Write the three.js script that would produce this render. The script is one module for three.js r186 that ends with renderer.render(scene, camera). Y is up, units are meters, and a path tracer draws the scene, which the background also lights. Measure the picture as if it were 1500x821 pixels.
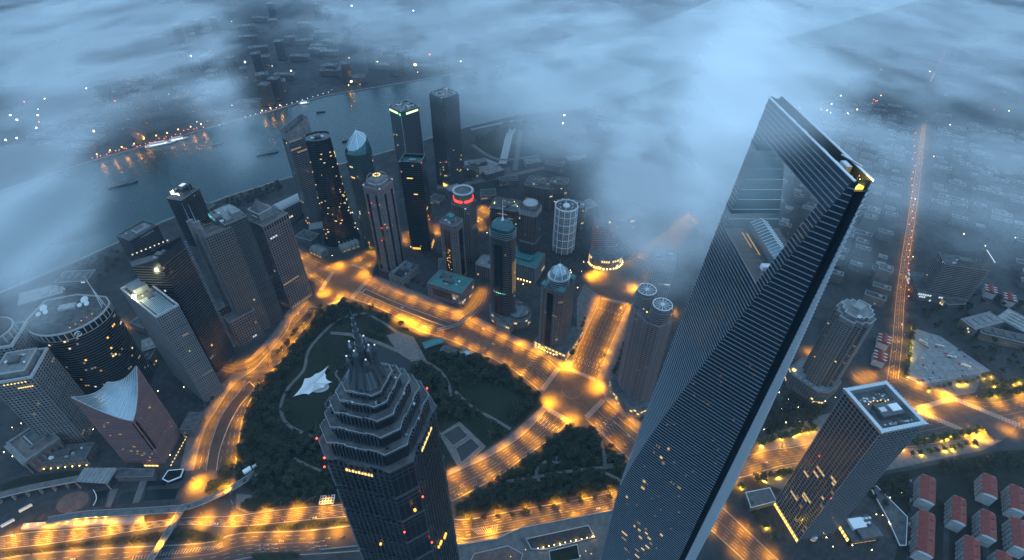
import * as THREE from 'three';
import { ImprovedNoise } from 'three/addons/math/ImprovedNoise.js';

// ---------------------------------------------------------------- camera, sky, sun, exposure
const scene = new THREE.Scene();
const renderer = new THREE.WebGLRenderer({ antialias: true });
renderer.toneMapping = THREE.LinearToneMapping;
renderer.toneMappingExposure = 1.8;
renderer.shadowMap.enabled = true;

const EYE = 585, FOCAL = 780, CX = 750, CY = 410.5;
const nadir = new THREE.Vector3(743 - CX, -(1350.6 - CY), -FOCAL).normalize();
const camUp = nadir.clone().negate(), camFw = new THREE.Vector3(0, 0, -1);
const level = camFw.clone().addScaledVector(camUp, -camFw.dot(camUp)).normalize();
const side = new THREE.Vector3().crossVectors(level, camUp);
// rows are the world axes written in camera axes
const toWorld = (v) => new THREE.Vector3(v.dot(side), v.dot(camUp), -v.dot(level));
const camera = new THREE.PerspectiveCamera(2 * Math.atan(410.5 / FOCAL) * 180 / Math.PI, 1024 / 560, 1, 30000);
camera.position.set(0, EYE, 0);
camera.quaternion.setFromRotationMatrix(new THREE.Matrix4().makeBasis(
  toWorld(new THREE.Vector3(1, 0, 0)), toWorld(new THREE.Vector3(0, 1, 0)), toWorld(new THREE.Vector3(0, 0, 1))));
scene.add(camera); camera.updateMatrixWorld();
const ord = (n) => n + (['th', 'st', 'nd', 'rd'][n % 10 > 3 || (n % 100 > 10 && n % 100 < 14) ? 0 : n % 10]);
/** A place on the photograph to a point of the level at height h. */
function P(x, y, h = 0) {
  const d = toWorld(new THREE.Vector3(x - CX, -(y - CY), -FOCAL)), t = (h - EYE) / d.y;
  return new THREE.Vector3(d.x * t, h, d.z * t);
}

{ // a dusk sky under thin cloud, a little brighter towards the right where the day is coming from
  const W = 256, Hh = 128, data = new Float32Array(W * Hh * 4);
  for (let j = 0; j < Hh; j++) for (let i = 0; i < W; i++) {
    const el = ((j + 0.5) / Hh - 0.5) * Math.PI, az = ((i + 0.5) / W - 0.5) * 2 * Math.PI;
    const up = Math.max(0, Math.sin(el)), east = 0.5 + 0.5 * Math.cos(az + 0.6);
    const k = 0.85 + 0.3 * east * (1 - up) + 0.1 * up, o = (j * W + i) * 4;
    data[o] = SKY_R() * k * (1 + 0.12 * east * (1 - up)); data[o + 1] = SKY_G() * k; data[o + 2] = SKY_B() * k; data[o + 3] = 1;
  }
  function SKY_R() { return 0.275; } function SKY_G() { return 0.505; } function SKY_B() { return 0.75; }
  const t = new THREE.DataTexture(data, W, Hh, THREE.RGBAFormat, THREE.FloatType);
  t.mapping = THREE.EquirectangularReflectionMapping; t.magFilter = THREE.LinearFilter; t.needsUpdate = true;
  scene.background = t; scene.environment = t;
}
const sun = new THREE.DirectionalLight(new THREE.Color(0.95, 0.97, 1.0), 0.12);
sun.position.set(900, 700, -500); sun.target.position.set(0, 0, -500); sun.shadow.radius = 60; sun.castShadow = true;
Object.assign(sun.shadow.camera, { left: -2500, right: 2500, top: 2500, bottom: -2500, near: 1, far: 6000 });
scene.add(sun, sun.target);
scene.fog = new THREE.FogExp2(new THREE.Color(0.55, 0.78, 1.0), 0.000045);

// ---------------------------------------------------------------- helpers
function seeded(a) { return () => { a = (a + 0x6d2b79f5) | 0; let t = Math.imul(a ^ (a >>> 15), 1 | a); t = (t + Math.imul(t ^ (t >>> 7), 61 | t)) ^ t; return ((t ^ (t >>> 14)) >>> 0) / 4294967296; }; }
const rnd = seeded(11), R = (a, b) => a + (b - a) * rnd(), pick = (l) => l[Math.floor(rnd() * l.length)];
const perlin = new ImprovedNoise();
const fbm = (x, y, z, n = 4) => { let s = 0, a = 0.5, f = 1; for (let i = 0; i < n; i++, a *= 0.5, f *= 2.03) s += a * perlin.noise(x * f + 7.3 * i, y * f, z * f + 3.1 * i); return s; };
const taken = {};
const numbered = (n) => { const k = taken[n] = (taken[n] ?? -1) + 1; return k ? n + '_' + String(k).padStart(3, '0') : n; };
const lit = (o) => { o.castShadow = o.receiveShadow = true; return o; };
function tag(o, label, category, group, kind) { if (label) o.userData.label = label; if (category) o.userData.category = category; if (group) o.userData.group = group; if (kind) o.userData.kind = kind; return o; }
function thing(name, label, category, pos, turn = 0, group) {
  const o = new THREE.Group(); o.name = numbered(name); scene.add(o);
  o.position.set(...pos); o.rotation.y = turn; return tag(o, label, category, group);
}
function copyOf(root, pos, turn, label) { const c = root.clone(); c.name = numbered(root.name.replace(/_\d{3}$/, '')); c.position.set(...pos); c.rotation.y = turn; if (label) c.userData = { ...root.userData, label }; scene.add(c); return c; }

/** Collects flat faces; uv in metres. */
class G {
  constructor() { this.p = []; this.u = []; this.n = []; }
  tri(a, b, c, ua, ub, uc) {
    const x1 = b[0] - a[0], y1 = b[1] - a[1], z1 = b[2] - a[2], x2 = c[0] - a[0], y2 = c[1] - a[1], z2 = c[2] - a[2];
    let nx = y1 * z2 - z1 * y2, ny = z1 * x2 - x1 * z2, nz = x1 * y2 - y1 * x2; const l = Math.hypot(nx, ny, nz) || 1;
    nx /= l; ny /= l; nz /= l;
    this.p.push(...a, ...b, ...c); for (let i = 0; i < 3; i++) this.n.push(nx, ny, nz); this.u.push(...ua, ...ub, ...uc); return this;
  }
  quad(a, b, c, d, u0 = 0, v0 = 0) {
    const w = Math.hypot(b[0] - a[0], b[1] - a[1], b[2] - a[2]), h = Math.hypot(d[0] - a[0], d[1] - a[1], d[2] - a[2]), w2 = Math.hypot(c[0] - d[0], c[1] - d[1], c[2] - d[2]), o = (w - w2) / 2;
    const A = [u0, v0], B = [u0 + w, v0], C = [u0 + w - o, v0 + h], D = [u0 + o, v0 + h];
    this.tri(a, b, c, A, B, C); return this.tri(a, c, d, A, C, D);
  }
  box(w, h, d, x = 0, y = 0, z = 0, a = 0) { // base at y
    const c = Math.cos(a), s = Math.sin(a), q = [[-1, -1], [1, -1], [1, 1], [-1, 1]].map(([i, k]) => [x + i * w / 2 * c - k * d / 2 * s, z + i * w / 2 * s + k * d / 2 * c]);
    return this.prism(q, y, y + h, true);
  }
  prism(poly, y0, y1, floor = false, cap = true) { // poly anticlockwise seen with x right, z down the page or any
    const ar = area(poly), q = ar > 0 ? poly : [...poly].reverse(); let u = 0;
    for (let i = 0; i < q.length; i++) {
      const a = q[i], b = q[(i + 1) % q.length];
      this.quad([b[0], y0, b[1]], [a[0], y0, a[1]], [a[0], y1, a[1]], [b[0], y1, b[1]], u, y0); u += Math.hypot(b[0] - a[0], b[1] - a[1]);
    }
    if (cap) this.sheet(q, y1); if (floor) this.sheet(q, y0, true); return this;
  }
  loft(rings, cap = true) { // rings: [y, poly] with equal counts
    for (let k = 0; k + 1 < rings.length; k++) {
      const [y0, p0] = rings[k], [y1, p1] = rings[k + 1], m = p0.length, flip = area(p0) < 0; let u = 0;
      for (let i = 0; i < m; i++) {
        const j = (i + 1) % m, f = (y, p, n) => [p[n][0], typeof y === 'function' ? y(p[n]) : y, p[n][1]];
        if (flip) this.quad(f(y0, p0, i), f(y0, p0, j), f(y1, p1, j), f(y1, p1, i), u, 0); else this.quad(f(y0, p0, j), f(y0, p0, i), f(y1, p1, i), f(y1, p1, j), u, 0);
        u += Math.hypot(p0[j][0] - p0[i][0], p0[j][1] - p0[i][1]);
      }
    }
    if (cap) this.sheet(rings[rings.length - 1][1], rings[rings.length - 1][0]); return this;
  }
  sheet(poly, y, down = false) {
    const v = poly.map((p) => new THREE.Vector2(p[0], p[1])), yy = (p) => typeof y === 'function' ? y(p) : y;
    for (const f of THREE.ShapeUtils.triangulateShape(v, [])) {
      let [a, b, c] = f.map((i) => poly[i]);
      const cr = (b[0] - a[0]) * (c[1] - a[1]) - (b[1] - a[1]) * (c[0] - a[0]);
      if ((cr > 0) !== down) [b, c] = [c, b];
      this.tri([a[0], yy(a), a[1]], [b[0], yy(b), b[1]], [c[0], yy(c), c[1]], a, b, c);
    }
    return this;
  }
  tube(a, b, r0, r1 = r0, n = 6) {
    const A = new THREE.Vector3(...a), B = new THREE.Vector3(...b), d = B.clone().sub(A).normalize(), s = new THREE.Vector3(Math.abs(d.y) > 0.9 ? 1 : 0, Math.abs(d.y) > 0.9 ? 0 : 1, 0).cross(d).normalize(), t = d.clone().cross(s);
    const at = (o, r, k) => o.clone().addScaledVector(s, r * Math.cos(k / n * 6.2832)).addScaledVector(t, r * Math.sin(k / n * 6.2832)).toArray();
    for (let k = 0; k < n; k++) { this.quad(at(A, r0, k), at(A, r0, k + 1), at(B, r1, k + 1), at(B, r1, k)); this.tri(B.toArray(), at(B, r1, k), at(B, r1, k + 1), [0, 0], [1, 0], [0, 1]); }
    return this;
  }
  dome(r, h, x, y, z, n = 20, m = 6, y0 = 0) {
    for (let j = 0; j < m; j++) for (let i = 0; i < n; i++) {
      const f = (jj, ii) => { const a = ii / n * 6.28319, e = jj / m * Math.PI / 2; return [x + r * Math.cos(e) * Math.cos(a), y + h * Math.sin(e), z + r * Math.cos(e) * Math.sin(a)]; };
      this.quad(f(j, i + 1), f(j, i), f(j + 1, i), f(j + 1, i + 1));
    }
    return this;
  }
  geo() {
    const g = new THREE.BufferGeometry();
    g.setAttribute('position', new THREE.Float32BufferAttribute(this.p, 3)); g.setAttribute('normal', new THREE.Float32BufferAttribute(this.n, 3)); g.setAttribute('uv', new THREE.Float32BufferAttribute(this.u, 2)); return g;
  }
  mesh(name, mat, parent, kind) { const m = lit(new THREE.Mesh(this.geo(), mat)); m.name = parent === scene ? numbered(name) : name; if (kind) m.userData.kind = kind; parent.add(m); return m; }
}
const area = (q) => q.reduce((s, a, i) => { const b = q[(i + 1) % q.length]; return s + a[0] * b[1] - b[0] * a[1]; }, 0) / 2;
const rect = (w, d) => [[-w / 2, -d / 2], [w / 2, -d / 2], [w / 2, d / 2], [-w / 2, d / 2]];
const chamfered = (w, d, c) => [[-w / 2 + c, -d / 2], [w / 2 - c, -d / 2], [w / 2, -d / 2 + c], [w / 2, d / 2 - c], [w / 2 - c, d / 2], [-w / 2 + c, d / 2], [-w / 2, d / 2 - c], [-w / 2, -d / 2 + c]];
const round = (rx, rz = rx, n = 28, a0 = 0) => Array.from({ length: n }, (_, i) => [rx * Math.cos(i / n * 6.28319 + a0), rz * Math.sin(i / n * 6.28319 + a0)]);
const shift = (q, x, z) => q.map((p) => [p[0] + x, p[1] + z]);
const scaled = (q, k) => q.map((p) => [p[0] * k, p[1] * k]);
function grown(poly, d) { // outward for a convex outline
  const q = area(poly) > 0 ? poly : [...poly].reverse(), m = q.length;
  return q.map((b, i) => {
    const a = q[(i + m - 1) % m], c = q[(i + 1) % m];
    const n1 = [b[1] - a[1], a[0] - b[0]], n2 = [c[1] - b[1], b[0] - c[0]], l1 = Math.hypot(...n1), l2 = Math.hypot(...n2);
    const x = n1[0] / l1 + n2[0] / l2, y = n1[1] / l1 + n2[1] / l2, k = 2 / Math.max(0.3, x * x + y * y);
    return [b[0] + x * k * d, b[1] + y * k * d];
  });
}
const inside = (q, x, z) => { let r = false; for (let i = 0, j = q.length - 1; i < q.length; j = i++) if ((q[i][1] > z) !== (q[j][1] > z) && x < (q[j][0] - q[i][0]) * (z - q[i][1]) / (q[j][1] - q[i][1]) + q[i][0]) r = !r; return r; };
const XZ = (l, h = 0) => l.map(([x, y]) => { const p = P(x, y, h); return [p.x, p.z]; });
const dist2 = (a, b) => Math.hypot(a[0] - b[0], a[1] - b[1]);

// ---------------------------------------------------------------- materials
function noiseTexture(a, b, metres, { n = 256, freq = 6, oct = 5, speck = 0.12, contrast = 1.5, seed = 1 } = {}) {
  const r = seeded(seed), data = new Uint8Array(n * n * 4), A = new THREE.Color(...a), B = new THREE.Color(...b), c = new THREE.Color(), sum = new Float32Array(n * n);
  for (let o = 0, f = Math.round(freq), w = 0.5; o < oct && f < n / 2; o++, f *= 2, w *= 0.62) { // smooth lattice noise that tiles
    const v = Float32Array.from({ length: f * f }, () => r() - 0.5), S = (t) => t * t * (3 - 2 * t);
    for (let j = 0; j < n; j++) for (let i = 0; i < n; i++) { const x = i / n * f, y = j / n * f, x0 = Math.floor(x), y0 = Math.floor(y), p = S(x - x0), q = S(y - y0), x1 = (x0 + 1) % f, y1 = (y0 + 1) % f, u = v[y0 * f + x0] * (1 - p) + v[y0 * f + x1] * p; sum[j * n + i] += w * (u * (1 - q) + (v[y1 * f + x0] * (1 - p) + v[y1 * f + x1] * p) * q); }
  }
  for (let k = 0; k < n * n; k++) { const t = Math.min(1, Math.max(0, 0.5 + contrast * sum[k] + (r() - 0.5) * speck * 2)); c.copy(A).lerp(B, t).convertLinearToSRGB(); data.set([c.r * 255, c.g * 255, c.b * 255, 255], k * 4); }
  const t = new THREE.DataTexture(data, n, n); t.colorSpace = THREE.SRGBColorSpace; t.wrapS = t.wrapT = THREE.RepeatWrapping; t.magFilter = THREE.LinearFilter; t.repeat.set(1 / metres, 1 / metres); t.needsUpdate = true; return t;
}
const stdm = (o) => new THREE.MeshStandardMaterial(o);
const textured = (a, b, m, o = {}, x = {}) => stdm({ map: noiseTexture(a, b, m, o), roughness: 0.9, ...x });
const col = (r, g, b) => new THREE.Color(r, g, b);
const M = {
  ground: textured([0.016, 0.018, 0.02], [0.048, 0.051, 0.054], 130, { seed: 2, freq: 9, oct: 5 }),
  asphalt: textured([0.022, 0.02, 0.02], [0.045, 0.042, 0.04], 60, { seed: 3, freq: 8, oct: 5 }, { roughness: 0.75 }),
  asphaltOld: textured([0.03, 0.028, 0.028], [0.06, 0.055, 0.053], 47, { seed: 4, freq: 8, oct: 5 }, { roughness: 0.8 }),
  paving: textured([0.09, 0.083, 0.083], [0.16, 0.148, 0.145], 35, { seed: 5, freq: 8 }),
  pavingDark: textured([0.02, 0.02, 0.022], [0.052, 0.05, 0.052], 41, { seed: 6, freq: 8 }),
  path: textured([0.11, 0.1, 0.096], [0.18, 0.165, 0.155], 30, { seed: 7, freq: 8 }),
  grass: textured([0.006, 0.011, 0.006], [0.015, 0.023, 0.01], 55, { seed: 8, freq: 9, oct: 5 }, { roughness: 1 }),
  soil: textured([0.007, 0.009, 0.006], [0.018, 0.02, 0.012], 50, { seed: 9, freq: 9, oct: 5 }, { roughness: 1 }),
  concrete: textured([0.2, 0.2, 0.2], [0.34, 0.335, 0.33], 24, { seed: 10, freq: 6 }),
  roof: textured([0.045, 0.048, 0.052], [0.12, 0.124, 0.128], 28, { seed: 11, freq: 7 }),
  roofPale: textured([0.15, 0.157, 0.165], [0.27, 0.278, 0.285], 26, { seed: 12, freq: 7 }),
  teal: textured([0.03, 0.12, 0.12], [0.06, 0.2, 0.19], 30, { seed: 13, freq: 6 }, { roughness: 0.5 }),
  redTile: textured([0.13, 0.026, 0.022], [0.27, 0.066, 0.05], 12, { seed: 14, freq: 12, speck: 0.25 }),
  stonePink: textured([0.15, 0.12, 0.12], [0.235, 0.195, 0.195], 30, { seed: 15, freq: 6 }, { roughness: 0.6 }),
  stoneGrey: textured([0.12, 0.124, 0.128], [0.21, 0.214, 0.218], 30, { seed: 16, freq: 6 }, { roughness: 0.65 }),
  stoneDark: textured([0.055, 0.055, 0.058], [0.11, 0.11, 0.114], 30, { seed: 17, freq: 6 }, { roughness: 0.6 }),
  stoneWarm: textured([0.11, 0.088, 0.08], [0.18, 0.15, 0.138], 30, { seed: 18, freq: 6 }, { roughness: 0.6 }),
  plaster: textured([0.3, 0.31, 0.32], [0.44, 0.45, 0.46], 20, { seed: 19, freq: 8 }),
  white: stdm({ color: col(0.72, 0.74, 0.76), roughness: 0.5 }),
  metal: stdm({ color: col(0.5, 0.53, 0.56), roughness: 0.35, metalness: 0.7 }),
  steel: stdm({ color: col(0.62, 0.66, 0.7), roughness: 0.3, metalness: 0.85 }),
  darkMetal: stdm({ color: col(0.06, 0.065, 0.07), roughness: 0.45, metalness: 0.5 }),
  black: stdm({ color: col(0.008, 0.009, 0.011), roughness: 0.35 }),
  glassDark: stdm({ color: col(0.05, 0.062, 0.075), roughness: 0.16, metalness: 0.55 }),
  glassBlack: stdm({ color: col(0.022, 0.028, 0.033), roughness: 0.12, metalness: 0.45 }),
  glassBlue: stdm({ color: col(0.22, 0.29, 0.36), roughness: 0.2, metalness: 0.75 }),
  glassTeal: stdm({ color: col(0.05, 0.11, 0.12), roughness: 0.18, metalness: 0.6 }),
  glassGrey: stdm({ color: col(0.11, 0.125, 0.14), roughness: 0.22, metalness: 0.6 }),
  glassPale: stdm({ color: col(0.3, 0.38, 0.43), roughness: 0.25, metalness: 0.6 }),
  paint: stdm({ color: col(0.28, 0.28, 0.27), roughness: 0.7 }),
  pole: stdm({ color: col(0.14, 0.14, 0.15), roughness: 0.5, metalness: 0.5 }),
  trunk: textured([0.05, 0.035, 0.025], [0.1, 0.075, 0.05], 2, { seed: 20, n: 64 }),
  water: new THREE.MeshPhysicalMaterial({ color: col(0.03, 0.07, 0.08), roughness: 0.2, bumpMap: null, ior: 1.33 }),
  pond: new THREE.MeshPhysicalMaterial({ color: col(0.012, 0.02, 0.022), roughness: 0.12, ior: 1.33 }),
};
{ const t = noiseTexture([0, 0, 0], [1, 1, 1], 60, { seed: 31, freq: 16, oct: 4, speck: 0.02 }); t.colorSpace = THREE.NoColorSpace; M.water.bumpMap = t; M.water.bumpScale = 0.6; M.pond.bumpMap = t; M.pond.bumpScale = 0.15; }
const glow = (r, g, b, k) => stdm({ color: col(0.02, 0.02, 0.02), emissive: col(r, g, b), emissiveIntensity: k * 0.6, roughness: 0.6 });
const L = {
  warm: glow(1, 0.66, 0.22, 1.6), cool: glow(0.75, 0.9, 1, 0.9), amber: glow(1, 0.5, 0.08, 1.8), pale: glow(1, 0.82, 0.5, 1.1), dim: glow(1, 0.62, 0.25, 0.4), faint: glow(0.8, 0.85, 0.8, 0.22),
  red: glow(1, 0.06, 0.04, 2.2), green: glow(0.35, 1, 0.35, 1.8), lamp: glow(1, 0.62, 0.16, 12), white: glow(0.9, 0.95, 1, 5), beacon: glow(1, 0.05, 0.03, 8), cyan: glow(0.1, 0.9, 0.7, 1.6),
};
const SODIUM = col(1, 0.365, 0.008);

// ---------------------------------------------------------------- ground, river, roads
const flat = (name, poly, y, mat, parent = scene) => { const m = new G().sheet(poly, y).mesh(name, mat, parent); if (parent === scene) m.userData.kind = 'structure'; return m; };
flat('ground', [[-9000, -12000], [9000, -12000], [9000, 2500], [-9000, 2500]], 0, M.ground);
const riverFar = [[-500, 560], [-250, 400], [0, 282], [130, 238], [300, 190], [480, 140], [560, 127], [700, 103], [900, 60], [1000, 20]];
const riverNear = [[1130, 62], [950, 130], [850, 160], [760, 168], [690, 185], [560, 225], [420, 262], [330, 290], [240, 325], [120, 380], [0, 430], [-260, 560]];
const farBank = XZ(riverFar), nearBank = XZ(riverNear), riverPoly = [...farBank, [1700, -3800], [2600, -3300], ...nearBank];
flat('river', riverPoly, 0.05, M.water);
for (const [line, w] of [[farBank, 2.4], [nearBank, 2.0]]) { // quay walls
  const g = new G();
  for (let i = 0; i + 1 < line.length; i++) { const a = line[i], b = line[i + 1], l = dist2(a, b); g.box(l, w, 3, (a[0] + b[0]) / 2, 0, (a[1] + b[1]) / 2, Math.atan2(b[1] - a[1], b[0] - a[0])); }
  tag(g.mesh('quay_wall', M.concrete, scene), w > 2.2 ? 'long grey quay wall on the far bank of the river' : 'grey quay wall along the near bank below the towers', 'wall');
}

/** A road between two edge lines given on the photograph; keeps both edges as world lines of equal count. */
function resample(line, n) {
  const len = [0]; for (let i = 1; i < line.length; i++) len.push(len[i - 1] + dist2(line[i], line[i - 1]));
  return Array.from({ length: n }, (_, k) => { const s = len[len.length - 1] * k / (n - 1); let i = 1; while (i < line.length - 1 && len[i] < s) i++; const t = (s - len[i - 1]) / (len[i] - len[i - 1] || 1); return [line[i - 1][0] + (line[i][0] - line[i - 1][0]) * t, line[i - 1][1] + (line[i][1] - line[i - 1][1]) * t]; });
}
function smooth(line) { return new THREE.SplineCurve(line.map((p) => new THREE.Vector2(...p))).getPoints(line.length * 4).map((v) => [v.x, v.y]); }
const ROADS = [];
function road(name, left, right, { lanes = 6, y = 0.06, mat = M.asphalt, lamps = true, mark = true, n = 40 } = {}) {
  const a = resample(smooth(XZ(left)), n), b = resample(smooth(XZ(right)), n), g = new G();
  for (let i = 0; i + 1 < n; i++) { g.sheet([a[i], a[i + 1], b[i + 1], b[i]], y); }
  g.mesh(name, mat, scene).userData.kind = 'structure';
  const r = { a, b, lanes, y, lamps, mark }; ROADS.push(r); return r;
}
const lerp2 = (p, q, t) => [p[0] + (q[0] - p[0]) * t, p[1] + (q[1] - p[1]) * t];
const roadWest = road('road', [[282, 690], [291, 653], [302, 623], [316, 601], [331, 577], [349, 557], [371, 542], [392, 519], [404, 505], [419, 486], [428, 467], [452, 441]], [[342, 690], [348, 665], [352, 629], [361, 598], [374, 574], [392, 550], [410, 531], [425, 513], [436, 495], [453, 474], [472, 458], [496, 440]], { lanes: 8 });
const roadNorth = road('road', [[536, 408], [582, 429], [619, 443], [674, 462], [699, 475], [758, 505], [796, 522], [816, 539]], [[512, 437], [553, 451], [588, 469], [612, 484], [660, 499], [694, 514], [745, 538], [792, 574]], { lanes: 10 });
const roadEast = road('road', [[833, 544], [856, 488], [873, 452], [879, 433]], [[874, 560], [892, 514], [915, 461], [924, 446]], { lanes: 8, n: 24 });
const roadRing = road('road', [[803, 597], [767, 636], [723, 665], [685, 683], [653, 697], [600, 720], [560, 738]], [[833, 618], [806, 644], [767, 671], [732, 697], [694, 718], [659, 736], [610, 752], [570, 765]], { lanes: 7 });
const roadSouth = road('road', [[884, 583], [950, 640], [1060, 745], [1150, 830], [1250, 925]], [[857, 613], [935, 685], [1050, 785], [1098, 830], [1180, 920]], { lanes: 8 });
const avenueNorth = road('avenue', [[-60, 800], [29, 782], [120, 775], [214, 766], [272, 759], [338, 757], [404, 748], [508, 739], [600, 735], [665, 762], [767, 746], [902, 721], [1113, 663], [1183, 651], [1345, 600]], [[-60, 815], [0, 805], [66, 798], [154, 785], [263, 769], [327, 772], [382, 769], [514, 757], [600, 760], [668, 790], [740, 779], [895, 748], [1098, 697], [1168, 679], [1440, 641]], { lanes: 7, n: 70 });
const avenueSouth = road('avenue', [[-60, 838], [11, 817], [132, 805], [300, 796], [347, 782], [448, 778], [523, 770], [620, 768], [668, 792]], [[-60, 880], [60, 868], [200, 845], [300, 832], [367, 817], [433, 814], [541, 807], [620, 800], [690, 797]], { lanes: 6 });
const roadFog = road('road', [[1300, 556], [1308, 500], [1313, 440], [1321, 380], [1333, 306], [1341, 255], [1346, 222], [1352, 180]], [[1316, 556], [1322, 500], [1325, 440], [1332, 380], [1343, 306], [1349, 255], [1352, 222], [1357, 180]], { lanes: 4, n: 50 });
const roadFogWest = road('road', [[893, 396], [925, 381], [948, 364], [978, 338], [1010, 310]], [[936, 428], [960, 396], [975, 375], [998, 348], [1024, 318]], { lanes: 6, n: 24 });
const roadRight = road('road', [[1245, 545], [1270, 565], [1345, 600]], [[1300, 542], [1340, 561], [1396, 583]], { lanes: 6, n: 16 });
const roadRightEast = road('road', [[1400, 583], [1452, 590], [1500, 580], [1600, 560]], [[1470, 640], [1500, 628], [1560, 610], [1640, 590]], { lanes: 6, n: 16 });
const roadNW = road('road', [[354, 330], [372, 345], [400, 356], [435, 370], [466, 384], [489, 393]], [[340, 342], [362, 366], [400, 382], [439, 396], [464, 410], [478, 420]], { lanes: 6, n: 24 });
const roadNE = road('road', [[512, 386], [545, 366], [600, 340], [680, 318], [712, 300]], [[536, 396], [556, 376], [606, 350], [690, 330], [722, 308]], { lanes: 4, n: 24 });
const slip = road('road', [[306, 512], [322, 530], [345, 535], [370, 526], [392, 506]], [[308, 522], [322, 541], [348, 547], [374, 538], [397, 516]], { lanes: 2, n: 24, y: 0.085 });
const lane = road('road', [[667, 463], [690, 447], [706, 420]], [[690, 472], [706, 452], [714, 425]], { lanes: 3, n: 12, y: 0.085 });
flat('junction', XZ([[452, 441], [463, 425], [474, 408], [489, 393], [512, 386], [534, 390], [538, 408], [513, 438], [496, 441], [478, 448]]), 0.11, M.asphaltOld);
flat('junction', XZ([[816, 538], [833, 543], [875, 560], [886, 583], [858, 614], [834, 619], [802, 598], [791, 574]]), 0.11, M.asphaltOld);
flat('junction', XZ([[856, 416], [869, 393], [893, 395], [930, 385], [946, 410], [936, 430], [924, 447], [879, 434]]), 0.11, M.asphaltOld);
flat('junction', XZ([[1340, 601], [1399, 581], [1500, 624], [1470, 644], [1440, 645]]), 0.11, M.asphaltOld);
flat('junction', XZ([[282, 688], [343, 688], [346, 705], [338, 735], [350, 756], [300, 765], [262, 762], [270, 730]]), 0.11, M.asphaltOld);

// pavements beside the roads
const PAVE = [
  [[655, 690], [700, 668], [745, 640], [796, 594], [803, 598], [767, 637], [723, 666], [655, 698]],
  [[536, 407], [582, 428], [674, 461], [700, 474], [758, 504], [797, 521], [805, 512], [760, 495], [690, 460], [640, 440], [580, 415], [545, 402]],
  [[452, 440], [428, 466], [404, 504], [371, 541], [331, 576], [302, 622], [282, 690], [262, 690], [275, 640], [300, 590], [325, 562], [365, 525], [398, 490], [432, 440], [448, 432]],
  [[797, 521], [833, 544], [879, 433], [856, 416], [845, 440], [845, 500], [830, 520]],
  [[884, 583], [874, 560], [915, 461], [935, 430], [940, 460], [905, 560], [895, 575], [960, 640], [952, 645]],
  [[1183, 650], [1345, 599], [1300, 580], [1200, 610], [1120, 640], [1110, 662]],
  [[1168, 680], [1440, 642], [1470, 645], [1440, 660], [1250, 700], [1150, 720], [1098, 698]],
  [[1396, 582], [1430, 575], [1440, 545], [1340, 562]],
];
PAVE.forEach((q) => flat('pavement', XZ(q), 0.035, M.paving));
const kerbs = new G();
for (const r of ROADS.slice(0, 8)) for (const e of [r.a, r.b]) for (let i = 0; i + 1 < e.length; i++) {
  const l = dist2(e[i], e[i + 1]); kerbs.box(l * 1.01, 0.28, 0.5, (e[i][0] + e[i + 1][0]) / 2, 0, (e[i][1] + e[i + 1][1]) / 2, Math.atan2(e[i + 1][1] - e[i][1], e[i + 1][0] - e[i][0]));
}
kerbs.mesh('kerb', M.concrete, scene).userData.kind = 'structure';

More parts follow.
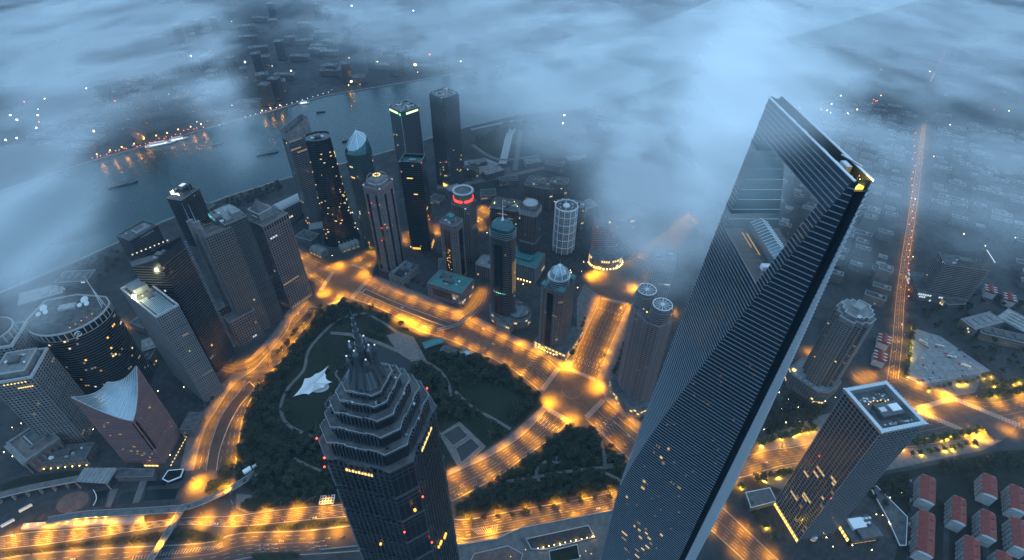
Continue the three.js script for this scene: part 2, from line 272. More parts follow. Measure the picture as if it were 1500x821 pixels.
// painted markings: lane lines, edge lines, zebra crossings, arrows
{
  const g = new G(), strip = (p, q, w, y) => { const l = dist2(p, q) || 1, nx = -(q[1] - p[1]) / l * w / 2, nz = (q[0] - p[0]) / l * w / 2; g.sheet([[p[0] + nx, p[1] + nz], [q[0] + nx, q[1] + nz], [q[0] - nx, q[1] - nz], [p[0] - nx, p[1] - nz]], y); };
  for (const r of ROADS) {
    if (!r.mark) continue;
    for (let k = 0; k <= r.lanes; k++) {
      const t = 0.025 + 0.95 * k / r.lanes, solid = k === 0 || k === r.lanes || k === Math.round(r.lanes / 2), line = r.a.map((p, i) => lerp2(p, r.b[i], t));
      let acc = 0;
      for (let i = 0; i + 1 < line.length; i++) {
        const l = dist2(line[i], line[i + 1]);
        if (solid) strip(line[i], line[i + 1], 0.3, r.y + 0.02);
        else { const m = Math.max(1, Math.round(l / 3)); for (let s = 0; s < m; s++) { if (Math.floor((acc + (s + 0.5) * l / m) / 6) % 2 === 0) strip(lerp2(line[i], line[i + 1], s / m), lerp2(line[i], line[i + 1], (s + 1) / m), 0.34, r.y + 0.02); } acc += l; }
      }
    }
  }
  const zebra = (p, q, depth, y = 0.14) => { // stripes along p-q
    const [a] = XZ([p]), [b] = XZ([q]), l = dist2(a, b), n = Math.floor(l / 1.5), dx = (b[0] - a[0]) / l, dz = (b[1] - a[1]) / l;
    for (let i = 0; i < n; i++) { const m = lerp2(a, b, (i + 0.5) / n); strip([m[0] - dz * depth / 2, m[1] + dx * depth / 2], [m[0] + dz * depth / 2, m[1] - dx * depth / 2], 0.75, y); }
  };
  zebra([818, 540], [794, 572], 7); zebra([834, 541], [873, 557], 6); zebra([884, 586], [859, 612], 7); zebra([803, 600], [832, 617], 7);
  zebra([540, 409], [515, 437], 8); zebra([470, 425], [488, 398], 7); zebra([480, 447], [500, 441], 7); zebra([515, 388], [534, 394], 6);
  zebra([881, 437], [921, 446], 6); zebra([1344, 602], [1440, 643], 8); zebra([1399, 585], [1495, 624], 8); zebra([1345, 599], [1396, 584], 7);
  // hatched gores and lane arrows in the avenue
  const hatch = (quad, n) => { const q = XZ(quad); for (let i = 0; i < n; i++) strip(lerp2(q[0], q[1], i / n), lerp2(q[3], q[2], (i + 0.6) / n), 0.6, 0.1); };
  hatch([[195, 815], [330, 798], [322, 803], [190, 822]], 30); hatch([[690, 775], [732, 768], [728, 780], [700, 784]], 12); hatch([[300, 740], [338, 722], [342, 742], [312, 750]], 14);
  const arrow = (p, dir) => { const [a] = XZ([p]), c = Math.cos(dir), s = Math.sin(dir), f = (x, z) => [a[0] + x * c - z * s, a[1] + x * s + z * c]; strip(f(-3, 0), f(1, 0), 0.5, 0.105); g.sheet([f(1, -0.9), f(3.2, 0), f(1, 0.9)], 0.105); };
  for (const [x, y] of [[378, 800], [390, 799], [402, 798], [378, 806], [391, 805], [404, 804], [456, 796], [464, 795], [472, 793], [457, 803], [466, 801], [475, 800], [480, 789]]) arrow([x, y], -0.1);
  for (const r of [roadRing, roadEast, roadNorth, roadSouth]) for (const i of [3, 4, r.a.length - 5]) for (let k = 0; k < r.lanes; k++) { const c = lerp2(r.a[i], r.b[i], (k + 0.5) / r.lanes), d = lerp2(r.a[i + 1], r.b[i + 1], (k + 0.5) / r.lanes); const an = Math.atan2(d[1] - c[1], d[0] - c[0]) + (k < r.lanes / 2 ? 0 : Math.PI), cs = Math.cos(an), sn = Math.sin(an), f = (x, z) => [c[0] + x * cs - z * sn, c[1] + x * sn + z * cs]; strip(f(-3, 0), f(1, 0), 0.5, r.y + 0.03); g.sheet([f(1, -0.9), f(3.2, 0), f(1, 0.9)], r.y + 0.03); }
  // guide arcs on the junction
  const [c0] = XZ([[838, 572]]); for (let i = 0; i < 26; i++) if (i % 2) { const f = (k) => [c0[0] + 14 * Math.cos(k * 0.12), c0[1] + 14 * Math.sin(k * 0.12)]; strip(f(i), f(i + 1), 0.45, 0.14); }
  g.mesh('road_marking', M.paint, scene).userData.kind = 'structure';
}
// walled underpass ramps in the middle of the roads
function ramp(edgeA, edgeB, label) {
  const a = resample(smooth(XZ(edgeA)), 24), b = resample(smooth(XZ(edgeB)), 24), o = thing('underpass_ramp', label, 'ramp', [a[0][0], 0, a[0][1]]), g = new G(), f = new G();
  const rel = (p) => [p[0] - a[0][0], p[1] - a[0][1]], A = a.map(rel), B = b.map(rel);
  for (const e of [A, B]) { const w = new G(); for (let i = 0; i + 1 < e.length; i++) w.box(dist2(e[i], e[i + 1]) * 1.02, 1.3, 0.7, (e[i][0] + e[i + 1][0]) / 2, 0.08, (e[i][1] + e[i + 1][1]) / 2, Math.atan2(e[i + 1][1] - e[i][1], e[i + 1][0] - e[i][0])); w.mesh('parapet', M.concrete, o); }
  for (let i = 0; i + 1 < A.length; i++) f.sheet([A[i], A[i + 1], B[i + 1], B[i]], 0.1); f.mesh('carriageway', M.asphalt, o);
  const m = Math.hypot(A[23][0] - B[23][0], A[23][1] - B[23][1]); new G().box(m, 1.6, 1.2, (A[23][0] + B[23][0]) / 2, 0.08, (A[23][1] + B[23][1]) / 2, Math.atan2(B[23][1] - A[23][1], B[23][0] - A[23][0])).mesh('portal', M.concrete, o);
  return o;
}
ramp([[302, 690], [308, 655], [322, 615], [342, 585], [365, 560]], [[317, 690], [322, 660], [336, 622], [352, 594], [374, 569]], 'dark sunken ramp with pale parapets in the curved road beside the park');
ramp([[430, 478], [444, 463], [456, 450]], [[438, 482], [452, 466], [465, 452]], 'short walled underpass ramp between the pyramid tower and the park');
ramp([[660, 474], [620, 459], [580, 444], [535, 424]], [[655, 480], [615, 465], [577, 450], [530, 430]], 'long walled underpass ramp in the road north of the park');
ramp([[905, 612], [950, 652], [985, 685]], [[898, 617], [944, 659], [978, 692]], 'walled ramp in the road leading behind the glass supertall');
ramp([[455, 778], [520, 771], [580, 765]], [[470, 806], [530, 800], [590, 795]], 'wide walled ramp in the avenue beside the stepped tower');

// ---------------------------------------------------------------- park and green areas
const PARK = XZ([[346, 700], [350, 665], [354, 632], [364, 600], [378, 574], [396, 550], [414, 531], [428, 513], [440, 495], [458, 473], [478, 456], [505, 446], [548, 456], [580, 472], [606, 488], [655, 504], [690, 520], [742, 544], [788, 576], [794, 592], [742, 638], [696, 668], [650, 690], [560, 722], [500, 735], [405, 742], [380, 730]]);
const PARK_SE = XZ([[834, 624], [868, 634], [928, 690], [902, 716], [767, 741], [668, 757], [668, 744], [735, 703], [806, 650]]);
flat('park', PARK, 0.015, M.grass); flat('park', PARK_SE, 0.015, M.grass);
const LAWNS = [
  [[418, 600], [425, 575], [448, 548], [456, 518], [480, 492], [512, 496], [516, 512], [505, 532], [490, 548], [496, 562], [476, 590], [482, 602], [465, 632], [438, 626]],
  [[505, 468], [535, 464], [556, 478], [550, 494], [520, 488], [490, 486]], [[560, 478], [580, 486], [575, 500], [555, 492]], [[668, 584], [705, 560], [775, 580], [740, 620], [720, 610], [690, 592]], [[606, 540], [640, 552], [652, 575], [610, 575]],
];
LAWNS.forEach((q) => flat('lawn', XZ(q), 0.03, M.grass));
const POND = XZ([[520, 505], [545, 503], [574, 513], [604, 522], [616, 535], [596, 547], [566, 550], [548, 542], [524, 530]]);
flat('pond', POND, 0.045, M.pond);
const PATHS = [
  [[[535, 459], [501, 466], [477, 484], [452, 513], [445, 542], [423, 567], [412, 591], [415, 615], [433, 630], [462, 641]], 4.5], [[[484, 488], [516, 491], [550, 501], [584, 515], [618, 526]], 6], [[[516, 513], [506, 535], [491, 547], [498, 562], [477, 591], [479, 598]], 3],
  [[[623, 530], [643, 542], [657, 562], [660, 581]], 4], [[[667, 574], [691, 596], [721, 613], [748, 629]], 4], [[[535, 459], [560, 472], [580, 486], [600, 500], [623, 530]], 4.5], [[[430, 672], [450, 682], [470, 690]], 3],
  [[[742, 706], [780, 700], [840, 690], [900, 684]], 4], [[[876, 632], [884, 660], [886, 688]], 4], [[[790, 706], [786, 690], [800, 676]], 4], [[[886, 668], [915, 664]], 3], [[[880, 690], [905, 702], [912, 708]], 4],
];
for (const [l, w] of PATHS) { const q = resample(smooth(XZ(l)), 30), g = new G(); for (let i = 0; i + 1 < q.length; i++) { const a = q[i], b = q[i + 1], p = q[Math.max(0, i - 1)], n2 = q[Math.min(29, i + 2)]; const n = (u, v) => { const d = dist2(u, v); return [-(v[1] - u[1]) / d * w / 2, (v[0] - u[0]) / d * w / 2]; }, na = n(p, b), nb = n(a, n2); g.sheet([[a[0] + na[0], a[1] + na[1]], [b[0] + nb[0], b[1] + nb[1]], [b[0] - nb[0], b[1] - nb[1]], [a[0] - na[0], a[1] - na[1]]], 0.06); } g.mesh('path', M.path, scene).userData.kind = 'structure'; }
flat('plaza', XZ([[566, 492], [584, 486], [606, 494], [624, 527], [613, 536], [584, 518]]), 0.05, M.path);
// paved lots around the towers
for (const [q, m] of [
  [[[1090, 560], [1200, 540], [1240, 560], [1200, 610], [1120, 640], [1080, 650]], M.pavingDark], [[[1150, 720], [1090, 705], [1060, 740], [1150, 825], [1330, 830], [1320, 700]], M.pavingDark],
  [[[905, 560], [940, 465], [990, 470], [960, 640]], M.pavingDark], [[[700, 470], [760, 500], [800, 518], [850, 440], [840, 400], [720, 420]], M.pavingDark], [[[250, 560], [310, 600], [280, 690], [170, 690], [60, 720], [0, 640], [120, 520]], M.pavingDark],
  [[[0, 700], [270, 690], [265, 765], [0, 790]], M.pavingDark], [[[670, 797], [893, 750], [870, 840], [660, 840]], M.paving], [[[600, 300], [840, 250], [860, 400], [700, 400], [620, 380]], M.pavingDark], [[[540, 370], [620, 350], [680, 400], [650, 440], [560, 410]], M.pavingDark],
  [[[346, 724], [378, 726], [404, 742], [400, 748], [360, 752], [345, 745]], M.paving],
]) flat('plaza', XZ(q), 0.025, m);
const CARPARK = XZ([[1335, 480], [1378, 493], [1452, 544], [1350, 565], [1330, 554]]);
flat('parking_lot', CARPARK, 0.04, M.roofPale);
flat('lawn', XZ([[1250, 705], [1330, 690], [1470, 660], [1530, 660], [1530, 850], [1300, 850], [1330, 760]]), 0.03, M.soil);
for (const q of [[[1336, 700], [1346, 698], [1342, 840], [1326, 840]], [[1385, 740], [1392, 738], [1390, 840], [1380, 840]], [[1440, 720], [1448, 718], [1450, 830], [1440, 830]]]) flat('lane', XZ(q), 0.05, M.pavingDark);
// green median strips of the avenue
const MEDIANS = [[[0, 809], [66, 803], [154, 790], [232, 780], [300, 790], [132, 800], [8, 815]], [[262, 776], [290, 778], [330, 792], [300, 793], [255, 794]], [[349, 779], [352, 774], [385, 772], [514, 760], [518, 767], [448, 775]], [[360, 733], [400, 730], [404, 742], [366, 750], [352, 742]], [[304, 706], [336, 700], [334, 716], [314, 726], [302, 720]], [[320, 694], [335, 668], [341, 690], [338, 698], [322, 700]], [[367, 813], [432, 811], [437, 815], [380, 822]]].map((q) => XZ(q));
MEDIANS.forEach((q) => { flat('verge', q, 0.16, M.soil); });

// ---------------------------------------------------------------- towers
/** Place and turn of a rectangular tower from three roof corners on the photograph (left, front, right) and its height. */
function foot(Lp, Fp, Rp, h, w0, d0) {
  const [l, f, r] = XZ([Lp, Fp, Rp], h), a = Math.atan2(f[1] - l[1], f[0] - l[0]), w = w0 ?? dist2(l, f), nx = Math.sin(a), nz = -Math.cos(a);
  const d = d0 ?? Math.abs((r[0] - f[0]) * nx + (r[1] - f[1]) * nz), c = Math.cos(a), s = Math.sin(a);
  return { x: f[0] - c * w / 2 + nx * d / 2, z: f[1] - s * w / 2 + nz * d / 2, w, d, a };
}
const towerAt = (name, label, f) => thing(name, label, 'building', [f.x, 0, f.z], -f.a);
const WARM = [L.warm, L.pale, L.dim, L.dim, L.amber, L.cool, L.faint, L.faint];
/** Walls with floor bands, piers and some lit windows on a convex outline. */
function facade(o, poly, y0, y1, { body = M.glassDark, step = 4, band = 0, bandMat = M.stoneGrey, bandOut = 0.35, pier = 0, pierW = 0.8, pierMat = bandMat, pierOut = 0.5, lit: n = 0, litMat, cap = M.roof, only, rows } = {}) {
  const q = area(poly) > 0 ? poly : [...poly].reverse(), floors = Math.max(1, Math.round((y1 - y0) / step)), st = (y1 - y0) / floors;
  new G().prism(q, y0, y1, false, false).mesh('wall', body, o);
  if (cap) new G().sheet(q, y1).mesh('roof', cap, o);
  if (band) {
    const g = new G(), out = grown(q, bandOut);
    for (let k = 0; k <= floors; k++) { const a = y0 + k * st - band / 2, b = a + band; for (let i = 0; i < q.length; i++) { const j = (i + 1) % q.length, f = (p, y) => [p[0], y, p[1]]; g.quad(f(out[j], a), f(out[i], a), f(out[i], b), f(out[j], b)); g.quad(f(out[i], b), f(q[i], b), f(q[j], b), f(out[j], b)); } }
    g.mesh('spandrel', bandMat, o, 'stuff');
  }
  const per = q.map((a, i) => { const b = q[(i + 1) % q.length], l = dist2(a, b); return { a, b, l, n: Math.max(1, Math.round(l / (pier || 3.4))), an: Math.atan2(b[1] - a[1], b[0] - a[0]) }; });
  if (pier) { const g = new G(); for (const e of per) for (let k = 0; k <= e.n; k++) { const p = lerp2(e.a, e.b, k / e.n), ox = Math.sin(e.an), oz = -Math.cos(e.an); g.box(pierW, y1 - y0 + 0.02, pierOut * 2, p[0], y0 + 0.01, p[1], e.an); } g.mesh('pier', pierMat, o, 'stuff'); }
  if (n) {
    const by = new Map();
    for (let t = 0; t < n; t++) {
      const e = pick(per), c = Math.floor(rnd() * e.n), row = rows ? pick(rows) : Math.floor(rnd() * floors), run = rnd() < 0.14 ? 4 + Math.floor(rnd() * 6) : rnd() < 0.3 ? 2 + Math.floor(rnd() * 2) : 1, m = litMat ?? (run > 3 ? pick([L.dim, L.dim, L.faint]) : pick(WARM));
      for (let k = 0; k < run && c + k < e.n; k++) {
        const u0 = (c + k + 0.16) / e.n, u1 = (c + k + 0.84) / e.n, A = lerp2(e.a, e.b, u0), B = lerp2(e.a, e.b, u1), ox = Math.sin(e.an) * 0.12, oz = -Math.cos(e.an) * 0.12, ya = y0 + row * st + Math.max(0.7, band / 2 + 0.2), yb = y0 + (row + 1) * st - Math.max(0.6, band / 2 + 0.2);
        if (!by.has(m)) by.set(m, new G());
        by.get(m).quad([B[0] + ox, ya, B[1] + oz], [A[0] + ox, ya, A[1] + oz], [A[0] + ox, yb, A[1] + oz], [B[0] + ox, yb, B[1] + oz]);
      }
    }
    for (const [m, g] of by) g.mesh('lit_window', m, o, 'stuff');
  }
}
function parapet(o, poly, y, h = 1.6, w = 0.8, mat = M.stoneGrey) {
  const q = area(poly) > 0 ? poly : [...poly].reverse(), inn = grown(q, -w), g = new G(), f = (p, yy) => [p[0], yy, p[1]];
  for (let i = 0; i < q.length; i++) { const j = (i + 1) % q.length; g.quad(f(q[j], y), f(q[i], y), f(q[i], y + h), f(q[j], y + h)); g.quad(f(q[i], y + h), f(inn[i], y + h), f(inn[j], y + h), f(q[j], y + h)); g.quad(f(inn[i], y), f(inn[j], y), f(inn[j], y + h), f(inn[i], y + h)); }
  return g.mesh('parapet', mat, o);
}
/** Small plant on a flat roof: housings, ducts, fans. */
function plant(o, w, d, y, n = 8, seed = 1) {
  const r = seeded(seed * 97 + 5), at = (k) => (r() - 0.5) * k;
  new G().box(w * 0.42, 3.6, d * 0.36, at(w * 0.2), y, at(d * 0.2)).mesh('plant_room', M.stoneDark, o);
  for (let i = 0; i < n; i++) { const s = 1.4 + r() * 2.6; if (r() < 0.4) { const x = at(w * 0.8), z = at(d * 0.8); new G().prism(shift(round(s * 0.7, s * 0.7, 10), x, z), y, y + 1.6).mesh('cooling_fan', r() < 0.5 ? M.metal : M.white, o); } else new G().box(s * 1.6, 1 + r() * 1.8, s, at(w * 0.8), y, at(d * 0.8), 0).mesh('roof_unit', r() < 0.5 ? M.metal : M.concrete, o); }
}
function mast(o, x, y, z, h, r = 0.6, mat = M.steel) { return new G().tube([x, y, z], [x, y + h, z], r, 0.12, 8).mesh('mast', mat, o); }
function beacon(o, x, y, z, m = L.beacon) { return new G().dome(0.55, 0.7, x, y, z, 8, 3).mesh('warning_light', m, o); }
/** Writing on a building as raised strokes: each glyph a list of lines in a unit square. */
function strokeSign(o, glyphs, size, pos, turn, mat, name = 'sign_lettering') {
  const g = new G(), c = Math.cos(turn), n = Math.sin(turn), at = (x, y) => [pos[0] + x * c, pos[1] + y, pos[2] - x * n], w = glyphs.length * size * 1.15;
  glyphs.forEach((gl, i) => gl.forEach((line) => { for (let k = 0; k + 1 < line.length; k++) { const [x0, y0] = line[k], [x1, y1] = line[k + 1], X = (x) => -w / 2 + (i * 1.15 + x) * size; g.tube(at(X(x0), y0 * size), at(X(x1), y1 * size), size * 0.055, size * 0.055, 4); } }));
  return g.mesh(name, mat, o);
}

// ---- the glass supertall with the trapezoid opening
{
  const c0 = [124.5, -209], D = 43, o = thing('supertall_tower', 'tallest blue glass tower with a trapezoid opening through its tapering top', 'building', [c0[0], 0, c0[1]], 0);
  // local axes: u along the top edge (towards +z), n towards -x
  const u = [0.0122, 0.9999], n = [-0.9999, 0.0122], XY = (uu, nn) => [u[0] * uu + n[0] * nn, u[1] * uu + n[1] * nn];
  const s = (h) => h < 205 ? 0 : 0.92 * ((h - 205) / 287) ** 1.25, TOP = 492, CH = 2.3;
  const off = (h) => (1 - s(h)) * D, half = (h) => Math.max(0.01, s(h) * D);
  const pt = (uu, nn, y) => { const p = XY(uu, nn); return [p[0], y, p[1]]; };
  const OY0 = 430, OY1 = 477, oL = (h) => -21.5 - 8 * (h - OY0) / (OY1 - OY0), oR = (h) => 23 + 7.4 * (h - OY0) / (OY1 - OY0);
  const corner = D - CH; // the two upright corners are cut back by a dark recess
  const ys = []; for (let y = 0; y <= TOP + 0.01; y += 4.1) ys.push(y); ys[ys.length - 1] = TOP; ys.push(OY0, OY1); ys.sort((a, b) => a - b);
  const front = { 1: new G(), [-1]: new G() }, sides = [new G(), new G(), new G(), new G()], dark = [new G(), new G()];
  for (let k = 0; k + 1 < ys.length; k++) {
    const a = ys[k], b = ys[k + 1];
    for (const e of [1, -1]) { // the two leaning faces
      const g = front[e], strip = (l0, r0, l1, r1) => { const q = [pt(l0, e * off(a), a), pt(r0, e * off(a), a), pt(r1, e * off(b), b), pt(l1, e * off(b), b)]; if (e < 0) q.reverse(); g.quad(...(e > 0 ? [q[0], q[1], q[2], q[3]] : [q[1], q[0], q[3], q[2]].reverse())); };
      if (b <= 205) continue;
      if (a >= OY0 - 0.01 && b <= OY1 + 0.01) { strip(-half(a), oL(a), -half(b), oL(b)); strip(oR(a), half(a), oR(b), half(b)); } else strip(-half(a), half(a), -half(b), half(b));
    }
    [[1, 1], [1, -1], [-1, 1], [-1, -1]].forEach(([e, f], i) => { // four upright faces, from the leaning face to the dark corner
      const g = sides[i], lo = (h) => [f * half(h), e * off(h)], hi = [f * corner, e * CH];
      const A = lo(a), B = lo(b); if (s(a) * D > corner) return;
      g.quad(pt(A[0], A[1], a), pt(hi[0], hi[1], a), pt(hi[0], hi[1], b), pt(B[0], B[1], b));
    });
  }
  [1, -1].forEach((f, i) => { const g = dark[i]; g.quad(pt(f * corner, CH, 0), pt(f * (corner - 3.2), CH * 0.3, 0), pt(f * (corner - 3.2), CH * 0.3, TOP), pt(f * corner, CH, TOP)); g.quad(pt(f * corner, -CH, 0), pt(f * (corner - 3.2), -CH * 0.3, 0), pt(f * (corner - 3.2), -CH * 0.3, TOP), pt(f * corner, -CH, TOP)); g.quad(pt(f * (corner - 3.2), CH * 0.3, 0), pt(f * (corner - 3.2), -CH * 0.3, 0), pt(f * (corner - 3.2), -CH * 0.3, TOP), pt(f * (corner - 3.2), CH * 0.3, TOP)); });
  const gl = stdm({ color: col(0.04, 0.062, 0.083), roughness: 0.15, metalness: 0.6 });
  front[1].mesh('leaning_face', gl, o); front[-1].mesh('leaning_face', gl, o);
  sides.forEach((g) => g.mesh('upright_face', gl, o)); dark.forEach((g) => g.mesh('corner_recess', gl, o));
  // floor fins: one rail for each floor and face
  const finM = stdm({ color: col(0.36, 0.42, 0.47), roughness: 0.4, metalness: 0.6 });
  const fin = (p, q, nx, nz, y, parent = o) => { // a small box between two points
    const l = Math.hypot(q[0] - p[0], q[1] - p[1]); if (l < 1) return; const g = new G(), w = 0.4, t = 0.24;
    const P0 = [p[0] + nx * w, p[1] + nz * w], Q0 = [q[0] + nx * w, q[1] + nz * w], f = (a, yy) => [a[0], yy, a[1]];
    g.quad(f(P0, y), f(Q0, y), f(Q0, y + t), f(P0, y + t)); g.quad(f(P0, y + t), f(Q0, y + t), f(q, y + t), f(p, y + t)); g.quad(f(p, y), f(q, y), f(Q0, y), f(P0, y)); g.mesh('floor_fin', finM, parent);
  };
  const ends = (h, e, f) => [XY(f * half(h), e * off(h)), XY(f * corner, e * CH)];
    for (let y = 2.7; y < TOP - 1; y += 2.7) {
    if (y < 108) continue;
    for (const [e, f] of [[1, 1]]) { const [p, q] = ends(y, e, f), nn = XY(f, e), l = Math.hypot(...nn); if (half(y) < corner - 1) fin(p, q, nn[0] / l, nn[1] / l, y); }
  }
  for (let y = 208.5; y < TOP - 1; y += 2.05) {
    { const nn = XY(0, 1); const seg = (l, r) => fin(XY(l, off(y)), XY(r, off(y)), nn[0], nn[1], y); if (y > OY0 && y < OY1) { seg(-half(y), oL(y)); seg(oR(y), half(y)); } else seg(-half(y), half(y)); }
  }
  { // the narrow face beyond the dark corner: close-set fins, joined
    const g = new G(); for (let y = 2.7; y < 108; y += 2.7) { const [p, q] = ends(y, 1, 1), nn = XY(1, 1), l = Math.hypot(...nn), f = (a, yy, k) => [a[0] + nn[0] / l * k, yy, a[1] + nn[1] / l * k]; g.quad(f(p, y, 0.4), f(q, y, 0.4), f(q, y + 0.24, 0.4), f(p, y + 0.24, 0.4)); g.quad(f(p, y + 0.24, 0.4), f(q, y + 0.24, 0.4), f(q, y + 0.24, 0), f(p, y + 0.24, 0)); }
    for (let y = 2.7; y < TOP - 1; y += 2.7) { const [p, q] = ends(y, -1, 1), nn = XY(1, -1), l = Math.hypot(...nn), f = (a, yy, k) => [a[0] + nn[0] / l * k, yy, a[1] + nn[1] / l * k]; if (half(y) < corner - 1) { g.quad(f(p, y, 0.4), f(q, y, 0.4), f(q, y + 0.24, 0.4), f(p, y + 0.24, 0.4)); g.quad(f(p, y + 0.24, 0.4), f(q, y + 0.24, 0.4), f(q, y + 0.24, 0), f(p, y + 0.24, 0)); } }
    g.mesh('side_fin', finM, o, 'stuff');
  }
  { // fins of the faces turned away, joined
    const g = new G(); for (let y = 4.1; y < TOP - 1; y += 8.2) for (const e of [1, -1]) { const [p, q] = ends(y, e, -1), nn = XY(-1, e), l = Math.hypot(...nn), f = (a, yy, k) => [a[0] + nn[0] / l * k, yy, a[1] + nn[1] / l * k]; if (half(y) < corner - 1) g.quad(f(p, y, 0.4), f(q, y, 0.4), f(q, y + 0.5, 0.4), f(p, y + 0.5, 0.4)); }
    g.mesh('rear_fin', finM, o, 'stuff');
  }
  // opening: sill, soffit and jambs right through the tower
  const jam = (a, b, name, mat) => { const g = new G(), m = 10; for (let k = 0; k < m; k++) { const t0 = k / m, t1 = (k + 1) / m, at = (t, e) => { const uu = a[0] + (b[0] - a[0]) * t, y = a[1] + (b[1] - a[1]) * t; return pt(uu, e * (off(y) - 0.02), y); }; g.quad(at(t0, 1), at(t1, 1), at(t1, -1), at(t0, -1)); } return g.mesh(name, mat, o); };
  jam([oL(OY0), OY0], [oL(OY1), OY1], 'opening_jamb', M.glassTeal); jam([oR(OY0), OY0], [oR(OY1), OY1], 'opening_jamb', M.glassTeal); jam([oL(OY1), OY1], [oR(OY1), OY1], 'opening_soffit', M.glassGrey); jam([oL(OY0), OY0], [oR(OY0), OY0], 'opening_floor', M.paving);
  for (let k = 1; k < 9; k++) for (const e of [oL, oR]) { const y = OY0 + k * 5.2, g = new G(); g.tube(pt(e(y) + (e === oL ? 0.1 : -0.1), off(y), y), pt(e(y) + (e === oL ? 0.1 : -0.1), -off(y), y), 0.14, 0.14, 4); g.mesh('jamb_rail', M.metal, o); }
  for (let k = 0; k < 14; k++) { const uu = oL(OY1) + (k + 0.5) * (oR(OY1) - oL(OY1)) / 14; new G().tube(pt(uu, off(OY1), OY1 - 0.2), pt(uu, -off(OY1), OY1 - 0.2), 0.16, 0.16, 4).mesh('soffit_rail', M.metal, o); }
  // the glass-roofed gallery that crosses the floor of the opening
  const gal = new G(), gw = 4.4, gn = -2.5, gy = OY0 + 0.05; { const U0 = oL(OY0 + 4) + 0.3, U1 = oR(OY0 + 4) - 0.3, A = (uu, w, y) => pt(uu, gn + w, y); gal.quad(A(U0, gw, gy), A(U1, gw, gy), A(U1, gw, gy + 4), A(U0, gw, gy + 4)); gal.quad(A(U1, -gw, gy), A(U0, -gw, gy), A(U0, -gw, gy + 4), A(U1, -gw, gy + 4)); gal.quad(A(U0, gw, gy + 4), A(U1, gw, gy + 4), A(U1, 0, gy + 6.5), A(U0, 0, gy + 6.5)); gal.quad(A(U0, 0, gy + 6.5), A(U1, 0, gy + 6.5), A(U1, -gw, gy + 4), A(U0, -gw, gy + 4)); }
  gal.mesh('gallery', M.glassPale, o);
  for (let k = 0; k <= 18; k++) { const uu = oL(OY0) + 1 + k * (oR(OY0) - oL(OY0) - 2) / 18; new G().tube(pt(uu, gn + gw + 0.05, gy + 4.05), pt(uu, gn, gy + 6.6), 0.15, 0.15, 4).tube(pt(uu, gn, gy + 6.6), pt(uu, gn - gw - 0.05, gy + 4.05), 0.15, 0.15, 4).mesh('gallery_rib', M.white, o); }
  new G().tube(pt(-16, 4.5, gy + 0.4), pt(2, 4.5, gy + 0.4), 0.3, 0.3, 5).mesh('light_strip', L.dim, o); new G().tube(pt(-17, 6.5, gy + 0.4), pt(-4, 6.5, gy + 0.4), 0.25, 0.25, 5).mesh('light_strip', L.dim, o);
  { const g = new G(); g.box(4, 2.4, 3, ...pt(13, 6, OY0 + 0.1)); g.mesh('maintenance_crane', M.white, o); }
  // roof trough with the cradle machine and a yellow-lit end
  const hw = off(TOP); { const g = new G(), y = TOP; g.quad(pt(-corner, hw, y - 4), pt(corner, hw, y - 4), pt(corner, -hw, y - 4), pt(-corner, -hw, y - 4)); g.mesh('roof_trough', M.darkMetal, o); }
  for (const e of [1, -1]) { const g = new G(); g.tube(pt(-corner, e * hw, TOP), pt(corner, e * hw, TOP), 0.45, 0.45, 6); g.mesh('roof_rail', M.steel, o); const w = new G(); w.quad(pt(-half(TOP), e * (hw - 0.3), TOP - 4), pt(half(TOP), e * (hw - 0.3), TOP - 4), pt(half(TOP), e * (hw - 0.3), TOP), pt(-half(TOP), e * (hw - 0.3), TOP)); w.mesh('trough_wall', M.darkMetal, o); }
  for (const uu of [-30, -18, -6, 12, 24]) { const g = new G(), p = XY(uu, 0.8); g.box(1.6, 2.2, R(2, 6), p[0], TOP - 4, p[1]); g.mesh('roof_unit', uu === -18 || uu === -6 ? M.white : M.metal, o); }
  { const p = XY(26, -1); const g = new G(); g.box(2.2, 3.4, 5, p[0], TOP - 4, p[1]); g.tube([p[0], TOP + 0.6, p[1] - 5], [p[0] + 2, TOP + 1.4, p[1] + 6], 0.35, 0.35, 5); g.mesh('cradle_machine', M.steel, o); }
  { const p = XY(corner - 3.4, 0); new G().box(hw * 1.2, 1.2, 4.2, p[0], TOP - 3.9, p[1]).mesh('roof_light', glow(1, 0.72, 0.1, 2.2), o); for (let k = 0; k < 4; k++) new G().box(0.3, 2.6, 0.3, p[0] - 2 + k * 1.3, TOP - 2.7, p[1] - 1.5 + (k % 2) * 3).mesh('roof_strut', M.pole, o); const sp = new THREE.PointLight(col(1, 0.7, 0.12), 130); sp.position.set(p[0], TOP + 0.9, p[1]); sp.shadow.radius = 10; sp.castShadow = true; o.add(sp); }
  // lit rooms on the upright face turned to the camera (+u, +n)
  const g1 = new G(), g2 = new G(), face = (t, y, len, hh, g) => { const A = ends(y, 1, 1), nn = XY(0.707, 0.707), P0 = lerp2(A[0], A[1], t), Q0 = lerp2(A[0], A[1], t + len), f = (p, yy) => [p[0] + nn[0] * 0.1, yy, p[1] + nn[1] * 0.1]; g.quad(f(P0, y), f(Q0, y), f(Q0, y + hh), f(P0, y + hh)); };
